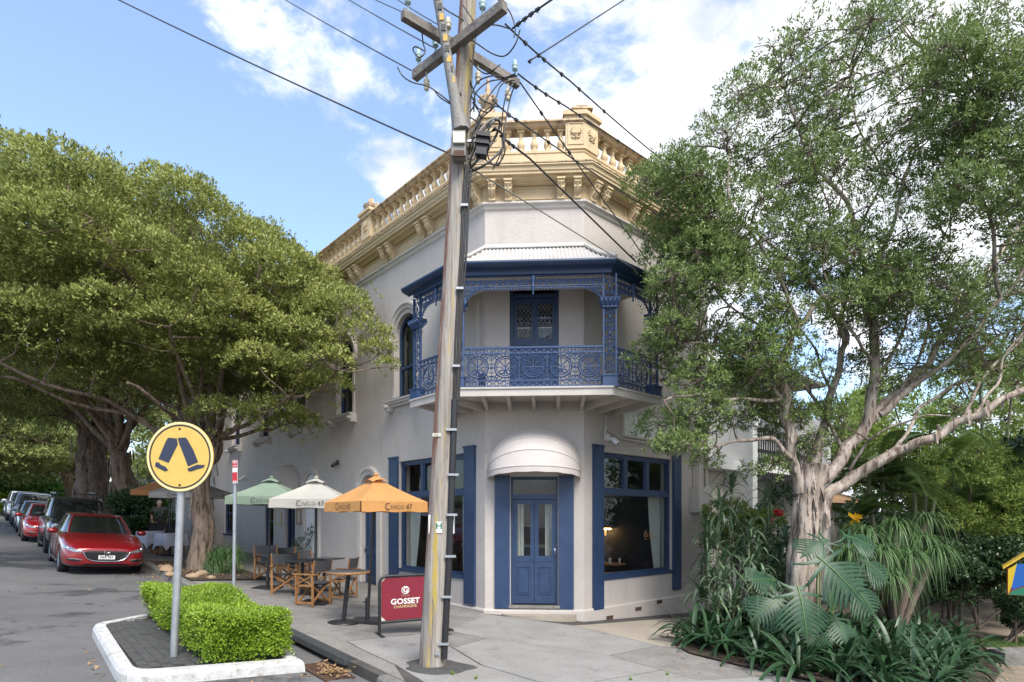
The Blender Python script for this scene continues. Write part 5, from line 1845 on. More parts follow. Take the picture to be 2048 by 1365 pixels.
UMB['orange'] = canvas('orange_canvas', (0.68, 0.34, 0.115))
UMB['cream'] = canvas('cream_canvas', (0.50, 0.48, 0.43))
UMB['green'] = canvas('sage_canvas', (0.235, 0.31, 0.235))
UMB['grey'] = canvas('stone_canvas', (0.42, 0.385, 0.34))
UMB['rust'] = canvas('dull_orange_canvas', (0.60, 0.255, 0.09))


def umbrella(base, top, h, alpha, mat, lab, edge=2.06, apex=2.48, val=0.165):
    """base, top: foot and cap of the pole; h: half diagonal; alpha: angle of one corner"""
    u = thing('cafe_umbrella', lab, 'umbrella', base, 'cafe umbrellas along the long wall')
    zg = base.z
    c = Vector((top.x, top.y, 0))
    MB().tube([base + Vector((0, 0, 0.05)), top], 0.027, 10).build('pole', MAT['black'], u)
    MB().box(base + Vector((0, 0, 0.03)), (0.52, 0.52, 0.05), None).tube([base + Vector((0, 0, 0.04)), base + Vector((0, 0, 0.42))], 0.04, 10).build('base', MAT['black'], u)
    MB().tube([base + Vector((0, 0, 0.35)), base + Vector((-0.07, -0.03, 0.35))], 0.014, 6).build('knob', MAT['black'], u)
    cor = [c + Vector((h * math.cos(alpha + k * PI / 2), h * math.sin(alpha + k * PI / 2), zg + edge)) for k in range(4)]
    ap = c + Vector((0, 0, zg + apex))
    mb = MB()
    n = 8
    for k in range(4):
        a, b = cor[k], cor[(k + 1) % 4]
        rows = []
        for j in range(n + 1):
            f = j / n * 0.90 + 0.10
            row = []
            for i in range(n + 1):
                g = i / n
                e = a.lerp(b, g)
                e = e + (c + Vector((0, 0, e.z)) - e) * 0.045 * math.sin(PI * g)
                v = ap.lerp(e, f)
                v.z -= 0.035 * math.sin(PI * f) * (0.4 + 0.6 * math.sin(PI * g))
                row.append(v)
            rows.append(row)
        mb.loft(rows, closed=False, smooth=True, cap=False)
    cp = mb.build('canopy', mat, u)
    for k in range(4):
        a, b = cor[k], cor[(k + 1) % 4]
        top_, bot = [], []
        for i in range(13):
            g = i / 12
            e = a.lerp(b, 0.012 + g * 0.976)
            e = e + (c + Vector((0, 0, e.z)) - e) * 0.045 * math.sin(PI * g)
            out = (e - c)
            out.z = 0
            out.normalize()
            top_.append(e - Vector((0, 0, 0.002)))
            bot.append(e - Vector((0, 0, val + 0.008 * math.sin(i * 1.3 + k))) + out * (0.012 + 0.012 * math.sin(g * 5 + k)))
        mb = MB()
        mb.loft([top_, bot], closed=False, smooth=True, cap=False)
        v_ = mb.build('valance', mat, u)
        x = (b - a).normalized()
        nn = Vector((x.y, -x.x, 0))
        mid = (a + b) / 2
        if nn.dot(mid - c) < 0:
            nn = -nn
        if nn.y > 0.15:                       # lettering only where the street side shows it
            continue
        if x.cross(nn).z > 0:                 # text must run left to right seen from outside
            x = -x
        ctr_ = mid + (c + Vector((0, 0, mid.z)) - mid) * 0.043 - Vector((0, 0, val * 0.52)) + nn * 0.035
        M = frame(ctr_, x, nn)
        M[2][3] = ctr_.z
        mb = MB()
        text(mb, 'C', 0.165, M @ Matrix.Translation((-0.16, 0, 0.0)), 0.85)
        text(mb, 'IVICO', 0.095, M @ Matrix.Translation((0.03, 0, -0.005)), 1.05)
        text(mb, '47', 0.13, M @ Matrix.Translation((0.25, 0, 0.0)), 0.95)
        mb.build('lettering', MAT['ink'], v_)
    # vent cap of scalloped flaps
    mb = MB()
    for k in range(4):
        a = (cor[k] - ap) * 0.24 + ap + Vector((0, 0, 0.045))
        b = (cor[(k + 1) % 4] - ap) * 0.24 + ap + Vector((0, 0, 0.045))
        tip = ap + Vector((0, 0, 0.045))
        row0 = [tip.lerp(a.lerp(b, i / 8), 0.15) for i in range(9)]
        row1 = [tip.lerp(a.lerp(b, i / 8), 0.8) + Vector((0, 0, 0.012 * math.sin(PI * i / 8))) for i in range(9)]
        row2 = [a.lerp(b, i / 8) + Vector((0, 0, 0.045 * math.sin(PI * i / 8) - 0.02)) for i in range(9)]
        mb.loft([row0, row1, row2], closed=False, cap=False)
    mb.lathe([(0.03, 0.03), (0.05, 0.055), (0.03, 0.08), (0.0, 0.085)], 8, ap)
    mb.build('vent_flap', mat, u)
    for k in range(8):
        e = cor[k // 2] if k % 2 == 0 else (cor[k // 2] + cor[(k // 2 + 1) % 4]) / 2
        e = ap.lerp(e, 0.96) - Vector((0, 0, 0.035 if k % 2 == 0 else 0.055))
        r = MB().tube([ap - Vector((0, 0, 0.06)), e], 0.009, 5).build('rib', MAT['black'], u)
        MB().tube([ap.lerp(e, 0.55) - Vector((0, 0, 0.03)), c + Vector((0, 0, zg + edge - 0.12))], 0.007, 5).build('strut', MAT['black'], r)
    MB().lathe([(0.045, -0.03), (0.055, 0), (0.045, 0.03)], 10, c + Vector((0, 0, zg + edge - 0.12))).build('runner', MAT['black'], u)
    return u


b1 = G(735, 1245)
umbrella(b1, Vector((-2.335, 10.13, b1.z + 2.5)), 0.90, math.radians(-92), UMB['orange'], 'bright orange square umbrella nearest the power pole')
b2 = Vector((-3.92, 11.75, 0)); b2.z = gz(b2.x, b2.y)
umbrella(b2, Vector((-3.915, 11.8, b2.z + 2.5)), 1.0, math.radians(-40), UMB['cream'], 'off white square umbrella between the orange and green umbrellas', 2.06, 2.46)
b3 = G(535, 1178)
umbrella(b3, Vector((-5.42, 13.3, b3.z + 2.5)), 1.05, math.radians(-40), UMB['green'], 'sage green square umbrella behind the off white umbrella', 2.06, 2.47)
b4 = Vector((-9.15, 16.9, 0)); b4.z = gz(b4.x, b4.y)
umbrella(b4, b4 + Vector((0.0, 0, 2.5)), 1.08, math.radians(-52), UMB['grey'], 'stone grey umbrella behind the near street tree trunk', 2.10, 2.5)
b5 = Vector((-11.25, 19.4, 0)); b5.z = gz(b5.x, b5.y)
umbrella(b5, b5 + Vector((0, 0, 2.5)), 1.12, math.radians(-45), UMB['rust'], 'dull orange umbrella farthest along the footpath, left of the sign post', 2.14, 2.6)

# ------------------------------------------------------------------ directors chairs
ch = thing('directors_chair', 'x', 'chair', (0, 0, 0), 'folding canvas chairs on the footpath')
for sx in (-1, 1):
    x = sx * 0.265
    for sy in (-1, 1):
        MB().bar((x, sy * 0.19, 0), (x, sy * 0.19, 0.60), 0.042, 0.028).build('leg', MAT['wood_chair'], ch)
    MB().bar((x, -0.27, 0.615), (x, 0.27, 0.615), 0.058, 0.022).build('armrest', MAT['wood_chair'], ch)
    MB().bar((x, -0.21, 0.07), (x, 0.21, 0.07), 0.024, 0.04).build('foot_rail', MAT['wood_chair'], ch)
    MB().bar((x, -0.19, 0.40), (x, 0.19, 0.40), 0.024, 0.04).build('side_rail', MAT['wood_chair'], ch)
    MB().bar((x - 0.003 * sx, -0.18, 0.33 + 0.08), (x - 0.003 * sx, 0.18, 0.59), 0.02, 0.02).build('side_brace', MAT['wood_chair'], ch)
    MB().bar((x + 0.02 * sx, 0.18, 0.41), (x + 0.02 * sx, -0.18, 0.59), 0.02, 0.02).build('side_brace', MAT['wood_chair'], ch)
    MB().bar((x, -0.19, 0.60), (x * 1.02, -0.235, 0.88), 0.03, 0.022).build('back_post', MAT['wood_chair'], ch)
for sy in (-1, 1):
    y = sy * 0.165
    MB().bar((-0.255, y, 0.06), (0.255, y, 0.43), 0.022, 0.036).build('cross_leg', MAT['wood_chair'], ch)
    MB().bar((0.255, y - sy * 0.026, 0.06), (-0.255, y - sy * 0.026, 0.43), 0.022, 0.036).build('cross_leg', MAT['wood_chair'], ch)
rows = [[Vector((-0.265 + 0.53 * i / 8, -0.2 + 0.4 * j / 4, 0.445 - 0.03 * math.sin(PI * i / 8))) for i in range(9)] for j in range(5)]
mb = MB().loft(rows, closed=False, cap=False)
mb.loft([[v - Vector((0, 0, 0.012)) for v in r] for r in rows], closed=False, cap=False)
mb.build('seat', MAT['canvas_grey'], ch)
rows = [[Vector((-0.275 + 0.55 * i / 8, -0.205 - 0.03 * (z - 0.66) / 0.2 - 0.03 * math.sin(PI * i / 8), z - 0.02 * math.sin(PI * i / 8) * (1 if z > 0.8 else 0.3))) for i in range(9)] for z in (0.655, 0.72, 0.80, 0.885)]
mb = MB().loft(rows, closed=False, cap=False)
mb.loft([[v + Vector((0, 0.012, 0)) for v in r] for r in rows], closed=False, cap=False)
mb.build('backrest', MAT['canvas_grey'], ch)
aDL = math.atan2(dL.y, dL.x) - PI / 2        # yaw that turns the chair's front (+y) along dL


def put(root, px, py, yaw, lab, first=False, lift=0.0):
    v = G(px, py) + Vector((0, 0, 0.012 + lift))
    M = Matrix.Translation(v) @ Matrix.Rotation(yaw, 4, 'Z')
    if first:
        root.matrix_world = M
        root['label'] = lab
        return root
    return dup(root, M, lab)


put(ch, 627, 1211, aDL + 0.5, 'canvas folding chair in front of the tables, its back to the street', True)
put(ch, 687, 1199, aDL + 0.75, 'canvas folding chair behind the round pedestal table')
put(ch, 570, 1188, aDL - 0.35, 'canvas folding chair at the near left corner of the tables')
put(ch, 622, 1178, aDL + PI + 0.45, 'canvas folding chair on the far side of the tables, by the white umbrella pole')
put(ch, 585, 1168, aDL + PI + 0.3, 'canvas folding chair behind the tables, nearest the potted tree')
put(ch, 536, 1160, aDL - 0.6, 'canvas folding chair farthest left, behind the green umbrella pole')
put(ch, 322, 1109, aDL + 1.0, 'canvas folding chair between the two white clothed tables')

tb = thing('cafe_table', 'x', 'table', (0, 0, 0), 'square black cafe tables')
MB().box((0, 0, 0.735), (0.66, 0.66, 0.03)).build('top', MAT['canvas_grey'], tb)
MB().tube([(0, 0, 0.02), (0, 0, 0.72)], 0.035, 8).build('stem', MAT['black'], tb)
MB().box((0, 0, 0.012), (0.6, 0.07, 0.024)).box((0, 0, 0.0125), (0.07, 0.6, 0.0235)).build('foot', MAT['black'], tb)
put(tb, 605, 1190, aDL + 0.5, 'square black table among the folding chairs, nearer the street', True)
put(tb, 648, 1183, aDL + 0.5, 'square black table among the folding chairs, nearer the wall')

rt0 = G(687, 1247)
rt = thing('pedestal_table', 'round timber edged bistro table on a black pedestal', 'table', rt0)
rtt = P(697, 1143, rt0.y)
MB().lathe([(0.0, -0.035), (0.345, -0.035), (0.35, -0.02), (0.35, 0.0), (0.345, 0.003)], 32, rtt).build('edge', MAT['wood_chair'], rt)
MB().lathe([(0.342, 0.002), (0.342, 0.006), (0.0, 0.006)], 32, rtt).build('top', MAT['canvas_grey'], rt)
MB().tube([rt0 + Vector((0, 0, 0.03)), rtt - Vector((0, 0, 0.035))], 0.038, 12).build('stem', MAT['black'], rt)
MB().lathe([(0.265, 0.01), (0.262, 0.03), (0.05, 0.045), (0.0, 0.05)], 28, rt0).build('foot', MAT['black'], rt)

# ------------------------------------------------------------------ banner screen
s0 = G(759, 1272)
s1 = Vector((-1.05, 9.62, 0)); s1.z = s0.z - 0.02
bn = thing('banner_barrier', 'maroon champagne banner stretched in a black tube frame beside the pole', 'barrier', s0)
xd = (s1 - s0); xd.z = 0
BW = xd.length
Mb = frame(s0, xd.normalized(), Vector((xd.normalized().y, -xd.normalized().x, 0)))
Mb[2][3] = s0.z
MB().tube([(0, 0, 0.03), (0, 0, 0.80)] + [(0.11 - 0.11 * math.cos(a), 0, 0.80 + 0.11 * math.sin(a)) for a in (PI / 8, PI / 4, 3 * PI / 8, PI / 2)] + [(BW - 0.11 + 0.11 * math.sin(a), 0, 0.80 + 0.11 * math.cos(a)) for a in (0, PI / 8, PI / 4, 3 * PI / 8)] + [(BW, 0, 0.80), (BW, 0, 0.03)], 0.024, 8, True, Mb).tube([(0, 0, 0.20), (BW, 0, 0.20)], 0.024, 8, True, Mb).build('frame', MAT['black'], bn)
for x in (0, BW):
    MB().bx(x - 0.03, x + 0.03, -0.20, 0.20, 0.0, 0.02, Mb).build('foot', MAT['black'], bn)
pan = MB().prism([(0.03, 0.29), (0.10, 0.225), (BW - 0.10, 0.225), (BW - 0.03, 0.29), (BW - 0.03, 0.82), (BW - 0.10, 0.885), (0.10, 0.885), (0.03, 0.82)], -0.004, 0.004, Mb, 'y').build('banner', MAT['red_sign'], bn)
for x in (0.03, BW - 0.03):
    for z in (0.29, 0.82):
        s_, q_ = (1 if x < 0.5 else -1), (1 if z > 0.5 else -1)
        MB().prism([(x, z), (x, z + q_ * 0.065), (x + s_ * 0.07, z + q_ * 0.065)], -0.003, 0.003, Mb, 'y').build('corner_gusset', MAT['cream'], bn)
cx = 0.41
mb = MB()
text(mb, 'GOSSET', 0.118, Mb @ Matrix.Translation((cx, 0.008, 0.505)), 1.12, 0.004)
text(mb, 'G', 0.115, Mb @ Matrix.Translation((cx + 0.005, 0.008, 0.68)), 1.0, 0.004)
mb.ring((cx, 0.008, 0.68), 0.058, 0.007, 18, Mb, 4)
mb.build('lettering', MAT['ink_white'], pan)
mb = MB()
text(mb, 'CHAMPAGNE', 0.062, Mb @ Matrix.Translation((cx, 0.008, 0.425)), 1.0, 0.0015)
text(mb, 'DEPUIS 1584', 0.024, Mb @ Matrix.Translation((cx, 0.008, 0.595)), 1.05)
mb.build('lettering', MAT['ink_gold'], pan)

# ------------------------------------------------------------------ farther tables, screen, person
for (px, py, lab) in ((306, 1108, 'small table under a white cloth, left of the folding chair'), (344, 1113, 'small table under a white cloth beside the sign post')):
    v = G(px, py)
    t_ = thing('clothed_table', lab, 'table', v, 'white clothed tables on the far footpath')
    rings = []
    for f, z in ((1.0, 0.755), (1.03, 0.75), (1.08, 0.55), (1.16, 0.36)):
        rg = []
        for k in range(32):
            a = 2 * PI * k / 32
            rr = 0.36 * (1.0 / max(abs(math.cos(a)), abs(math.sin(a)))) ** 0.9
            dr_ = (1 + (f - 1) * (1 + 0.9 * math.sin(k * 2.35)))
            zz = z - (0.16 if f > 1.1 and k % 8 == 4 else 0.0)
            rg.append(v + Matrix.Rotation(aDL + 0.3, 3, 'Z') @ Vector((rr * dr_ * math.cos(a), rr * dr_ * math.sin(a), zz)))
        rings.append(rg)
    mb = MB()
    mb.loft(rings, cap=False)
    mb.add(rings[0], [tuple(range(32))])
    mb.build('tablecloth', MAT['cloth_white'], t_)
    for sx in (-1, 1):
        for sy in (-1, 1):
            MB().tube([v + Vector((sx * 0.25, sy * 0.25, 0)), v + Vector((sx * 0.25, sy * 0.25, 0.74))], 0.02, 6).build('leg', MAT['wood_chair'], t_)
v0, v1 = G(297, 1098), G(352, 1096)
bs = thing('screen_barrier', 'black fabric screen behind the white clothed tables', 'barrier', v0)
Mq, Lq = segM(v0, v1)
Mq[2][3] = (v0.z + v1.z) / 2
frame_rect(MB(), 0, Lq, 0.1, 0.95, -0.02, 0.035, 0.04, Mq).bx(-0.02, 0.03, -0.2, 0.2, -0.03, 0.02, Mq).bx(Lq - 0.03, Lq + 0.02, -0.2, 0.2, -0.03, 0.02, Mq).bx(0.0, 0.035, -0.02, 0.02, 0.0, 0.1, Mq).bx(Lq - 0.035, Lq, -0.02, 0.02, 0.0, 0.1, Mq).build('frame', MAT['black'], bs)
MB().bx(0.035, Lq - 0.035, -0.006, 0.006, 0.135, 0.915, Mq).build('cloth', MAT['canvas_grey'], bs)


def skin_body(name, edges, radii, mat, parent, M):
    me = bpy.data.meshes.new(name)
    names = list(radii)
    me.from_pydata([radii[k][0] for k in names], [(names.index(a), names.index(b)) for a, b in edges], [])
    o = bpy.data.objects.new(name, me)
    COL.objects.link(o)
    o.modifiers.new('s', 'SKIN')
    for i, k in enumerate(names):
        r = radii[k][1]
        me.skin_vertices[0].data[i].radius = r if isinstance(r, tuple) else (r, r)
    me.skin_vertices[0].data[0].use_root = True
    ss = o.modifiers.new('u', 'SUBSURF')
    ss.levels = ss.render_levels = 2
    dg = bpy.context.evaluated_depsgraph_get()
    dg.update()
    me2 = bpy.data.meshes.new_from_object(o.evaluated_get(dg))
    bpy.data.objects.remove(o)
    me2.transform(M)
    me2.materials.clear()
    for p in me2.polygons:
        p.use_smooth = True
    me2.name = name
    return obj_from(name, me2, mat, parent)


pz = Vector((-14.1, 23.6, 0)); pz.z = gz(pz.x, pz.y)
per = thing('person', 'person in a dark short sleeved shirt standing behind the black screen', 'person', pz)
Mp = Matrix.Translation(pz) @ Matrix.Rotation(math.radians(30), 4, 'Z')
skin_body('body', [('pel', 'waist'), ('waist', 'chest'), ('chest', 'neck'), ('neck', 'head'), ('head', 'crown'), ('pel', 'hipL'), ('hipL', 'kneeL'), ('kneeL', 'ankL'), ('ankL', 'toeL'), ('pel', 'hipR'), ('hipR', 'kneeR'), ('kneeR', 'ankR'), ('ankR', 'toeR'),
          ('chest', 'shL'), ('shL', 'elL'), ('elL', 'wrL'), ('wrL', 'haL'), ('chest', 'shR'), ('shR', 'elR'), ('elR', 'wrR'), ('wrR', 'haR')],
          {'pel': ((0, 0, 0.95), (0.16, 0.12)), 'waist': ((0, 0, 1.12), (0.15, 0.11)), 'chest': ((0, 0, 1.38), (0.17, 0.12)), 'neck': ((0, 0, 1.50), 0.06), 'head': ((0, -0.02, 1.60), 0.08), 'crown': ((0, -0.02, 1.72), 0.075),
           'hipL': ((0.1, 0, 0.88), 0.10), 'kneeL': ((0.11, -0.01, 0.48), 0.065), 'ankL': ((0.11, 0.02, 0.07), 0.045), 'toeL': ((0.12, -0.15, 0.03), 0.035),
           'hipR': ((-0.1, 0, 0.88), 0.10), 'kneeR': ((-0.11, -0.01, 0.48), 0.065), 'ankR': ((-0.11, 0.02, 0.07), 0.045), 'toeR': ((-0.12, -0.15, 0.03), 0.035),
           'shL': ((0.20, 0, 1.42), 0.065), 'elL': ((0.26, 0.02, 1.14), 0.045), 'wrL': ((0.27, -0.06, 0.90), 0.032), 'haL': ((0.27, -0.09, 0.80), 0.04),
           'shR': ((-0.20, 0, 1.42), 0.065), 'elR': ((-0.27, 0.02, 1.14), 0.045), 'wrR': ((-0.24, -0.10, 0.92), 0.032), 'haR': ((-0.22, -0.14, 0.83), 0.04)}, MAT['skin'], per, Mp)
skin_body('shirt', [('pel', 'waist'), ('waist', 'chest'), ('chest', 'col'), ('chest', 'shL'), ('shL', 'elL'), ('chest', 'shR'), ('shR', 'elR')],
          {'pel': ((0, 0, 0.84), (0.20, 0.17)), 'waist': ((0, 0, 1.10), (0.20, 0.165)), 'chest': ((0, 0, 1.40), (0.205, 0.165)), 'col': ((0, 0, 1.53), 0.085), 'shL': ((0.21, 0, 1.42), 0.10), 'elL': ((0.255, 0.01, 1.20), 0.068), 'shR': ((-0.21, 0, 1.42), 0.10), 'elR': ((-0.26, 0.01, 1.20), 0.068)}, MAT['canvas_grey'], per, Mp)
skin_body('trousers', [('pel', 'hipL'), ('hipL', 'kneeL'), ('kneeL', 'ankL'), ('pel', 'hipR'), ('hipR', 'kneeR'), ('kneeR', 'ankR')],
          {'pel': ((0, 0, 1.02), (0.185, 0.15)), 'hipL': ((0.1, 0, 0.86), 0.115), 'kneeL': ((0.11, -0.01, 0.48), 0.085), 'ankL': ((0.11, 0.02, 0.10), 0.07), 'hipR': ((-0.1, 0, 0.86), 0.115), 'kneeR': ((-0.11, -0.01, 0.48), 0.085), 'ankR': ((-0.11, 0.02, 0.10), 0.07)}, MAT['black'], per, Mp)
MB().lathe([(0.085, -0.05), (0.097, 0.0), (0.09, 0.06), (0.05, 0.10), (0.0, 0.11)], 12, (0, 0.015, 1.68), Mp).build('hair', MAT['hair'], per)
mb = MB()
for sx in (-1, 1):
    mb.lathe([(0.0, -0.01), (0.012, 0), (0.0, 0.01)], 6, (sx * 0.032, -0.098, 1.655), Mp)
mb.build('eyes', MAT['ink'], per)
MB().tube([(0, -0.095, 1.65), (0, -0.115, 1.618), (0, -0.098, 1.61)], [0.008, 0.014, 0.008], 6, True, Mp).build('nose', MAT['skin'], per)
MB().tube([(-0.025, -0.096, 1.575), (0, -0.102, 1.572), (0.025, -0.096, 1.575)], 0.006, 5, True, Mp).build('mouth', MAT['rust'], per)

# rocks round the near street tree, dry leaves in the gutter
for i, (px, py, s) in enumerate(((334, 1143, 0.22), (343, 1152, 0.15), (324, 1137, 0.14), (383, 1156, 0.17), (402, 1152, 0.19), (432, 1146, 0.19), (455, 1132, 0.30), (468, 1145, 0.17), (424, 1158, 0.13), (478, 1138, 0.15))):
    v = G(px, py)
    bm = bmesh.new()
    bmesh.ops.create_icosphere(bm, subdivisions=2, radius=s)
    rr = random.Random(i)
    for w in bm.verts:
        k = 1 + 0.28 * math.sin(w.co.x * 9 / s * 0.3 + i) * math.cos(w.co.y * 7 / s * 0.3 + i * 2) + rr.uniform(-0.07, 0.07)
        w.co = Vector((w.co.x * k, w.co.y * k * 0.75, w.co.z * k * 0.5))
    me = bpy.data.meshes.new('rock')
    bm.to_mesh(me)
    bm.free()
    o = obj_from('rock', me, MAT['rock'])
    o.location = v + Vector((0, 0, s * 0.18))
    o.rotation_euler = (rr.uniform(-.2, .2), rr.uniform(-.2, .2), rr.uniform(0, 6))
    tag(o, ['sandstone rock left of the near tree trunk, closest to the kerb', 'small sandstone rock just left of the sign post', 'sandstone rock farthest left at the near tree foot', 'flat rock right behind the sign post', 'rounded rock under the grassy clump', 'rock in front of the grassy clump, right of its middle', 'large sandstone block right of the grassy clump', 'low rock in front of the large sandstone block', 'small rock at the front edge of the planting pit', 'low rock by the parking sign post'][i], 'rock', 'rocks round the near street tree')


def leaf_litter(name, lab, pts, size):
    V, Fq = [], []
    for p in pts:
        a, t1, t2 = rnd.uniform(0, 6.28), rnd.uniform(-0.5, 0.5), rnd.uniform(-0.5, 0.5)
        R3 = Matrix.Rotation(a, 3, 'Z') @ Matrix.Rotation(t1, 3, 'X') @ Matrix.Rotation(t2, 3, 'Y')
        s = size * rnd.uniform(0.6, 1.3)
        b = len(V)
        for q in ((-1, 0, 0), (0, -0.35, 0.12), (1, 0, 0), (0, 0.35, 0.12)):
            V.append(p + R3 @ (Vector(q) * s))
        Fq.append((b, b + 1, b + 2, b + 3))
    o = obj_from(name, fast_mesh(name, [tuple(v) for v in V], Fq), MAT['dry_leaf'])
    return tag(o, lab, 'leaves', kind='stuff')


pts = []
for _ in range(170):
    f = rnd.random()
    v = WL(-2.45 + rnd.gauss(0, 0.16), 4.42 + rnd.gauss(0, 0.08))
    pts.append(v + Vector((0, 0, -0.115 + abs(rnd.gauss(0, 0.035)))))
for _ in range(260):
    v = WL(rnd.uniform(4.5, 12), 4.32 + abs(rnd.gauss(0, 0.22)))
    pts.append(v + Vector((0, 0, -0.115)))
for _ in range(420):
    v = WL(rnd.uniform(6, 10.5), rnd.uniform(2.3, 4.0))
    pts.append(v + Vector((0, 0, 0.04)))
for _ in range(120):
    v = WL(rnd.uniform(-8, 14), rnd.uniform(4.7, 9.5))
    pts.append(v + Vector((0, 0, -0.122)))
for _ in range(60):
    v = WL(rnd.uniform(-2.35, 0), 6.62 + rnd.uniform(0, 0.12)) if rnd.random() < .5 else WL(-2.42 + rnd.uniform(-.08, .03), rnd.uniform(4.6, 6.2))
    pts.append(v + Vector((0, 0, -0.12)))
leaf_litter('leaf_litter', 'dry brown leaves scattered along the gutter and road', pts, 0.035)
from mathutils.bvhtree import BVHTree

# ------------------------------------------------------------------ parked cars
def paint(name, c, metal=0.25):
    return pm(name, c, tuple(v * 0.9 for v in c), 40, 0.28, 0, coat=1.0, metal=metal)


MAT['car_red'] = paint('deep_red_car_paint', (0.26, 0.008, 0.014))
MAT['car_red2'] = paint('bright_red_car_paint', (0.38, 0.010, 0.016))
MAT['car_black'] = paint('charcoal_car_paint', (0.035, 0.038, 0.042))
MAT['car_silver'] = paint('silver_car_paint', (0.42, 0.45, 0.48), 0.5)
MAT['car_blue'] = paint('grey_blue_car_paint', (0.26, 0.33, 0.42), 0.4)
MAT['car_white'] = paint('white_car_paint', (0.72, 0.73, 0.75), 0.0)
MAT['car_glass'] = pm('tinted_car_glass', (0.012, 0.014, 0.016), None, rough=0.03, spec=0.9, coat=0.6)
MAT['lamp'] = pm('headlamp_lens', (0.45, 0.46, 0.48), (0.16, 0.17, 0.18), 22, 0.08, coat=1.0, metal=0.6)
MAT['grille'] = pm('black_grille', (0.012, 0.012, 0.013), None, rough=0.35)
MAT['alloy'] = pm('alloy_rim', (0.34, 0.35, 0.37), (0.25, 0.26, 0.28), 20, 0.3, metal=0.8)


def sup_ring(xf, xr, w, z, n=32, e=3.2, taper=1.0):
    cx, a = (xf + xr) / 2, (xf - xr) / 2
    out = []
    for k in range(n):
        t = 2 * PI * k / n
        c, s = math.cos(t), math.sin(t)
        x = cx + a * math.copysign(abs(c) ** (2 / e), c)
        y = w * math.copysign(abs(s) ** (2 / e), s)
        if x < cx:
            y *= 1 - (1 - taper) * (cx - x) / a
        out.append(Vector((x, y, z)))
    return out


def eval_mesh(o, name):
    dg = bpy.context.evaluated_depsgraph_get()
    dg.update()
    me = bpy.data.meshes.new_from_object(o.evaluated_get(dg))
    me.name = name
    return me


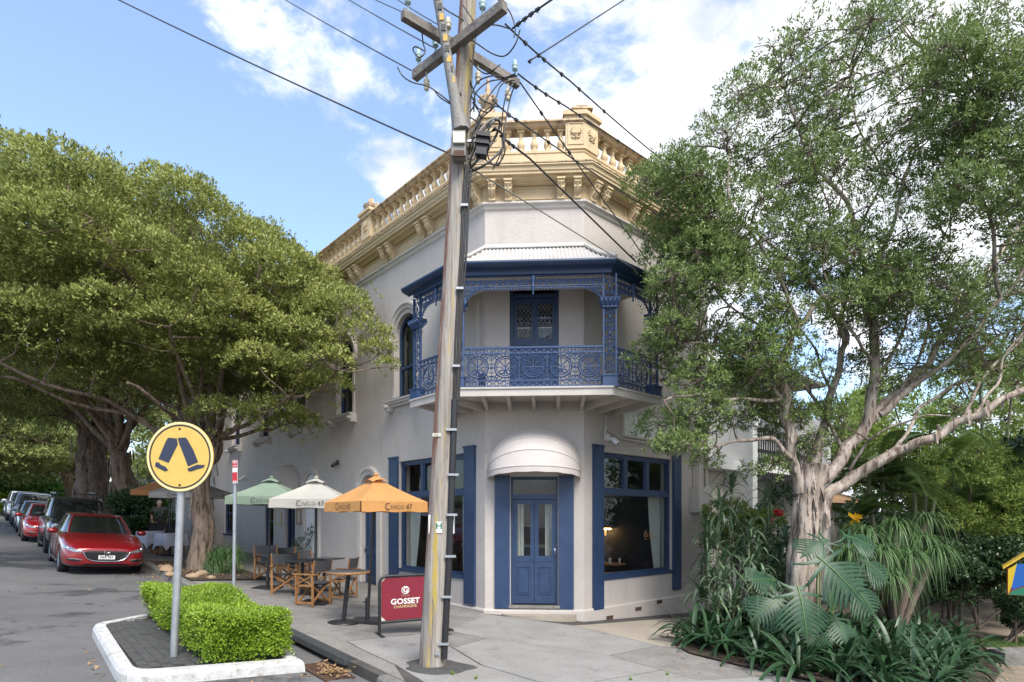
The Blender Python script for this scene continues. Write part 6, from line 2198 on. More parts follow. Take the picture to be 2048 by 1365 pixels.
def car(name, label, S, mat, detail=True, plate=None, rack=False, emblem=False):
    root = thing(name, label, 'car', (0, 0, 0), 'cars parked along the kerb')
    rings = []
    for (x, w, zb, zs, zt) in S['body']:
        half = [(0, zb), (w * 0.78, zb), (w * 0.965, zb + 0.05), (w * 1.0, zb + (zs - zb) * 0.38), (w * 0.985, zb + (zs - zb) * 0.75), (w * 0.955, zs), (w * 0.80, zt - 0.012), (w * 0.4, zt)]
        rg = [Vector((x, y, z)) for y, z in half] + [Vector((x, 0, zt + 0.004))] + [Vector((x, -y, z)) for y, z in reversed(half[1:])]
        rings.append(rg)
    mb = MB()
    mb.loft(rings)
    me = mb.mesh('body')
    tmp = bpy.data.objects.new('tmp', me)
    COL.objects.link(tmp)
    bm = bmesh.new(); bm.from_mesh(me); bmesh.ops.remove_doubles(bm, verts=bm.verts, dist=1e-5); bmesh.ops.recalc_face_normals(bm, faces=bm.faces); bm.to_mesh(me); bm.free()
    sb = tmp.modifiers.new('s', 'SUBSURF'); sb.levels = sb.render_levels = 2
    cut = MB()
    for x in S['axles']:
        for sy in (-1, 1):
            cut.lathe([(S['wr'] + 0.055, 0), (S['wr'] + 0.055, 0.5)], 28, (0, 0, 0), Matrix.Translation((x, sy * (S['w'] - 0.26), S['wr'])) @ Matrix.Rotation(-sy * PI / 2, 4, 'X'))
    cme = cut.mesh('cut')
    bm = bmesh.new(); bm.from_mesh(cme); bmesh.ops.remove_doubles(bm, verts=bm.verts, dist=1e-5); bmesh.ops.recalc_face_normals(bm, faces=bm.faces); bm.to_mesh(cme); bm.free()
    co = bpy.data.objects.new('cut', cme)
    COL.objects.link(co)
    bo = tmp.modifiers.new('b', 'BOOLEAN'); bo.operation = 'DIFFERENCE'; bo.object = co; bo.solver = 'EXACT'
    bme = eval_mesh(tmp, 'body')
    bpy.data.objects.remove(tmp); bpy.data.objects.remove(co)
    for p in bme.polygons:
        c = p.center
        p.use_smooth = abs(p.normal.y) < 0.9999
    bme.materials.clear()
    body = obj_from('body', bme, mat, root)
    g = S['glass']
    mb = MB()
    gr_ = [sup_ring(*r) for r in g]
    mb.loft(gr_)
    win = mb.build('windows', MAT['car_glass'], root)
    rf = MB()
    rf.loft([sup_ring(*r) for r in S['roof']])
    rf.build('roof', mat, root)
    n = 32
    # pillars follow the corners of the glass
    for ks, m_, r_ in ((S['pil_a'], mat, 0.03), (S['pil_c'], mat, 0.05)):
        for k in ks:
            MB().tube([gr_[i][k] * 1.0 for i in range(len(gr_))], r_, 6).build('pillar', m_, root)
    for k in S['pil_b']:
        MB().tube([gr_[i][k] + Vector((0, 0.0, 0)) for i in range(len(gr_))], 0.024, 6).build('pillar', MAT['black'], root)
    for x in S['axles']:
        for sy in (-1, 1):
            Mw = Matrix.Translation((x, sy * (S['w'] - 0.125), S['wr'])) @ Matrix.Rotation(-sy * PI / 2, 4, 'X')
            w_ = MB().lathe([(S['wr'] * 0.66, -0.1), (S['wr'] * 0.93, -0.11), (S['wr'], -0.07), (S['wr'], 0.07), (S['wr'] * 0.93, 0.11), (S['wr'] * 0.66, 0.10)], 28, (0, 0, 0), Mw, cap=False).build('wheel', MAT['rubber'], root)
            rm = MB()
            rm.lathe([(S['wr'] * 0.66, 0.10), (S['wr'] * 0.62, 0.085), (S['wr'] * 0.60, 0.0)], 24, (0, 0, 0), Mw, cap=False)
            for k in range(5):
                a = 2 * PI * k / 5 + 0.3
                for da in (-0.13, 0.13):
                    rm.tube([(0.03 * math.cos(a), 0.03 * math.sin(a), 0.085), (S['wr'] * 0.63 * math.cos(a + da), S['wr'] * 0.63 * math.sin(a + da), 0.082)], 0.022, 4, False, Mw)
            rm.lathe([(0.06, 0.05), (0.06, 0.095), (0.0, 0.1)], 12, (0, 0, 0), Mw)
            rm.build('rim', MAT['alloy'] if not S.get('dark_rim') else MAT['black'], w_)
            MB().lathe([(S['wr'] * 0.6, 0.0), (0.0, 0.0)], 20, (0, 0, 0), Mw, cap=False).build('hub', MAT['black'], w_)
    for sy in (-1, 1):
        mm = Matrix.Translation(S['mirror'][0:1] and Vector((S['mirror'][0], sy * S['mirror'][1], S['mirror'][2]))) @ Matrix.Diagonal((0.07, 0.12, 0.075, 1))
        MB().lathe([(0.0, -1), (0.55, -0.85), (0.9, -0.4), (1.0, 0.05), (0.85, 0.55), (0.4, 0.9), (0.0, 1)], 12, (0, 0, 0), mm).build('mirror', S.get('mirror_mat') or mat, root)
        pass
    bvh = BVHTree.FromPolygons([v.co.copy() for v in bme.vertices], [tuple(p.vertices) for p in bme.polygons])

    def surf(y, z):
        h = bvh.ray_cast(Vector((2.0, y, z)), Vector((-1, 0, 0)))
        if h[0] is None:
            return -0.5
        return max(h[0].x, -0.75)

    def curve(c, s):
        f = s * (len(c) - 1)
        i = min(int(f), len(c) - 2)
        f -= i
        return c[i][0] + (c[i + 1][0] - c[i][0]) * f, c[i][1] + (c[i + 1][1] - c[i][1]) * f

    def patch(lower, upper, off, sy=1, n=14, m=5):
        rows = []
        for j in range(m + 1):
            row = []
            for i in range(n + 1):
                (y0, z0), (y1, z1) = curve(lower, i / n), curve(upper, i / n)
                y, z = y0 + (y1 - y0) * j / m, z0 + (z1 - z0) * j / m
                bulge = off * (1.0 if 0 < j < m and 0 < i < n else 0.55)
                row.append(Vector((surf(sy * y, z) + bulge, sy * y, z)))
            rows.append(row)
        return MB().loft(rows, closed=False, smooth=True, cap=False)
    for sy in (-1, 1):
        lo_, up_ = S['lamp_lo'], S['lamp_up']
        hl = patch(lo_, up_, 0.014, sy).build('headlight', MAT['lamp'], root)
        inner_lo = [(y + 0.03, z + 0.012) for y, z in lo_]
        if detail:
            (y0, z0), (y1, z1) = curve(lo_, 0.62), curve(up_, 0.62)
            yc, zc = (y0 + y1) / 2, (z0 + z1) / 2
            hb = Matrix.Translation((surf(sy * yc, zc) + 0.012, sy * yc, zc)) @ Matrix.Diagonal((0.02, 0.042, 0.032, 1))
            MB().lathe([(0.0, -1), (0.7, -0.7), (1.0, 0.0), (0.7, 0.7), (0.0, 1)], 12, (0, 0, 0), hb).build('bulb', MAT['chrome'], hl)
            patch([(lo_[0][0] + 0.02, lo_[0][1] + 0.004)] + [(y, z + 0.006) for y, z in lo_[1:]], [(lo_[0][0] + 0.02, lo_[0][1] + 0.018)] + [(y, z + 0.02) for y, z in lo_[1:]], 0.018, sy, 12, 1).build('shade', MAT['grille'], hl)
            fl = patch(S['fog_lo'], S['fog_up'], 0.010, sy, 10, 3).build('fog_lamp', MAT['grille'], root)
            st_ = [(y, z) for y, z in S['fog_up']]
            patch([(y - 0.02, z - 0.004) for y, z in st_], [(y - 0.02, z + 0.016) for y, z in st_], 0.016, sy, 8, 1).build('strip', MAT['chrome'], fl)
    gp_ = S['grille']
    gl_ = patch([(-y, z) for y, z in reversed(S['g_lo'])] + list(S['g_lo'])[1:], [(-y, z) for y, z in reversed(S['g_up'])] + list(S['g_up'])[1:], 0.012, 1, 28, 8).build('grille', MAT['grille'], root)
    ch_ = MB()
    ful = [(-y, z) for y, z in reversed(S['g_lo'])] + list(S['g_lo'])[1:]
    if S.get('chrome'):
        ln = [(-S['g_up'][-1][0] - 0.02, S['g_up'][-1][1])] + ful + [(S['g_up'][-1][0] + 0.02, S['g_up'][-1][1])]
        ln = [(-0.56, 0.60)] + ln + [(0.56, 0.60)]
        ch_.tube(bez([Vector((surf(y, z) + 0.016, y, z)) for y, z in ln], 4), 0.013, 6)
        ch_.build('grille_trim', MAT['chrome'], gl_)
    for j in range(1, 6):
        f = j / 6
        bar_ = []
        for i in range(13):
            (y0, z0), (y1, z1) = curve(ful, 0.06 + 0.88 * i / 12), curve([(-y, z) for y, z in reversed(S['g_up'])] + list(S['g_up'])[1:], 0.06 + 0.88 * i / 12)
            y, z = y0 + (y1 - y0) * f, z0 + (z1 - z0) * f
            bar_.append(Vector((surf(y, z) + 0.018, y, z)))
        MB().tube(bar_, 0.006, 4).build('grille_bar', MAT['car_black'], gl_)
    patch([(-0.5, S['intake'][0]), (0.5, S['intake'][0])], [(-0.42, S['intake'][1]), (0.42, S['intake'][1])], 0.008, 1, 16, 2).build('lower_intake', MAT['grille'], root)
    if emblem:
        zc = S['g_up'][0][1] - 0.055
        xb = surf(0, zc) + 0.035
        eb = MB().ring((xb, 0, zc), 0.062, 0.009, 18, None, 5, ('y', 'z'))
        eb.tube([(xb, -0.055, zc + 0.025), (xb, -0.03, zc + 0.02), (xb + 0.003, 0, zc - 0.015), (xb, 0.03, zc + 0.02), (xb, 0.055, zc + 0.025)], 0.009, 5)
        eb.build('badge', MAT['chrome'], root)
    if plate:
        zc = S['plate']
        pm_ = MB().box((surf(0, zc) + 0.03, 0, zc), (0.008, 0.34, 0.095)).build('number_plate', MAT['white'], root)
        Mt = Matrix(((0, -1, 0, surf(0, zc) + 0.036), (1, 0, 0, 0), (0, 0, 1, zc), (0, 0, 0, 1)))
        mb = MB()
        text(mb, plate, 0.085, Mt, 0.86, 0.003)
        mb.build('lettering', MAT['ink'], pm_)
    if detail:
        # door shut lines, handles, sill
        for sy in (-1, 1):
            for xx in S['doors']:
                MB().tube([(xx, sy * (S['w'] * 0.985 + 0.004), S['body'][5][2] + 0.12), (xx - 0.02, sy * (S['w'] * 0.998), 0.62), (xx - 0.03, sy * (S['w'] * 0.962), S['belt'] - 0.03)], 0.0045, 4).build('shut_line', MAT['black'], root)
            for xx in S['handles']:
                MB().tube([(xx, sy * (S['w'] * 0.985 + 0.012), S['belt'] - 0.13), (xx - 0.17, sy * (S['w'] * 0.985 + 0.012), S['belt'] - 0.12)], 0.014, 6).build('door_handle', mat, root)
            MB().bar((S['axles'][0] - 0.42, sy * (S['w'] * 0.985), 0.25), (S['axles'][1] + 0.42, sy * (S['w'] * 0.985), 0.25), 0.03, 0.05).build('sill_trim', MAT['chrome'] if S.get('chrome') else MAT['black'], root)
        for x0, y0 in ((S['wip'][0], 0.25), (S['wip'][0] + 0.03, -0.35)):
            MB().tube([(x0, y0, S['wip'][1]), (x0 - 0.10, y0 + 0.45, S['wip'][1] + 0.07)], 0.007, 4).build('wiper', MAT['black'], root)
    if rack:
        rk = S['rack']
        r_ = MB()
        for y in (-0.62, 0.62):
            r_.bar((rk[0], y, rk[2]), (rk[1], y, rk[2]), 0.05, 0.05)
        r_ = r_.build('roof_rack', MAT['black'], root)
        for k in range(9):
            x = rk[0] + (rk[1] - rk[0]) * k / 8
            MB().bar((x, -0.64, rk[2] + 0.005), (x, 0.64, rk[2] + 0.005), 0.05, 0.028).build('slat', MAT['black'], r_)
        for x in (rk[0] - 0.25, (rk[0] + rk[1]) / 2, rk[1] + 0.25):
            for y in (-0.6, 0.6):
                MB().bar((x, y, rk[2] - 0.14), (x, y, rk[2]), 0.05, 0.04).build('foot', MAT['black'], r_)
        MB().tube([(rk[0] - 0.2, 0.5, rk[2] + 0.07), (rk[1], 0.5, rk[2] + 0.07)], 0.055, 8).build('awning_roll', MAT['black'], r_)
    return root


HATCH = dict(w=0.90, wr=0.325, axles=(-0.90, -3.58), nose=0.0, belt=0.95,
             body=[(0.02, 0.50, 0.32, 0.52, 0.62), (0.0, 0.64, 0.25, 0.57, 0.675), (-0.08, 0.76, 0.20, 0.615, 0.715), (-0.25, 0.84, 0.18, 0.68, 0.79), (-0.5, 0.885, 0.17, 0.76, 0.865), (-0.9, 0.90, 0.17, 0.845, 0.94), (-1.25, 0.90, 0.17, 0.905, 0.99), (-1.7, 0.90, 0.17, 0.93, 1.0), (-2.6, 0.90, 0.17, 0.955, 1.0), (-3.4, 0.90, 0.18, 0.985, 1.03), (-4.0, 0.87, 0.2, 0.985, 1.04), (-4.3, 0.81, 0.25, 0.96, 1.01), (-4.45, 0.70, 0.35, 0.86, 0.93)],
             glass=[(-1.12, -4.28, 0.80, 0.955, 32, 4.2, 0.9), (-1.42, -4.12, 0.755, 1.10, 32, 4.2, 0.88), (-1.72, -3.95, 0.69, 1.255, 32, 4.2, 0.88), (-1.98, -3.72, 0.62, 1.385, 32, 4.0, 0.88)],
             roof=[(-1.94, -3.85, 0.635, 1.375, 32, 4.0, 0.88), (-2.0, -3.85, 0.625, 1.405, 32, 4.0, 0.88), (-2.15, -3.6, 0.56, 1.435, 32, 3.5, 0.88), (-2.4, -3.3, 0.35, 1.452, 32, 3.0, 0.9)],
             pil_a=(4, 28), pil_c=(12, 20), pil_b=(8, 24), mirror=(-1.62, 0.985, 0.985), lamp=(-0.27, 0.70, 0.672, -0.85, (0.075, 0.235, 0.062), 0.28), fog=(-0.14, 0.66, 0.375),
             grille=[(0.0, 0.615), (0.43, 0.615), (0.47, 0.575), (0.40, 0.44), (0.28, 0.375), (0.0, 0.365)], chrome=True, intake=(0.235, 0.29), plate=0.452, lamp_lo=[(0.47, 0.555), (0.62, 0.56), (0.78, 0.605), (0.865, 0.68)], lamp_up=[(0.49, 0.60), (0.64, 0.645), (0.78, 0.70), (0.865, 0.735)], fog_lo=[(0.52, 0.345), (0.64, 0.335), (0.78, 0.36)], fog_up=[(0.50, 0.375), (0.64, 0.40), (0.78, 0.40)], g_lo=[(0.0, 0.355), (0.2, 0.358), (0.34, 0.39), (0.43, 0.47), (0.47, 0.555)], g_up=[(0.0, 0.605), (0.2, 0.603), (0.34, 0.60), (0.42, 0.59), (0.47, 0.575)], doors=(-1.55, -2.55, -3.35), handles=(-2.3, -3.2), wip=(-1.15, 0.985))
SUV = dict(w=0.93, wr=0.385, axles=(-0.85, -3.55), nose=0.0, belt=1.16, dark_rim=True,
           body=[(0.02, 0.70, 0.52, 0.85, 0.98), (0.0, 0.82, 0.46, 0.92, 1.04), (-0.1, 0.89, 0.40, 1.0, 1.085), (-0.3, 0.92, 0.36, 1.04, 1.12), (-0.7, 0.93, 0.34, 1.07, 1.15), (-1.0, 0.93, 0.34, 1.09, 1.165), (-1.25, 0.93, 0.34, 1.11, 1.18), (-1.7, 0.93, 0.34, 1.14, 1.19), (-2.6, 0.93, 0.34, 1.16, 1.2), (-3.5, 0.93, 0.35, 1.17, 1.21), (-4.2, 0.93, 0.38, 1.17, 1.21), (-4.5, 0.90, 0.42, 1.15, 1.2), (-4.58, 0.84, 0.5, 1.1, 1.15)],
           glass=[(-1.2, -4.5, 0.86, 1.16, 32, 6.0, 0.96), (-1.42, -4.46, 0.82, 1.38, 32, 6.0, 0.96), (-1.68, -4.40, 0.765, 1.62, 32, 6.0, 0.96), (-1.82, -4.34, 0.73, 1.72, 32, 6.0, 0.96)],
           roof=[(-1.78, -4.40, 0.745, 1.71, 32, 6.0, 0.96), (-1.82, -4.40, 0.74, 1.75, 32, 6.0, 0.96), (-1.95, -4.3, 0.68, 1.79, 32, 5.0, 0.96), (-2.2, -4.1, 0.45, 1.805, 32, 4.0, 0.96)],
           pil_a=(4, 28), pil_c=(12, 20), pil_b=(8, 24), mirror=(-1.5, 1.03, 1.22), lamp=(-0.08, 0.72, 0.93, -0.35, (0.07, 0.15, 0.075), 0.0), fog=(-0.05, 0.68, 0.62),
           grille=[(0.0, 0.99), (0.54, 0.99), (0.56, 0.86), (0.52, 0.80), (0.0, 0.80)], intake=(0.52, 0.66), plate=0.6, lamp_lo=[(0.58, 0.84), (0.72, 0.83), (0.84, 0.86)], lamp_up=[(0.58, 0.98), (0.72, 0.985), (0.84, 0.97)], fog_lo=[(0.55, 0.58), (0.78, 0.60)], fog_up=[(0.55, 0.66), (0.78, 0.67)], g_lo=[(0.0, 0.80), (0.3, 0.80), (0.55, 0.82)], g_up=[(0.0, 0.99), (0.3, 0.99), (0.55, 0.985)], doors=(-1.5, -2.55, -3.5), handles=(-2.3, -3.3), wip=(-1.2, 1.19), rack=(-1.75, -4.1, 1.93))


def car_matrix(t, n):
    o = WL(t, n)
    o.z -= 0.13
    a = WL(t - 1, n)
    a.z -= 0.13
    X = (a - o).normalized()
    side = WL(t, n + 1)
    side.z -= 0.13
    U = (side - o).normalized()
    Z = X.cross(U)
    if Z.z < 0:
        Z = -Z
    Y = Z.cross(X)
    return Matrix(((X.x, Y.x, Z.x, o.x), (X.y, Y.y, Z.y, o.y), (X.z, Y.z, Z.z, o.z), (0, 0, 0, 1)))


c1 = car('parked_car', 'deep red hatchback parked nearest the camera, front on', HATCH, MAT['car_red'], True, 'DLK·56Y', False, True)
c1.matrix_world = car_matrix(8.2, 5.42)
c2 = car('parked_car', 'charcoal four wheel drive with a flat roof rack behind the red hatchback', dict(SUV, mirror_mat=MAT['black']), MAT['car_black'], True, None, True)
c2.matrix_world = car_matrix(13.7, 5.35)
H2 = dict(HATCH); H2['chrome'] = False
c3 = car('parked_car', 'bright red small car parked behind the charcoal four wheel drive', H2, MAT['car_red2'], True)
c3.matrix_world = car_matrix(18.9, 5.75)
c4 = car('parked_car', 'grey blue car parked behind the bright red small car', H2, MAT['car_blue'], False)
c4.matrix_world = car_matrix(24.6, 5.75)
S2 = dict(SUV); S2['dark_rim'] = False
c5 = car('parked_car', 'silver wagon parked behind the grey blue car', S2, MAT['car_silver'], False)
c5.matrix_world = car_matrix(30.2, 5.75)
c6 = car('parked_car', 'white wagon parked second from the far end of the row', S2, MAT['car_white'], False)
c6.matrix_world = car_matrix(36.2, 5.85)
c7 = dup(c4, car_matrix(42.5, 5.9), 'grey blue car parked farthest up the street')
# ------------------------------------------------------------------ vegetation
def leaf_mat(name, c1, c2, c3=None, trans=0.3, rough=0.5, spec=0.4):
    m = bpy.data.materials.new(name)
    m.use_nodes = True
    nt = m.node_tree
    N, L = nt.nodes, nt.links
    b = N['Principled BSDF']
    b.inputs['Roughness'].default_value = rough
    b.inputs['Specular IOR Level'].default_value = spec
    g = N.new('ShaderNodeNewGeometry')
    cr = N.new('ShaderNodeValToRGB')
    cr.color_ramp.elements[0].color = (*c1, 1)
    cr.color_ramp.elements[1].color = (*c2, 1)
    if c3:
        e = cr.color_ramp.elements.new(0.93)
        e.color = (*c2, 1)
        cr.color_ramp.elements[-1].color = (*c3, 1)
    # leaf age varies leaf by leaf and branch by branch
    nz = N.new('ShaderNodeTexNoise')
    nz.inputs['Scale'].default_value, nz.inputs['Detail'].default_value = 1.1, 3
    L.new(g.outputs['Position'], nz.inputs['Vector'])
    f = nmath(nt, 'ADD', nmath(nt, 'MULTIPLY', g.outputs['Random Per Island'], 0.65), nmath(nt, 'MULTIPLY', nmath(nt, 'SUBTRACT', nz.outputs['Fac'], 0.35), 1.0), True)
    L.new(f, cr.inputs['Fac'])
    L.new(cr.outputs[0], b.inputs['Base Color'])
    tr = N.new('ShaderNodeBsdfTranslucent')
    L.new(cr.outputs[0], tr.inputs['Color'])
    ms = N.new('ShaderNodeMixShader')
    ms.inputs[0].default_value = trans
    L.new(b.outputs[0], ms.inputs[1])
    L.new(tr.outputs[0], ms.inputs[2])
    L.new(ms.outputs[0], N['Material Output'].inputs['Surface'])
    return m


MAT['leaf_left'] = leaf_mat('paperbark_leaf', (0.12, 0.15, 0.03), (0.37, 0.405, 0.11), (0.50, 0.49, 0.20))
MAT['leaf_far'] = leaf_mat('street_tree_leaf', (0.14, 0.18, 0.045), (0.34, 0.38, 0.13))
MAT['leaf_right'] = leaf_mat('right_paperbark_leaf', (0.07, 0.12, 0.03), (0.25, 0.33, 0.10), (0.30, 0.24, 0.13))
MAT['leaf_hedge'] = leaf_mat('box_hedge_leaf', (0.13, 0.235, 0.014), (0.36, 0.50, 0.055), (0.42, 0.36, 0.12), 0.3, 0.4)
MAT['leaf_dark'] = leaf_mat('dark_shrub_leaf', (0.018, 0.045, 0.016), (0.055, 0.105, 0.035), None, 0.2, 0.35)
MAT['leaf_light'] = leaf_mat('light_shrub_leaf', (0.12, 0.19, 0.03), (0.32, 0.40, 0.09), None, 0.4)
MAT['leaf_vine'] = leaf_mat('glossy_vine_leaf', (0.05, 0.13, 0.02), (0.15, 0.30, 0.05), None, 0.3)
MAT['strap'] = pm('strap_leaf', (0.018, 0.05, 0.021), (0.04, 0.092, 0.034), 3.0, 0.38, trans=0.14, spots=(0.24, 0.22, 0.07), spot_scale=2.5, spot_lo=0.66, spot_hi=0.8, world_co=True)
MAT['strap2'] = pm('dracaena_leaf', (0.075, 0.145, 0.07), (0.20, 0.28, 0.17), 7.0, 0.4, trans=0.22, world_co=True)
MAT['monstera'] = pm('monstera_leaf', (0.014, 0.052, 0.024), (0.028, 0.08, 0.036), 4.0, 0.4, spec=0.4, trans=0.14, world_co=True)
MAT['rib_green'] = pm('pale_leaf_rib', (0.13, 0.22, 0.06), None, rough=0.5)
MAT['pony'] = leaf_mat('ponytail_leaf', (0.05, 0.115, 0.038), (0.13, 0.23, 0.075), (0.30, 0.27, 0.10), 0.25)
MAT['palm'] = leaf_mat('palm_leaflet', (0.06, 0.12, 0.03), (0.16, 0.24, 0.06), None, 0.3)
MAT['palm_stem'] = pm('ringed_palm_stem', (0.20, 0.21, 0.12), (0.11, 0.12, 0.07), 9, 0.7, 0.3, 30, stretch=(1, 1, 4))
MAT['twig'] = pm('grey_twig', (0.17, 0.125, 0.10), (0.10, 0.075, 0.06), 8, 0.9)
MAT['flower'] = pm('red_bract', (0.62, 0.02, 0.05), None, rough=0.6, trans=0.3)


def bark_mat(name, pale, mid, dark):
    m = pm(name, pale, mid, 3.5, 0.9, 1.0, 9, stretch=(3.2, 3.2, 0.55), world_co=True, lo=0.34, hi=0.62,
           spots=dark, spot_scale=4.5, spot_lo=0.50, spot_hi=0.62, spot_stretch=(2.6, 2.6, 0.42))
    return m


MAT['bark'] = bark_mat('peeling_paperbark', (0.47, 0.405, 0.35), (0.28, 0.22, 0.175), (0.10, 0.068, 0.05))
MAT['bark_left'] = bark_mat('brown_paperbark', (0.27, 0.205, 0.155), (0.17, 0.122, 0.09), (0.065, 0.044, 0.032))


def unit(n, rng):
    v = rng.normal(size=(n, 3))
    return v / np.linalg.norm(v, axis=1, keepdims=True)


def leaf_quads(C, A, L_, W_, rng, T=None):
    """rhombic leaves: base at C, axis A (unit)"""
    n = len(C)
    S = np.cross(A, unit(n, rng) if T is None else T + 0.55 * unit(n, rng))
    S /= np.maximum(np.linalg.norm(S, axis=1, keepdims=True), 1e-6)
    Nn = np.cross(A, S)
    l = (L_ * rng.uniform(0.65, 1.3, n))[:, None]
    w = (W_ * rng.uniform(0.7, 1.25, n))[:, None]
    V = np.empty((n, 4, 3))
    V[:, 0] = C
    V[:, 1] = C + A * l * 0.5 + S * w * 0.5 + Nn * w * 0.12
    V[:, 2] = C + A * l
    V[:, 3] = C + A * l * 0.5 - S * w * 0.5 + Nn * w * 0.12
    return V.reshape(-1, 3), np.arange(4 * n).reshape(n, 4)


def clump_leaves(clumps, L_, W_, rng, per=7, low=-0.35, keep=None, up=0.45, stray=0.2):
    """clumps: list of (center, (rx,ry,rz), tufts). Leaf tufts on and just inside each clump's shell."""
    Cs, As, Ts = [], [], []
    for c, r, k in clumps:
        d = unit(int(k * 2.2), rng)
        d = d[(d[:, 2] > low) | (rng.random(len(d)) < stray)][:k]
        rad = 1.06 - 0.34 * rng.random(len(d)) ** 1.6
        lump = 1 + 0.13 * np.sin(7 * d[:, 0] + 3 * c[0]) * np.cos(6 * d[:, 1] + 5 * c[1])
        rad = rad * lump * np.where(rng.random(len(d)) < 0.07, rng.uniform(1.08, 1.38, len(d)), 1.0)
        p = np.array(c) + d * np.array(r) * rad[:, None]
        p = np.repeat(p, per, 0)
        dd = np.repeat(d, per, 0)
        a = dd * 0.8 + unit(len(p), rng) * 0.95 + np.array([0, 0, up])
        a /= np.linalg.norm(a, axis=1, keepdims=True)
        p = p + unit(len(p), rng) * (L_ * 0.55)
        Cs.append(p)
        As.append(a)
        Ts.append(dd * 0.7 + np.array([0.05, -0.25, 0.75]))
    C, A, T = np.concatenate(Cs), np.concatenate(As), np.concatenate(Ts)
    if keep is not None:
        k = keep(C)
        C, A, T = C[k], A[k], T[k]
    return leaf_quads(C, A, L_, W_, rng, T)


def wob(pts, amp, seed, n=6):
    r = random.Random(seed)
    out = bez(pts, n)
    ph = [r.uniform(0, 6.28) for _ in range(3)]
    res = []
    for i, p in enumerate(out):
        k = amp * min(1.0, i / 3)
        res.append(p + Vector((k * math.sin(i * 0.9 + ph[0]), k * math.sin(i * 0.7 + ph[1]), k * 0.6 * math.sin(i * 1.1 + ph[2]))))
    return res


def limb(mb, pts, r0, r1, seed, amp=0.05, n=6, sides=8, jit=0.12):
    q = wob(pts, amp, seed, n)
    m = len(q)
    mb.tube(q, [r0 + (r1 - r0) * (i / (m - 1)) ** 0.8 for i in range(m)], sides, True, None, True, jit)
    return q


def gnarly_trunk(mb, pts, r0, r1, seed, strands=7):
    """a trunk of fused twisting strands with flaring foot"""
    r = random.Random(seed)
    q = bez(pts, 8)
    m = len(q)
    for s in range(strands):
        a0 = 2 * PI * s / strands + r.uniform(-0.2, 0.2)
        tw = r.uniform(-0.6, 0.9)
        path, rad = [], []
        for i, p in enumerate(q):
            f = i / (m - 1)
            rr = r0 + (r1 - r0) * f
            flare = 1 + 0.35 * max(0, 1 - f * 5) ** 2
            k = rr * 0.55 * flare
            a = a0 + tw * f
            path.append(p + Vector((k * math.cos(a), k * math.sin(a), 0)))
            rad.append(rr * (0.56 + 0.07 * math.sin(i * 0.9 + s)) * (1 + 0.2 * max(0, 1 - f * 5)))
        mb.tube(path, rad, 9, True, None, True, 0.10)
    mb.tube(q, [(r0 + (r1 - r0) * i / (m - 1)) * 0.75 for i in range(m)], 9)


def bark_flakes(mb, path, rad, n, rng_, size=0.12):
    for _ in range(n):
        i = rng_.randrange(1, len(path) - 1)
        p = Vector(path[i]).lerp(Vector(path[i + 1]), rng_.random())
        a = rng_.uniform(0, 6.28)
        o = Vector((math.cos(a), math.sin(a), 0))
        s = Vector((-o.y, o.x, 0))
        w, h = size * rng_.uniform(0.08, 0.24), size * rng_.uniform(0.9, 2.6)
        b = p + o * rad
        lift = rng_.uniform(0.01, 0.05)
        mb.add([b - s * w + Vector((0, 0, h / 2)), b + s * w + Vector((0, 0, h / 2)), b + s * w * 0.7 - Vector((0, 0, h / 2)) + o * lift, b - s * w * 0.5 - Vector((0, 0, h / 2)) + o * lift * 1.4], [(0, 1, 2, 3)], True)


# ---- left street trees
def dome_clumps(ctr, R, z0, z1, n, rng, rc, tufts, flat=0.58, keepc=None):
    """clumps spread over an umbrella crown: ctr (t,n) in wall frame, R (rt, rn)"""
    out = []
    tries = 0
    pts = []
    while len(out) < n and tries < n * 60:
        tries += 1
        u = unit(1, rng)[0]
        shell = rng.random() < 0.8
        f = rng.uniform(0.86, 1.0) if shell else rng.uniform(0.45, 0.85)
        u[2] = u[2] * 0.9 + 0.22
        zc = z0 + (z1 - z0) * 0.30
        hz = (z1 - zc) if u[2] > 0 else (zc - z0)
        t, nn, z = ctr[0] + R[0] * u[0] * f, ctr[1] + R[1] * u[1] * f, zc + hz * u[2] * f * 0.98
        if z > z1:
            continue
        p = WL(t, nn, z)
        r = rc * rng.uniform(0.72, 1.3)
        if keepc and not keepc(t, nn, z, r):
            continue
        if any((p - q).length < 1.1 * r for q in pts):
            continue
        pts.append(p)
        out.append((p, (r, r, r * flat), int(tufts * (r / rc) ** 2)))
    return out


nLn, dLn, LCn = np.array(nL), np.array(dL), np.array(LC)


def off_wall(C):
    n = (C - LCn) @ nLn
    return (n > 0.12) | (C[:, 2] > 10.6)


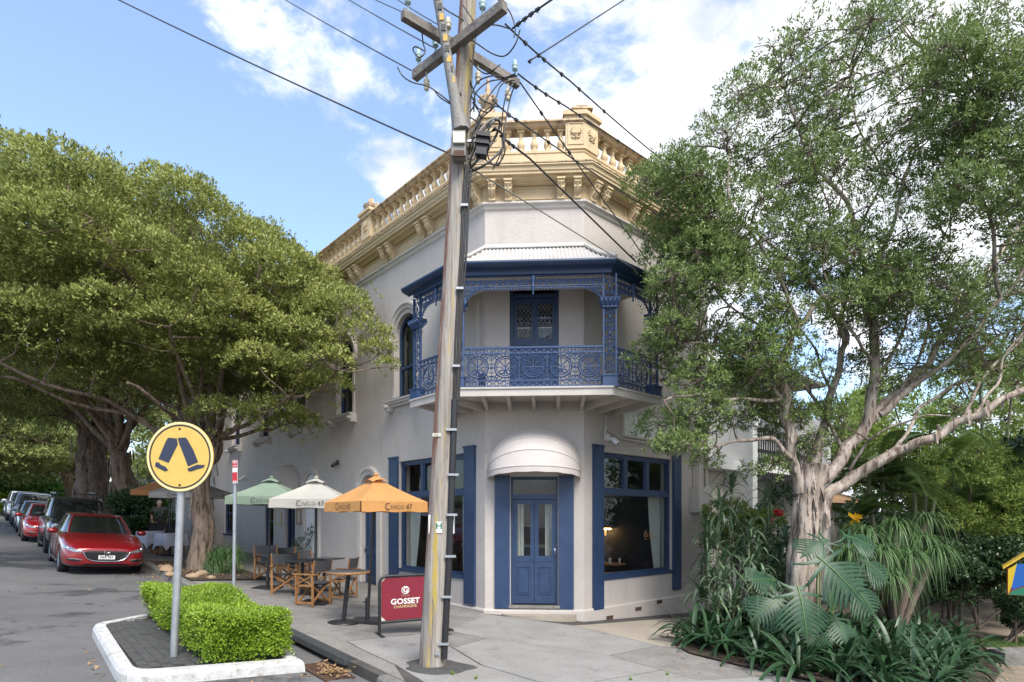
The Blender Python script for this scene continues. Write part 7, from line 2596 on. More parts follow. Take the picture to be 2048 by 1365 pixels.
def street_tree(name, label, base, fork, ctr, R, z0, z1, ncl, rc, tufts, L_, W_, seed, mat, trunk_r, lean=(0, 0), nlimb=10, keepc=None, keep=off_wall, extra=(), lowlimbs=()):
    rng = np.random.default_rng(seed)
    rr = random.Random(seed)
    tr = thing(name, label, 'tree', base, 'paperbark street trees on the left')
    cl = dome_clumps(ctr, R, z0, z1, ncl, rng, rc, tufts, keepc=keepc) + list(extra)
    V, Fq = clump_leaves(cl, L_, W_, rng, keep=keep, low=0.0, stray=0.07, per=5)
    o = obj_from('crown', fast_mesh('crown', V, Fq), mat, tr)
    mb = MB()
    gnarly_trunk(mb, [base - Vector((0, 0, 0.15)), base.lerp(fork, 0.35) + Vector((0.08, 0, 0)), base.lerp(fork, 0.7) - Vector((0.06, 0, 0)), fork], trunk_r, trunk_r * 0.62, seed)
    bark_flakes(mb, [base, base.lerp(fork, 0.35), base.lerp(fork, 0.7), fork], trunk_r * 1.08, 60, rr, trunk_r * 0.5)
    mb.build('trunk', MAT['bark_left'], tr)
    mb = MB()
    tips = []
    low = sorted(cl, key=lambda c: c[0].z)
    for k in range(nlimb):
        tgt = rr.choice(low[: int(len(low) * 0.75)])[0]
        d = tgt - fork
        mid = fork + d * 0.4 + Vector((0, 0, 0.12 * d.length + rr.uniform(-0.3, 0.5)))
        q = limb(mb, [fork - Vector((0, 0, 0.3)), fork + d * 0.12 + Vector((0, 0, 0.25)), mid, tgt], trunk_r * rr.uniform(0.34, 0.5), 0.03, seed * 31 + k, 0.07)
        tips += q[4:]
    for k, (t_, n_, z_) in enumerate(lowlimbs):
        tgt = WL(t_, n_, z_)
        d = tgt - fork
        tips += limb(mb, [fork - Vector((0, 0, 0.25)), fork + d * 0.2 + Vector((0, 0, 0.35)), fork + d * 0.6 + Vector((0, 0, 0.25)), tgt], trunk_r * 0.30, 0.028, 900 + k, 0.12)[5:]
    for c, r, k in cl:
        j = min(tips, key=lambda q: (q - c).length)
        if (j - c).length > 0.3:
            limb(mb, [j, j.lerp(c, 0.5) + Vector((rr.uniform(-.15, .15), rr.uniform(-.15, .15), -0.08)), c], 0.028, 0.01, rr.randrange(9999), 0.04, 4, 5, 0)
    mb.build('limbs', MAT['bark_left'], tr)
    return tr


bA_ = WL(8.3, 3.3)
EXA = []
_r = random.Random(77)
for (t_, n_, z_, r_) in ((3.4, 0.9, 6.3, .62), (3.9, 1.4, 6.9, .75), (4.6, 1.0, 7.3, .8), (4.2, 2.2, 6.2, .8), (5.0, 2.0, 7.4, .9), (3.7, 1.7, 5.6, .6), (4.7, 2.9, 5.5, .8), (5.4, 3.4, 6.6, .95), (5.6, 1.4, 8.0, .9), (5.0, 1.2, 5.3, .7), (5.8, 2.2, 4.6, .75), (6.6, 1.3, 4.5, .7), (6.4, 3.2, 4.5, .8), (3.0, 0.75, 5.9, .42), (2.7, 0.7, 5.5, .3)):
    EXA.append((WL(t_, n_, z_), (r_, r_, r_ * 0.6), int(640 * r_ * r_)))
street_tree('paperbark_tree', 'near paperbark street tree with a broad layered crown behind the round yellow sign', bA_, P(408, 925, bA_.y), (8.7, 4.1), (4.5, 4.7), 4.9, 9.9, 135, 0.92, 640, 0.085, 0.040, 5, MAT['leaf_left'], 0.29, nlimb=12,
            keepc=lambda t, n, z, r: n > 0.1 + r * 0.5 and not (z < 5.2 and t < 4.6), extra=EXA, lowlimbs=((8.0, 8.0, 5.3), (5.0, 5.5, 4.9), (4.6, 2.2, 4.9), (4.0, 1.2, 5.5), (7.0, 1.2, 4.6), (7.5, 8.2, 5.6)))
bB_ = WL(20.5, 2.9)
street_tree('paperbark_tree', 'taller paperbark street tree behind the near one, with a forked leaning trunk', bB_, P(240, 905, bB_.y - 0.3), (19.0, 5.4), (5.2, 5.6), 6.0, 14.6, 120, 1.15, 420, 0.125, 0.06, 6, MAT['leaf_left'], 0.52, nlimb=12,
            keepc=lambda t, n, z, r: n > 0.3 + r * 0.5)
bC_ = WL(27.5, 3.5)
street_tree('paperbark_tree', 'thick old paperbark street tree beside the charcoal car', bC_, P(186, 880, bC_.y), (27, 5.5), (6.0, 5.5), 5.6, 13.5, 70, 1.5, 260, 0.19, 0.08, 8, MAT['leaf_left'], 0.85, nlimb=9)
bD_ = WL(47, 2.2)
street_tree('paperbark_tree', 'distant pale green street tree above the far parked cars', bD_, P(132, 925, bD_.y), (47, 6.0), (6.5, 6.5), 4.6, 11.0, 80, 1.5, 300, 0.22, 0.10, 9, MAT['leaf_far'], 0.55, nlimb=7)
bE_ = WL(58, 10)
street_tree('paperbark_tree', 'distant pale green tree closing the far end of the street', bE_, bE_ + Vector((0, 0, 4.5)), (58, 9), (7.5, 8), 4.4, 13.5, 80, 1.8, 300, 0.26, 0.12, 10, MAT['leaf_far'], 0.5, nlimb=7)

bF_ = WL(40, -6)
street_tree('paperbark_tree', 'leafy tree rising behind the white cottage past the corner building', bF_, bF_ + Vector((0, 0, 3.5)), (40, -5), (6, 5), 3.8, 9.5, 60, 1.4, 260, 0.2, 0.1, 12, MAT['leaf_far'], 0.4, nlimb=6, keep=None)


# ---- right paperbark
rt_ = random.Random(3)
YB = 11.0
tb_ = P(1606, 1292, YB); tb_.z = gz(tb_.x, tb_.y)
tree_r = thing('paperbark_tree', 'tall multi limbed paperbark with peeling pale trunk in the garden bed', 'tree', tb_)
mb = MB()
p_ = lambda x, y, d=0.0: P(x, y, YB + d)
gnarly_trunk(mb, [tb_ - Vector((0, 0, 0.1)), p_(1592, 1180), p_(1600, 1080), p_(1610, 990)], 0.175, 0.18, 4, 5)
gnarly_trunk(mb, [tb_ + Vector((0.14, 0.05, -0.1)), p_(1628, 1150, .05), p_(1638, 1060, .05), p_(1648, 985)], 0.125, 0.155, 14, 5)
gnarly_trunk(mb, [p_(1612, 1160), p_(1618, 1060), p_(1620, 990), p_(1627, 930)], 0.10, 0.23, 24, 7)
bark_flakes(mb, [p_(1596, 1180), p_(1605, 1100), p_(1615, 1020), p_(1620, 960)], 0.195, 90, rt_, 0.14)
bark_flakes(mb, [p_(1640, 1100), p_(1645, 1050), p_(1640, 1000)], 0.17, 30, rt_, 0.12)
mb.build('trunk', MAT['bark'], tree_r)
LIMBS = [
    ([(1635, 1005, 0), (1700, 960, -.1), (1790, 905, -.3), (1860, 878, -.5), (1950, 830, -.7), (2060, 770, -.9), (2230, 650, -1.1)], .155, .05),
    ([(1622, 985, 0), (1690, 905, .1), (1738, 830, .2), (1750, 700, .2), (1738, 620, .2), (1735, 550, .3)], .165, .075),
    ([(1730, 850, .2), (1790, 790, .4), (1850, 735, .6), (1900, 650, .8), (1960, 560, 1), (2070, 420, 1.2)], .12, .04),
    ([(1760, 830, .2), (1830, 770, .1), (1920, 700, -.1), (2000, 600, -.2), (2100, 470, -.3)], .09, .03),
    ([(1602, 985, 0), (1580, 890, -.1), (1572, 810, -.2), (1560, 730, -.3), (1600, 650, -.3), (1650, 590, -.2)], .15, .045),
    ([(1612, 965, 0), (1645, 870, .3), (1662, 790, .5), (1690, 690, .6), (1685, 630, .7), (1700, 500, .8)], .13, .035),
    ([(1572, 815, -.2), (1500, 725, -.4), (1430, 690, -.6), (1360, 690, -.8)], .075, .022),
    ([(1590, 930, -.1), (1545, 880, -.3), (1450, 888, -.5), (1390, 905, -.7)], .07, .02),
    ([(1736, 560, .3), (1700, 430, .2), (1600, 270, 0), (1560, 130, -.1)], .075, .02),
    ([(1738, 600, .2), (1790, 430, .4), (1830, 280, .5), (1850, 110, .5)], .065, .018),
    ([(1900, 650, .8), (2000, 600, .6), (2100, 560, .5)], .055, .02),
    ([(1695, 690, .5), (1620, 560, .2), (1500, 460, -.2), (1390, 400, -.5)], .055, .016),
    ([(1600, 650, -.3), (1540, 520, -.5), (1470, 420, -.6), (1450, 300, -.6)], .045, .015),
    ([(1860, 880, -.5), (1910, 850, -.5), (1990, 730, -.3), (2080, 640, -.2)], .06, .02),
    ([(1700, 500, .8), (1760, 350, .7), (1700, 200, .5), (1720, 60, .4)], .035, .012),
    ([(1570, 800, -.2), (1480, 800, -.7), (1390, 790, -1.1), (1330, 800, -1.2)], .05, .015),
    ([(1690, 905, .1), (1560, 700, .9), (1450, 600, 1.1), (1380, 520, 1.0)], .05, .015),
    ([(2000, 600, -.2), (1980, 450, -.6), (1960, 300, -.9), (2010, 120, -1)], .05, .015),
    ([(1790, 905, -.3), (1840, 820, .0), (1930, 760, .3), (2060, 720, .5)], .05, .018),
    ([(1750, 760, .2), (1800, 680, .5), (1830, 590, .8), (1900, 480, 1.0)], .05, .016),
    ([(1745, 720, .2), (1690, 650, -.2), (1650, 560, -.5), (1660, 440, -.7)], .045, .015),
    ([(1860, 735, .6), (1940, 720, .9), (2020, 660, 1.1), (2110, 640, 1.2)], .04, .014),
    ([(1700, 940, -.1), (1740, 880, -.5), (1820, 840, -.9), (1900, 830, -1.2)], .04, .014),
    ([(1950, 830, -.7), (1990, 770, -.5), (2030, 680, -.3), (2100, 600, -.1)], .04, .014),
    ([(1660, 800, .5), (1640, 720, .9), (1590, 640, 1.2), (1560, 540, 1.4)], .04, .014),
    ([(1800, 780, .4), (1850, 690, .1), (1860, 590, -.2), (1900, 520, -.4)], .04, .014),
    ([(1620, 950, .1), (1600, 880, .6), (1520, 830, 1.0), (1480, 760, 1.2)], .06, .02),
]
mb = MB()
nodes = []
for i, (pts, r0, r1) in enumerate(LIMBS):
    nodes += limb(mb, [p_(*q) for q in pts], r0 * 0.82, r1 * 0.8, 100 + i, 0.035, 7, 8 if r0 > 0.07 else 6)[3:]
    if r0 > 0.1:
        q = bez([p_(*a) for a in pts], 4)
        bark_flakes(mb, q, r0 * 0.7, 40, rt_, 0.12)
lim_r = mb.build('limbs', MAT['bark'], tree_r)


def in_poly(x, y, poly):
    c = False
    n = len(poly)
    for i in range(n):
        (x0, y0), (x1, y1) = poly[i], poly[i - 1]
        if (y0 > y) != (y1 > y) and x < (x1 - x0) * (y - y0) / (y1 - y0) + x0:
            c = not c
    return c


ZONES = [
    ([(1292, 340), (1420, 320), (1450, 520), (1430, 700), (1440, 880), (1400, 955), (1340, 930), (1300, 830), (1285, 720), (1305, 620), (1275, 520)], 74, (-1.6, 0.9), 0.40, 125),
    ([(1420, 330), (1560, 280), (1800, 300), (1850, 420), (1800, 520), (1700, 560), (1500, 600), (1440, 560)], 50, (-1.5, 1.5), 0.40, 110),
    ([(1440, 210), (1560, 60), (1790, -40), (1900, 60), (1880, 280), (1560, 280), (1400, 320)], 84, (-1.2, 1.6), 0.40, 52),
    ([(1480, 600), (1600, 620), (1640, 760), (1520, 800), (1450, 700)], 18, (-1.4, 0.8), 0.38, 95),
    ([(1640, 560), (1900, 500), (1970, 580), (1850, 650), (1700, 640)], 28, (-1.2, 1.0), 0.42, 110),
    ([(1860, 130), (1960, 20), (2120, -60), (2150, 480), (1990, 500), (1880, 400)], 58, (-2.0, -0.2), 0.40, 120),
    ([(1880, 560), (2140, 480), (2140, 800), (1950, 760), (1860, 700)], 64, (-0.8, 2.2), 0.36, 48),
    ([(1440, 640), (1560, 700), (1590, 850), (1480, 880), (1430, 800)], 30, (-0.6, 1.6), 0.36, 55),
    ([(1620, 650), (1880, 640), (2060, 760), (2000, 870), (1760, 800), (1640, 780)], 44, (-0.6, 2.2), 0.34, 36),
    ([(1440, 830), (1650, 820), (1620, 940), (1500, 950)], 16, (-0.4, 1.2), 0.28, 40),
    ([(1600, 820), (1690, 800), (1700, 900), (1640, 920)], 7, (-0.3, 1.0), 0.28, 55),
    ([(1420, 300), (1900, 100), (2050, 520), (1860, 520), (1600, 560), (1440, 560)], 40, (0.5, 2.6), 0.40, 50),
]
rng_r = np.random.default_rng(21)
cl_r = []
for poly, n, (d0, d1), rc, tf in ZONES:
    x0, x1 = min(p[0] for p in poly), max(p[0] for p in poly)
    y0, y1 = min(p[1] for p in poly), max(p[1] for p in poly)
    k = 0
    mine = []
    for _ in range(n * 40):
        if k >= n:
            break
        x, y = rt_.uniform(x0, x1), rt_.uniform(y0, y1)
        if not in_poly(x, y, poly):
            continue
        c = p_(x, y, rt_.uniform(d0, d1))
        r = rc * rt_.uniform(0.65, 1.3)
        if any((c - m).length < 0.7 * r for m in mine):
            continue
        mine.append(c)
        cl_r.append((c, (r, r, r * 0.66), int(tf * (r / rc) ** 2)))
        k += 1
nRn, dRn, RCn = np.array(nR), np.array(dR), np.array(RC)


def off_building(C):
    q = C - RCn
    n, t = q @ nRn, q @ dRn
    nl = (C - np.array(SC)) @ np.array(nS)
    return ~((n < 0.2) & (t < 5.0)) & ~((n < 1.3) & (t < 1.3) & (C[:, 2] > 4.1) & (C[:, 2] < 7.6))


V, Fq = clump_leaves(cl_r, 0.068, 0.026, rng_r, per=7, low=-0.5, keep=off_building, up=0.3)
obj_from('crown', fast_mesh('crown', V, Fq), MAT['leaf_right'], tree_r)
mb = MB()
for c, r, k in cl_r:
    j = min(nodes, key=lambda q: (q - c).length)
    m_ = j.lerp(c, 0.5) + Vector((rt_.uniform(-.15, .15), rt_.uniform(-.15, .15), rt_.uniform(-.05, .15)))
    limb(mb, [j, m_, c], 0.02, 0.007, rt_.randrange(99999), 0.03, 4, 5, 0)
    for _ in range(9):                        # bare twiglets through the clump
        d = Vector((rt_.gauss(0, 1), rt_.gauss(0, 1), rt_.gauss(0, 0.7))).normalized()
        mb.tube([c - d * r[0] * 0.2, c + d * r[0] * 0.5 + Vector((0, 0, 0.03)), c + d * r[0] * 1.05], [0.006, 0.005, 0.003], 3, False)
mb.build('twigs', MAT['twig'], tree_r)

# ---- hedge in the island
rng_h = np.random.default_rng(8)


def hedge_h(t, n):
    """height of the clipped top, dipping in the middle where the two rows have not met"""
    mid = math.exp(-((n - 5.2) / 0.17) ** 2) * (1 if -1.0 < t < 1.0 else 0.25)
    return 0.56 - 0.11 * mid + 0.035 * math.sin(3.1 * t + 1) + 0.03 * math.sin(5.3 * n + 2 * t)


T0, T1, N0, N1 = -2.02, 1.35, 4.80, 5.74
pts, dirs = [], []
for _ in range(11500):
    s = rng_h.random()
    t, n = rng_h.uniform(T0, T1), rng_h.uniform(N0, N1)
    if s < 0.42:
        z = hedge_h(t, n) - abs(rng_h.normal(0, 0.035))
        d = (0, 0, 1)
    else:
        z = rng_h.uniform(0.02, 1.0) ** 0.85
        if s < 0.66:
            n, d = N1 - 0.07 * (1 - z) + 0.03 * math.sin(t * 4 + z * 3), (0, 1, 0.25)
        elif s < 0.80:
            n, d = N0, (0, -1, 0.25)
        elif s < 0.93:
            t, d = T0 + 0.06 * (1 - z) + 0.04 * math.sin(n * 7 + z * 4), (-1, 0, 0.25)
        else:
            t, d = T1, (1, 0, 0.25)
        z = z * hedge_h(t, n)
        if z < 0.10 and rng_h.random() < 0.6:
            continue
        t += rng_h.normal(0, 0.03)
        n += rng_h.normal(0, 0.03)
    v = WL(t, n)
    pts.append((v.x, v.y, v.z + z - 0.02))
    w = dL * d[0] + nL * d[1]
    dirs.append((w.x, w.y, d[2]))
C = np.repeat(np.array(pts), 6, 0)
A = np.repeat(np.array(dirs), 6, 0) * 0.8 + unit(len(C), rng_h) * 0.9 + np.array([0, 0, 0.35])
A /= np.linalg.norm(A, axis=1, keepdims=True)
C = C + unit(len(C), rng_h) * 0.022
V, Fq = leaf_quads(C, A, 0.034, 0.019, rng_h, np.repeat(np.array(dirs), 6, 0) * 0.7 + np.array([0, -0.2, 0.7]))
hd = thing('box_hedge', 'clipped bright green box hedge on the kerbed island', 'hedge', WL(-0.35, 5.25))
obj_from('foliage', fast_mesh('foliage', V, Fq), MAT['leaf_hedge'], hd)
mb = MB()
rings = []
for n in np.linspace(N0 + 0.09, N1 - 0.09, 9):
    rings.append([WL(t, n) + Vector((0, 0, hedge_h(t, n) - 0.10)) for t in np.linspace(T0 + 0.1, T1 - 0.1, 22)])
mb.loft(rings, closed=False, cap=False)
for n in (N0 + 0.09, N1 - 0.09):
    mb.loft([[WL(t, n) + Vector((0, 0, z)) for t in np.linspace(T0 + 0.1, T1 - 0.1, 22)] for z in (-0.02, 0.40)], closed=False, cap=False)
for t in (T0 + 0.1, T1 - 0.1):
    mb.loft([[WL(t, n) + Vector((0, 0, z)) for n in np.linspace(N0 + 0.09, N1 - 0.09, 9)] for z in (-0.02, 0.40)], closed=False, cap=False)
mb.build('dark_core', MAT['leaf_dark'], hd)  # dark shell stands for the hedge's shaded inside and blocks see-through


# ---- strap leaved border
def blade(L_, W_, droop, fold=0.25, seg=7, rise=1.0, tipw=0.0):
    """arching blade growing along +x and up, unit mesh"""
    vs, fs = [], []
    for i in range(seg + 1):
        f = i / seg
        x = L_ * (f * (1 - 0.12 * droop * f))
        z = L_ * (rise * f - droop * f * f)
        w = W_ * (0.55 + 0.9 * f) * (1 - f ** 3.2) + 0.001 if tipw == 0 else W_ * (1 - f) ** 0.6 + 0.001
        vs += [(x, -w, z + fold * w), (x, 0, z), (x, w, z + fold * w)]
        if i:
            b = 3 * i
            fs += [(b - 3, b - 2, b + 1, b), (b - 2, b - 1, b + 2, b + 1)]
    mb = MB()
    mb.add(vs, fs, True)
    return mb


BL_ = [blade(0.74, 0.033, 0.95).mesh('leaf'), blade(0.82, 0.035, 1.2).mesh('leaf'), blade(0.66, 0.034, 0.6, rise=1.25).mesh('leaf'), blade(0.78, 0.031, 1.45, rise=1.1).mesh('leaf')]
for m_ in BL_:
    m_.materials.append(MAT['strap'])
BED = [(1350, 1288), (1405, 1258), (1540, 1250), (1700, 1258), (1860, 1275), (1940, 1300), (1955, 1345), (1880, 1400), (1720, 1385), (1560, 1352), (1450, 1325), (1385, 1306)]
spots = []
tries = 0
while len(spots) < 92 and tries < 8000:
    tries += 1
    x, y = rt_.uniform(1330, 1980), rt_.uniform(1235, 1405)
    if not in_poly(x, y, BED):
        continue
    v = G(x, y)
    if any((v - s[0]).length < 0.31 for s in spots):
        continue
    spots.append((v, x, y))
spots.sort(key=lambda s: s[1])
ORD = ['', 'first', 'second', 'third', 'fourth', 'fifth', 'sixth', 'seventh', 'eighth', 'ninth', 'tenth', 'eleventh', 'twelfth', 'thirteenth', 'fourteenth', 'fifteenth', 'sixteenth', 'seventeenth', 'eighteenth', 'nineteenth', 'twentieth'] + ['%d-th' % k for k in range(21, 60)]
RK = {}
for i, (v, x, y) in enumerate(spots):
    cl = thing('strap_leaf_plant', '', 'plant', v, 'dark strap leaved plants edging the garden bed')
    yl = 1318 + (x - 1450) * 0.10
    row = 'front' if y > yl else ('back' if y < yl - 38 else 'middle')
    RK[row] = RK.get(row, 0) + 1
    cl['label'] = 'dark strap leaved clump, %s from the left in the %s row of the border' % (ORD[RK[row]], row)
    n = rt_.randint(20, 25)
    for k in range(n):
        a = 2.4 * k + rt_.uniform(-0.3, 0.3)
        s = rt_.uniform(0.8, 1.2)
        tilt = rt_.uniform(-0.35, 0.45)
        M = Matrix.Translation(v + Vector((0, 0, 0.04))) @ Matrix.Rotation(a, 4, 'Z') @ Matrix.Rotation(-tilt, 4, 'Y') @ Matrix.Rotation(rt_.uniform(-0.3, 0.3), 4, 'X') @ Matrix.Scale(s, 4)
        place(rt_.choice(BL_), 'leaf', None, cl, M)

# ---- dracaenas
DB = [blade(0.54, 0.036, 1.0, 0.3, 6, 0.8, 1).mesh('leaf'), blade(0.50, 0.034, 1.5, 0.3, 6, 0.9, 1).mesh('leaf'), blade(0.48, 0.035, 0.6, 0.3, 6, 1.1, 1).mesh('leaf')]
for m_ in DB:
    m_.materials.append(MAT['strap2'])
DR = [(1435, 11.7, [(1432, 1075), (1425, 1150), (1440, 1010), (1448, 1115)]), (1470, 12.2, [(1463, 960), (1466, 1035), (1475, 1105), (1490, 1080)]), (1505, 11.6, [(1500, 1060), (1495, 1140), (1515, 1110), (1510, 1180)]),
      (1540, 12.0, [(1533, 990), (1536, 1060), (1545, 1130), (1560, 1100)]), (1575, 11.8, [(1572, 1070), (1565, 1150), (1580, 1190)]), (1410, 12.0, [(1415, 1110), (1402, 1180), (1412, 1060)]), (1450, 11.1, [(1450, 1150), (1470, 1195), (1430, 1205)]), (1530, 11.0, [(1520, 1165), (1550, 1190), (1535, 1210)])]
for i, (px, Y, heads) in enumerate(DR):
    x = (px - 1024) * Y / FPX
    v = Vector((x, Y, gz(x, Y)))
    dr_ = thing('dracaena_plant', ['tall cane plant at the left, its crown beside the wall box', 'tallest cane plant with its tip against the white terrace', 'cane plant in the middle of the group', 'tall cane plant nearest the paperbark trunk', 'shorter cane plant tucked against the paperbark trunk', 'cane plant closest to the building wall', 'low cane plant at the front left of the group', 'low cane plant at the front right of the group'][i], 'plant', v, 'cane plants beside the building')
    for hx, hy in heads:
        h = P(hx, hy, Y)
        MB().tube(wob([v, v.lerp(h, 0.5) + Vector((rt_.uniform(-.08, .08), 0, 0)), h], 0.02, i * 7 + hy, 4), [0.022] * 9, 6).build('cane', MAT['palm_stem'], dr_)
        for k in range(22):
            a = 2.4 * k + rt_.uniform(-.3, .3)
            f = k / 22
            M = Matrix.Translation(h + Vector((0, 0, -0.34 * f + 0.05))) @ Matrix.Rotation(a, 4, 'Z') @ Matrix.Rotation(-(0.55 - 1.0 * f) + rt_.uniform(-.2, .2), 4, 'Y') @ Matrix.Scale(rt_.uniform(0.8, 1.15), 4)
            place(rt_.choice(DB), 'leaf', None, dr_, M)


# ---- monstera
def monstera_leaf(s):
    """heart shaped blade cut into fingers, midrib along +x, lying in xy, tip drooping"""
    mb = MB()
    n = 9

    def zc(x, y):
        return -0.22 * x * x / s - 0.30 * y * y / s
    for sd_ in (-1, 1):
        for k in range(n):
            f = (k + 0.5) / n
            x0, x1 = s * (-0.06 + 0.92 * (k + 0.10) / n), s * (-0.06 + 0.92 * (k + 0.93) / n)
            ln = s * 0.56 * (math.sin(PI * (0.20 + 0.76 * f)) ** 0.8) + s * 0.03
            ang = 0.62 - 0.15 * k / n if k > 0 else -0.15
            rows = []
            for j in range(6):
                g = j / 5
                y = ln * g
                sh = (math.tan(ang) * y * (0.5 + 0.5 * g)) if k > 1 else (-0.30 * s * g * g if k == 0 else 0.12 * y)
                grow = 1.0 if g < 0.8 else (1 - (g - 0.8) * 3.2)
                c, h = (x0 + x1) / 2 + sh, (x1 - x0) / 2 * grow * (0.98 if g < 0.25 else 0.86)
                if g < 0.25:
                    h = (s * 0.92 / n) / 2 * 1.02
                rows.append([Vector((c - h, sd_ * y, zc(c - h, y))), Vector((c, sd_ * y, zc(c, y) + 0.02 * s * g)), Vector((c + h, sd_ * y, zc(c + h, y)))])
            mb.loft(rows, closed=False, cap=False)
    mb.add([(s * 0.84, -s * 0.06, zc(s * .84, .06 * s)), (s * 1.06, 0, zc(s * 1.06, 0)), (s * 0.84, s * 0.06, zc(s * .84, .06 * s))], [(0, 1, 2)])
    return mb


ML_ = monstera_leaf(0.62).mesh('leaf')
ML_.materials.append(MAT['monstera'])
mv = P(1640, 1300, 9.9); mv.z = gz(mv.x, mv.y)
mon = thing('monstera_plant', 'large split leaf plant with big slotted leaves at the paperbark foot', 'plant', mv)
rib_me = MB().tube([(-0.04, 0, 0.004), (0.2, 0, -0.01), (0.45, 0, -0.07), (0.62, 0, -0.13)], [0.007, 0.006, 0.004, 0.002], 5).mesh('midrib')
for (px, py, Y, d, nn, sc) in (
        (1640, 1118, 8.9, (.62, -.35, -.62), (-.15, -.8, .6), 1.3), (1596, 1178, 8.8, (.03, -.45, -.8), (.0, -.85, .5), 1.15), (1650, 1080, 9.6, (-.75, -.3, -.35), (.0, -.7, .7), 0.85),
        (1690, 1072, 9.7, (.8, -.3, -.25), (.1, -.65, .75), 0.85), (1560, 1196, 9.3, (-.8, -.3, -.45), (-.1, -.8, .55), 0.95), (1700, 1165, 9.4, (.5, -.4, -.7), (.2, -.8, .5), 1.0),
        (1545, 1160, 9.8, (-.6, -.3, .1), (0, -.75, .65), 0.8), (1722, 1120, 9.9, (.7, -.3, -.5), (.2, -.75, .6), 0.9),
        (1668, 1232, 9.1, (.1, -.6, -.6), (.1, -.8, .6), 0.8), (1625, 1235, 9.0, (-.3, -.5, -.6), (0, -.85, .5), 0.8)):
    h = P(px, py, Y)
    xd_ = Vector(d).normalized()
    nz_ = Vector(nn)
    nz_ = (nz_ - xd_ * nz_.dot(xd_)).normalized()
    yd_ = nz_.cross(xd_)
    M = Matrix(((xd_.x, yd_.x, nz_.x, h.x), (xd_.y, yd_.y, nz_.y, h.y), (xd_.z, yd_.z, nz_.z, h.z), (0, 0, 0, 1))) @ Matrix.Scale(sc, 4)
    lf = place(ML_, 'leaf', None, mon, M)
    rb = bpy.data.objects.new('midrib', rib_me)
    if not rib_me.materials:
        rib_me.materials.append(MAT['rib_green'])
    COL.objects.link(rb)
    rb.parent = lf
    rb.location = (0, 0, 0.006)
    MB().tube(bez([mv + Vector((rt_.uniform(-.2, .2), rt_.uniform(-.1, .2), 0.05)), mv.lerp(h, 0.55) + Vector((0, 0.1, 0.35)), h], 5), 0.013, 5).build('stalk', MAT['rib_green'], mon)


# ---- blade fountains (ponytail, grass)
def fountain(V, Fq, c, n, L_, W_, rng, spread=1.0, up=0.9, droop=1.1, seg=5):
    b0 = len(V)
    for k in range(n):
        a = rng.uniform(0, 2 * PI)
        e = rng.uniform(0.15, 1.0) * spread
        l = L_ * rng.uniform(0.7, 1.15)
        d = np.array([math.cos(a), math.sin(a), 0])
        s = np.array([-d[1], d[0], 0])
        u = up * rng.uniform(0.7, 1.2)
        dr = droop * rng.uniform(0.8, 1.25)
        b = len(V)
        wig = rng.uniform(-0.15, 0.15)
        for i in range(seg + 1):
            f = i / seg
            p = np.array(c) + d * (l * e * f * (1 - 0.25 * f)) + s * (wig * l * f * f) + np.array([0, 0, l * (u * f - dr * f * f)])
            w = W_ * (1 - f * 0.92)
            V.append(p - s * w)
            V.append(p + s * w)
            if i:
                q = b + 2 * i
                Fq.append((q - 2, q - 1, q + 1, q))


rng_f = np.random.default_rng(4)
pvv = P(1790, 1285, 11.6); pvv.z = gz(pvv.x, pvv.y)
pony = thing('ponytail_palm', 'ponytail palm with a fountain of narrow drooping green leaves', 'palm', pvv)
heads = [P(1700, 1110, 10.8), P(1870, 1110, 11.6), P(1780, 1160, 10.7), P(1725, 1075, 11.2), P(1790, 1060, 11.5), P(1840, 1085, 11.8), P(1760, 1110, 10.9), P(1815, 1120, 11.2), P(1850, 1045, 12.0)]
V, Fq = [], []
for h in heads:
    fountain(V, Fq, h, 150, 0.85, 0.017, rng_f, 1.05, 1.0, 1.35)
obj_from('crown', fast_mesh('crown', V, Fq), MAT['pony'], pony)
for h in heads:
    MB().tube(bez([pvv, pvv.lerp(h, 0.5) + Vector((0, 0, 0.1)), h], 5), [0.07] * 11, 7).build('stem', MAT['twig'], pony)
gv = WL(7.6, 2.95)
gc = thing('grass_clump', 'arching green grassy clump at the foot of the near street tree', 'plant', gv)
V, Fq = [], []
for k in range(9):
    c = gv + Vector((rt_.uniform(-.1, .5), rt_.uniform(-.35, .3), 0.0))
    fountain(V, Fq, c + Vector((0, 0, rt_.uniform(0, 0.25))), 120, 1.05, 0.011, rng_f, 0.65, 1.25, 1.15)
obj_from('foliage', fast_mesh('foliage', V, Fq), MAT['pony'], gc)
lw = gp([(1895, 1283), (2150, 1270), (2170, 1292), (1900, 1300)])
V, Fq = [], []
for _ in range(4200):
    a, b = rng_f.random(), rng_f.random()
    p = np.array(lw[0]) * (1 - a) * (1 - b) + np.array(lw[1]) * a * (1 - b) + np.array(lw[2]) * a * b + np.array(lw[3]) * (1 - a) * b
    fountain(V, Fq, (p[0], p[1], gz(*p) + 0.01), 3, 0.07, 0.004, rng_f, 0.5, 1.0, 0.3, 2)
lwn = obj_from('lawn', fast_mesh('lawn', V, Fq), MAT['leaf_vine'])
tag(lwn, 'strip of short green grass beyond the strap leaved border', 'grass', kind='stuff')


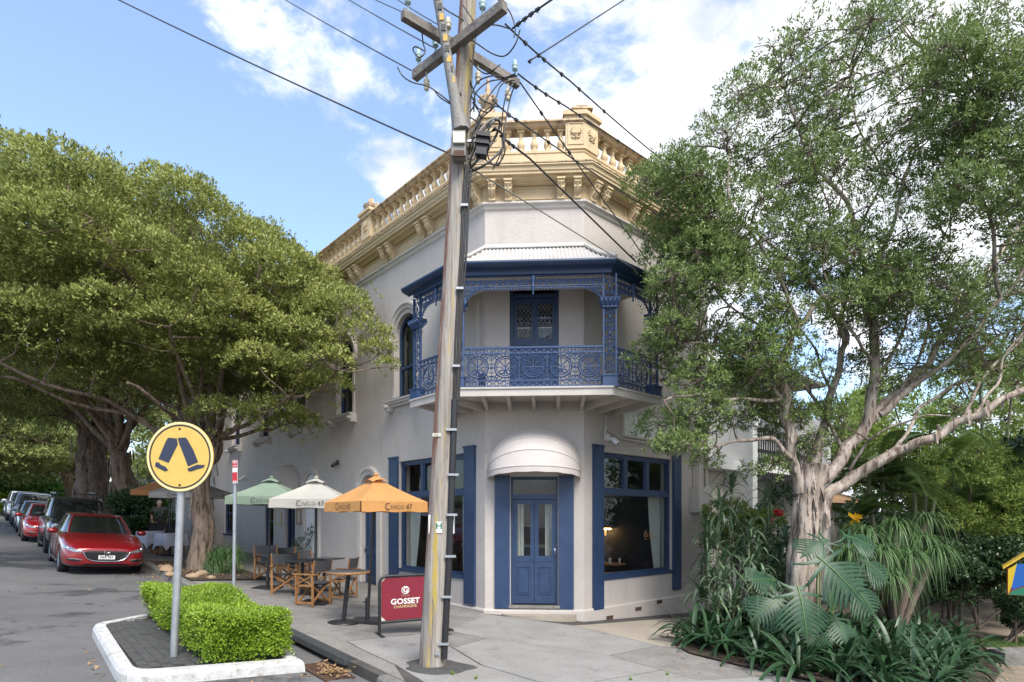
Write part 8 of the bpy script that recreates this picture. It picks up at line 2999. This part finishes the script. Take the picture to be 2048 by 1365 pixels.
# ---- shrubs and palms
def shrub(name, label, base, clumps, L_, W_, mat, seed, group=None, stems=5, cat='shrub', per=6):
    s = thing(name, label, cat, base, group)
    rng = np.random.default_rng(seed)
    V, Fq = clump_leaves(clumps, L_, W_, rng, per=per, low=-0.7, up=0.2)
    obj_from('foliage', fast_mesh('foliage', V, Fq), mat, s)
    r = random.Random(seed)
    for k in range(stems):
        c = r.choice(clumps)[0]
        MB().tube(wob([base + Vector((r.uniform(-.15, .15), r.uniform(-.15, .15), 0)), base.lerp(c, 0.5), c], 0.03, seed + k, 4), [0.03] * 9, 5).build('stem', MAT['twig'], s)
    return s


def clumpset(poly, n, Y0, Y1, r, tufts, seed):
    rr = random.Random(seed)
    out = []
    xs_, ys_ = [p[0] for p in poly], [p[1] for p in poly]
    k = 0
    while len(out) < n and k < 5000:
        k += 1
        x, y = rr.uniform(min(xs_), max(xs_)), rr.uniform(min(ys_), max(ys_))
        if in_poly(x, y, poly):
            q = r * rr.uniform(0.7, 1.3)
            out.append((P(x, y, rr.uniform(Y0, Y1)), (q, q, q * 0.75), tufts))
    return out


def gbase(px, Y):
    x = (px - 1024) * Y / FPX
    return Vector((x, Y, gz(x, Y)))


shrub('garden_shrub', 'dark green shrub under the palms at the far right', gbase(1960, 15), clumpset([(1885, 1110), (1950, 1085), (2040, 1095), (2080, 1200), (1990, 1190), (1900, 1200)], 34, 14.2, 16, 0.4, 150, 1), 0.085, 0.05, MAT['leaf_dark'], 1, 'garden shrubs')
shrub('garden_shrub', 'low dark shrub by the coloured playhouse', gbase(2010, 13.2), clumpset([(1975, 1190), (2060, 1180), (2090, 1255), (1985, 1240)], 14, 12.8, 13.8, 0.26, 130, 2), 0.06, 0.035, MAT['leaf_dark'], 2, 'garden shrubs')
shrub('garden_shrub', 'yellow green feathery shrub behind the ponytail palm', gbase(1900, 17), clumpset([(1760, 960), (1850, 900), (2000, 890), (2080, 960), (2060, 1075), (1930, 1080), (1840, 1030)], 52, 14.5, 18, 0.42, 90, 3), 0.085, 0.03, MAT['leaf_light'], 3, 'garden shrubs')
shrub('garden_shrub', 'bright broad leaved shrub at the right edge under the branches', gbase(2060, 18), clumpset([(1985, 985), (2090, 960), (2120, 1120), (2010, 1120)], 22, 16.5, 19, 0.5, 130, 4), 0.16, 0.075, MAT['leaf_vine'], 4, 'garden shrubs')
shrub('garden_shrub', 'dense dark thicket filling the back of the garden', gbase(1930, 22), clumpset([(1720, 1010), (1830, 940), (2100, 900), (2200, 1130), (1900, 1190), (1730, 1130)], 80, 19, 24, 0.75, 150, 5), 0.14, 0.075, MAT['leaf_dark'], 5, 'garden shrubs', 8)
shrub('garden_tree', 'leafy tree added beyond the right edge of the garden to darken window reflections', gbase(2230, 15), clumpset([(2060, 300), (2400, 200), (2700, 500), (2600, 1050), (2150, 1000), (2080, 700)], 130, 13.5, 18, 0.95, 140, 61), 0.14, 0.06, MAT['leaf_right'], 61, None, 9, 'tree')  # mostly out of view, added to darken what the short wall window reflects
shrub('garden_tree', 'pale green leafy trees beyond the garden on the right', gbase(1900, 30), clumpset([(1660, 830), (1800, 770), (2000, 800), (2180, 720), (2250, 960), (1900, 980), (1680, 960)], 95, 26, 34, 1.2, 110, 6), 0.20, 0.09, MAT['leaf_light'], 6, None, 9, 'tree')
shrub('garden_shrub', 'light green shrub behind the tall cane plants', gbase(1480, 13.6), clumpset([(1425, 1010), (1500, 1000), (1560, 1040), (1550, 1120), (1430, 1100)], 16, 13.2, 14.0, 0.25, 110, 7), 0.08, 0.045, MAT['leaf_light'], 7, 'garden shrubs')
fv = gbase(1590, 13.4)
fs_ = shrub('flowering_vine', 'dark leafed climber with a few red flowers left of the paperbark trunk', fv, clumpset([(1530, 1000), (1590, 960), (1610, 1100), (1570, 1200), (1530, 1150)], 18, 13.0, 13.8, 0.27, 60, 8), 0.08, 0.04, MAT['leaf_dark'], 8)
for px, py in ((1553, 1022), (1543, 1042), (1560, 1028), (1538, 1060)):
    c = P(px, py, 12.7)
    V, Fq = leaf_quads(np.repeat([list(c)], 26, 0) + unit(26, rng_f) * 0.03, unit(26, rng_f), 0.07, 0.045, rng_f)
    obj_from('flower', fast_mesh('flower', V, Fq), MAT['flower'], fs_)
yv = gbase(1705, 12.6)
yf = thing('canna_plant', 'single yellow flower on a tall leafy stem right of the trunk', 'plant', yv)
MB().tube([yv, P(1708, 1040, 12.6)], 0.012, 5).build('stem', MAT['rib_green'], yf)
c = P(1708, 1035, 12.6)
V, Fq = leaf_quads(np.repeat([list(c)], 30, 0) + unit(30, rng_f) * 0.05, unit(30, rng_f), 0.12, 0.07, rng_f)
MAT['flower_y'] = pm('yellow_petal', (0.85, 0.5, 0.02), None, rough=0.6, trans=0.3)
obj_from('flower', fast_mesh('flower', V, Fq), MAT['flower_y'], yf)


def frond(L_, droop=0.55, n=26, lw=0.018, ll=0.34):
    mb = MB()
    pts = []
    for i in range(n + 1):
        f = i / n
        pts.append(Vector((L_ * f * (1 - 0.15 * f), 0, L_ * (0.55 * f - droop * 1.3 * f * f))))
    mb.tube(pts, [0.014 * (1 - 0.8 * i / n) for i in range(n + 1)], 4)
    for i in range(3, n + 1):
        f = i / n
        l = ll * math.sin(PI * (0.12 + 0.83 * f)) ** 0.7
        for s in (-1, 1):
            d = Vector((0.55, s * 0.85, 0.12)).normalized()
            p = pts[i]
            t = d.cross(Vector((0, 0, 1))).normalized() * lw
            e = p + d * l - Vector((0, 0, l * 0.30))
            m_ = p + d * l * 0.5 - Vector((0, 0, l * 0.04))
            mb.add([p - t * 0.5, p + t * 0.5, m_ + t, e, m_ - t], [(0, 1, 2, 3, 4)], True)
    return mb


FR = [frond(1.5).mesh('frond'), frond(1.3, 0.8).mesh('frond'), frond(1.4, 0.3).mesh('frond')]
for m_ in FR:
    m_.materials.append(MAT['palm'])
for i, (px, Y, stems, lab) in enumerate((
        (1765, 14.6, [(1738, 960), (1765, 930), (1790, 985)], 'clump palm with pale ringed stems left of the feathery shrub'),
        (1840, 15.6, [(1828, 905), (1858, 870), (1880, 930)], 'taller clump palm behind the ponytail palm'),
        (1715, 14.0, [(1712, 1040)], 'small palm with yellowing fronds right of the paperbark trunk'),
        (2000, 17.5, [(1985, 960), (2020, 930)], 'palm with bright arching fronds at the right edge'),
        (1925, 16.5, [(1910, 1000)], 'short palm behind the dark shrub'),
        (1980, 25.0, [(1960, 760), (2030, 740)], 'tall background palms above the garden thicket'))):
    b = gbase(px, Y)
    pt_ = thing('garden_palm', lab, 'palm', b, 'palms in the garden')
    for hx, hy in stems:
        h = P(hx, hy, Y + rt_.uniform(-.3, .3))
        MB().tube(wob([b + Vector(((hx - px) * 0.004, 0, 0)), b.lerp(h, 0.5) + Vector((0, 0, 0)), h], 0.02, hx, 5), [0.05] * 11, 7).build('stem', MAT['palm_stem'], pt_)
        for k in range(11):
            M = Matrix.Translation(h) @ Matrix.Rotation(2.4 * k + rt_.uniform(-.3, .3), 4, 'Z') @ Matrix.Rotation(-rt_.uniform(-0.5, 0.75), 4, 'Y') @ Matrix.Scale(rt_.uniform(0.75, 1.1) * (1.6 if Y > 20 else 1), 4)
            place(rt_.choice(FR), 'frond', None, pt_, M)

# ---- left footpath plants
shrub('footpath_shrub', 'dark leafy shrub between the street tree trunks and the tables', WL(22.5, 1.6), clumpset([(238, 1000), (300, 985), (318, 1060), (290, 1085), (240, 1075)], 18, 23.0, 25.0, 0.55, 170, 31), 0.13, 0.06, MAT['leaf_dark'], 31)
shrub('footpath_shrub', 'white flecked shrub against the pale wall behind the standing person', WL(26, 0.8), clumpset([(292, 1000), (345, 1000), (330, 1050), (300, 1060)], 10, 26.0, 27.0, 0.5, 140, 32), 0.12, 0.06, MAT['leaf_vine'], 32)
shrub('far_bush', 'bright green rounded bush at the far end of the street', WL(60, 6.0), clumpset([(-10, 985), (60, 965), (130, 970), (165, 1000), (140, 1025), (0, 1025)], 26, 52.0, 56.0, 1.3, 170, 33), 0.26, 0.14, MAT['leaf_vine'], 33)
shrub('far_bush', 'low clipped hedge behind the last parked car', WL(56, 8.5), clumpset([(-30, 1005), (22, 1000), (25, 1020), (-30, 1022)], 8, 46, 48.0, 0.7, 170, 34), 0.2, 0.1, MAT['leaf_hedge'], 34)
ov = WL(8.9, 0.55)
ol = thing('potted_tree', 'small loose olive tree in a pot against the long wall', 'plant', ov)
MB().lathe([(0.13, 0), (0.17, 0.28), (0.185, 0.30), (0.185, 0.33), (0.15, 0.33)], 14, ov).build('pot', MAT['iron_dark'], ol)
MB().tube(wob([ov + Vector((0, 0, 0.3)), P(612, 1095, ov.y), P(628, 1062, ov.y)], 0.02, 9, 5), [0.014] * 11, 5).build('stem', MAT['twig'], ol)
V, Fq = clump_leaves([(P(604, 1090, ov.y), (0.24, 0.2, 0.22), 40), (P(626, 1065, ov.y), (0.18, 0.15, 0.16), 34), (P(592, 1100, ov.y), (0.15, 0.12, 0.12), 18)], 0.09, 0.028, rng_f, per=4)
obj_from('foliage', fast_mesh('foliage', V, Fq), MAT['leaf_dark'], ol)

# ------------------------------------------------------------------ neighbouring houses
MAT['terra'] = pm('terracotta_tile', (0.42, 0.24, 0.12), (0.32, 0.17, 0.08), 6, 0.8, 0.3, 30)
MAT['slate'] = pm('grey_roof', (0.17, 0.17, 0.175), (0.12, 0.12, 0.125), 5, 0.7)
MAT['fence_paint'] = pm('white_picket_paint', (0.62, 0.61, 0.58), (0.54, 0.53, 0.5), 5, 0.7)


def house(name, label, F_, x0, x1, n0, n1, zb, zt, roof_h, wall, roof, wins, door=None):
    h = thing(name, label, 'house', F_ @ Vector(((x0 + x1) / 2, n1, zb)))
    MB().bx(x0, x1, n0, n1, zb - 1.5, zt, F_).build('wall', wall, h)
    if roof_h:
        xm, nm, o_ = (x0 + x1) / 2, (n0 + n1) / 2, 0.35
        vs = [F_ @ Vector(p) for p in ((x0 - o_, n0 - o_, zt), (x1 + o_, n0 - o_, zt), (x1 + o_, n1 + o_, zt), (x0 - o_, n1 + o_, zt), (x0 + (x1 - x0) * .3, nm, zt + roof_h), (x1 - (x1 - x0) * .3, nm, zt + roof_h))]
        MB().add(vs, [(0, 1, 5, 4), (1, 2, 5), (2, 3, 4, 5), (3, 0, 4), (0, 3, 2, 1)]).build('roof', roof, h)
    for (a, b, z0, z1) in wins:
        w_ = frame_rect(MB(), a, b, z0, z1, n1 + 0.002, 0.09, 0.06, F_).bx((a + b) / 2 - 0.03, (a + b) / 2 + 0.03, n1 + 0.002, n1 + 0.05, z0 + 0.09, z1 - 0.09, F_).build('window', MAT['white'], h)
        MB().bx(a + 0.05, b - 0.05, n1 + 0.003, n1 + 0.02, z0 + 0.05, z1 - 0.05, F_).build('pane', MAT['car_glass'], w_)
        MB().bx(a - 0.1, b + 0.1, n1 + 0.002, n1 + 0.14, z0 - 0.1, z0 - 0.003, F_).build('sill', MAT['white'], w_)
    if door:
        a, b, z0, z1 = door
        MB().bx(a, b, n1 + 0.002, n1 + 0.05, z0, z1, F_).build('door', MAT['slate'], h)
    return h


# white terrace to the right of the corner building
tz = -0.6
tr_ = house('terrace_house', 'white terrace house with dark iron lace balcony behind the paperbark', MR, 5.05, 13.5, -9.0, -1.9, tz, 7.4, 0, MAT['white'], MAT['slate'], [(7.6, 8.5, 0.5, 2.6), (10.4, 11.5, 0.5, 2.6), (7.6, 8.6, 4.0, 6.0), (10.2, 11.4, 4.0, 6.0)], (9.1, 9.95, 0.1, 2.5))
for x in (6.95, 12.3):
    MB().bx(x, x + 0.28, -1.895, 0.12, tz - 0.5, 5.4, MR).bx(x - 0.05, x + 0.33, -0.15, 0.18, 4.6, 5.0, MR).build('party_fin', MAT['white'], tr_)
MB().bx(5.06, 6.94, -1.895, -0.2, 3.35, 3.62, MR).bx(7.24, 12.29, -1.895, 0.0, 3.35, 3.62, MR).build('verandah_floor', MAT['white'], tr_)
MB().bx(5.06, 6.94, -1.0, -0.75, tz, 3.34, MR).build('side_wall', MAT['cream'], tr_)
MB().bx(7.24, 12.29, -0.06, 0.02, 3.62, 3.75, MR).bx(7.24, 12.29, -0.05, 0.01, 4.55, 4.62, MR).build('balcony_rail', MAT['iron_dark'], tr_)
lc = MB()
for k in range(34):
    x = 7.32 + k * 0.145
    lc.ring((x, -0.02, 4.32), 0.068, 0.012, 8, MR, 4).ring((x, -0.02, 3.95), 0.068, 0.014, 8, MR, 4).bx(x - 0.012, x + 0.012, -0.035, -0.005, 3.75, 4.55, MR)
lc.build('lace_balustrade', MAT['iron_dark'], tr_)
lc = MB()
for k in range(34):
    x = 7.32 + k * 0.145
    lc.ring((x, -0.02, 3.24), 0.068, 0.013, 8, MR, 4).bx(x - 0.012, x + 0.012, -0.035, -0.005, 3.05, 3.34, MR)
lc.build('lace_frieze', MAT['iron_dark'], tr_)
MB().bx(7.24, 12.29, -1.9, 0.1, 6.45, 6.55, MR).build('balcony_roof', MAT['slate'], tr_)
house('tile_roof_house', 'grey walled house with terracotta roof glimpsed right of the trunk', MR, 16, 22, -9, -1.2, -1.0, 2.6, 1.3, MAT['inner_pale'], MAT['terra'], [(17, 18.2, 0.6, 1.8), (19.5, 20.7, 0.6, 1.8)])
house('white_house', 'white cottage past the end of the corner building on the left', ML, 27.2, 36, -9, -0.6, 0.9, 4.4, 1.6, MAT['white'], MAT['slate'], [(29, 30.2, 1.9, 3.5), (32.5, 33.7, 1.9, 3.5)], (31, 31.9, 1.2, 3.3))
house('white_house', 'small white gabled cottage behind the far parked cars', ML, 45, 53, -8, 0.2, 1.7, 4.7, 2.0, MAT['white'], MAT['slate'], [(46.5, 47.6, 2.4, 4.0), (50, 51.2, 2.4, 4.0)], (48.2, 49.1, 2.0, 4.0))
house('end_house', 'cream house closing the far end of the street', ML, 66, 76, -2, 16, 2.5, 7.0, 2.2, MAT['cream'], MAT['slate'], [(67, 68.5, 3.5, 5.5), (71, 72.5, 3.5, 5.5)])
fn = thing('porch_frame', 'white painted porch frame beside the charcoal car roof', 'porch', WL(39, 0.6))
for t in (37.6, 40.2):
    v = WL(t, 0.7)
    MB().bx(t - 0.09, t + 0.09, 0.6, 0.78, v.z, v.z + 2.7, ML).build('post', MAT['white'], fn)
v = WL(39, 0.7)
MB().bx(37.4, 40.4, 0.5, 0.88, v.z + 2.70, v.z + 3.0, ML).build('beam', MAT['white'], fn)

# ------------------------------------------------------------------ playhouse and stone
cvv = P(2062, 1215, 12.2); cvv.z = gz(cvv.x, cvv.y)
cb = thing('street_library', 'brightly painted little house box with red roof edge at the right frame edge', 'box', cvv)
Mc = Matrix.Translation(P(2050, 1160, 12.2)) @ Matrix.Rotation(-0.66, 4, 'Z')
for col, nm, poly in (((0.75, 0.52, 0.03), 'yellow_panel', [(-0.28, 0.22), (-0.14, 0.34), (-0.22, -0.12), (-0.28, -0.30)]), ((0.02, 0.13, 0.48), 'blue_panel', [(-0.14, 0.34), (0.28, 0.34), (0.28, 0.05), (-0.22, -0.20), (-0.22, -0.12)]), ((0.03, 0.22, 0.12), 'green_panel', [(-0.28, -0.30), (-0.22, -0.22), (0.28, 0.02), (0.28, -0.30)])):
    MB().prism(poly, -0.262, -0.25, Mc, 'y').build(nm, pm(nm, col, None, rough=0.45), cb)
MAT['toy_red'] = pm('red_trim', (0.55, 0.035, 0.02), None, rough=0.45)
MB().bx(-0.285, 0.285, -0.248, 0.25, -0.31, 0.24, Mc).build('case', MAT['toy_red'], cb)
MB().prism([(-0.36, 0.22), (0.0, 0.52), (0.36, 0.22), (0.36, 0.26), (0.0, 0.57), (-0.36, 0.26)], -0.30, 0.30, Mc, 'y').build('roof', pm('yellow_roof', (0.75, 0.5, 0.05), None, rough=0.5), cb)
MB().tube([cvv, P(2062, 1190, 12.3)], 0.05, 8).build('post', MAT['twig'], cb)
sv = G(2035, 1330)
bm = bmesh.new()
bmesh.ops.create_cube(bm, size=1.0)
bmesh.ops.subdivide_edges(bm, edges=bm.edges, cuts=3, use_grid_fill=True)
for w in bm.verts:
    r = w.co.length
    w.co = Vector((w.co.x * 0.8, w.co.y * 0.4, w.co.z * 0.32)) * (1.15 - 0.25 * r + rt_.uniform(-.02, .02))
me = bpy.data.meshes.new('stone_block')
bm.to_mesh(me); bm.free()
o = obj_from('stone_block', me, MAT['kerb'])
o.location = sv + Vector((0, 0, 0.1))
tag(o, 'weathered dark stone block on the earth at the lower right', 'stone')
pts = []
for _ in range(260):
    x, y = rt_.uniform(1330, 2040), rt_.uniform(1290, 1365)
    v = G(x, y)
    pts.append(v + Vector((0, 0, 0.045)))
leaf_litter('leaf_litter', 'dry leaves on the earth and paving round the garden bed', pts, 0.03)

for i, (px, py) in enumerate(((952, 1360), (905, 1352), (1262, 1362), (1335, 1352))):
    v = G(px, py)
    w = thing('weed_tuft', ('tiny green weed at the kerb ramp below the pole', 'tiny green weed left of the ramp weed', 'tiny weed by the paving edge toward the garden', 'tiny weed at the corner of the strap leaved border')[i], 'plant', v, 'weeds in the paving joints')
    V, Fq = [], []
    fountain(V, Fq, v, 26, 0.10, 0.006, rng_f, 0.7, 1.0, 0.5, 3)
    obj_from('foliage', fast_mesh('foliage', V, Fq), MAT['leaf_hedge'], w)
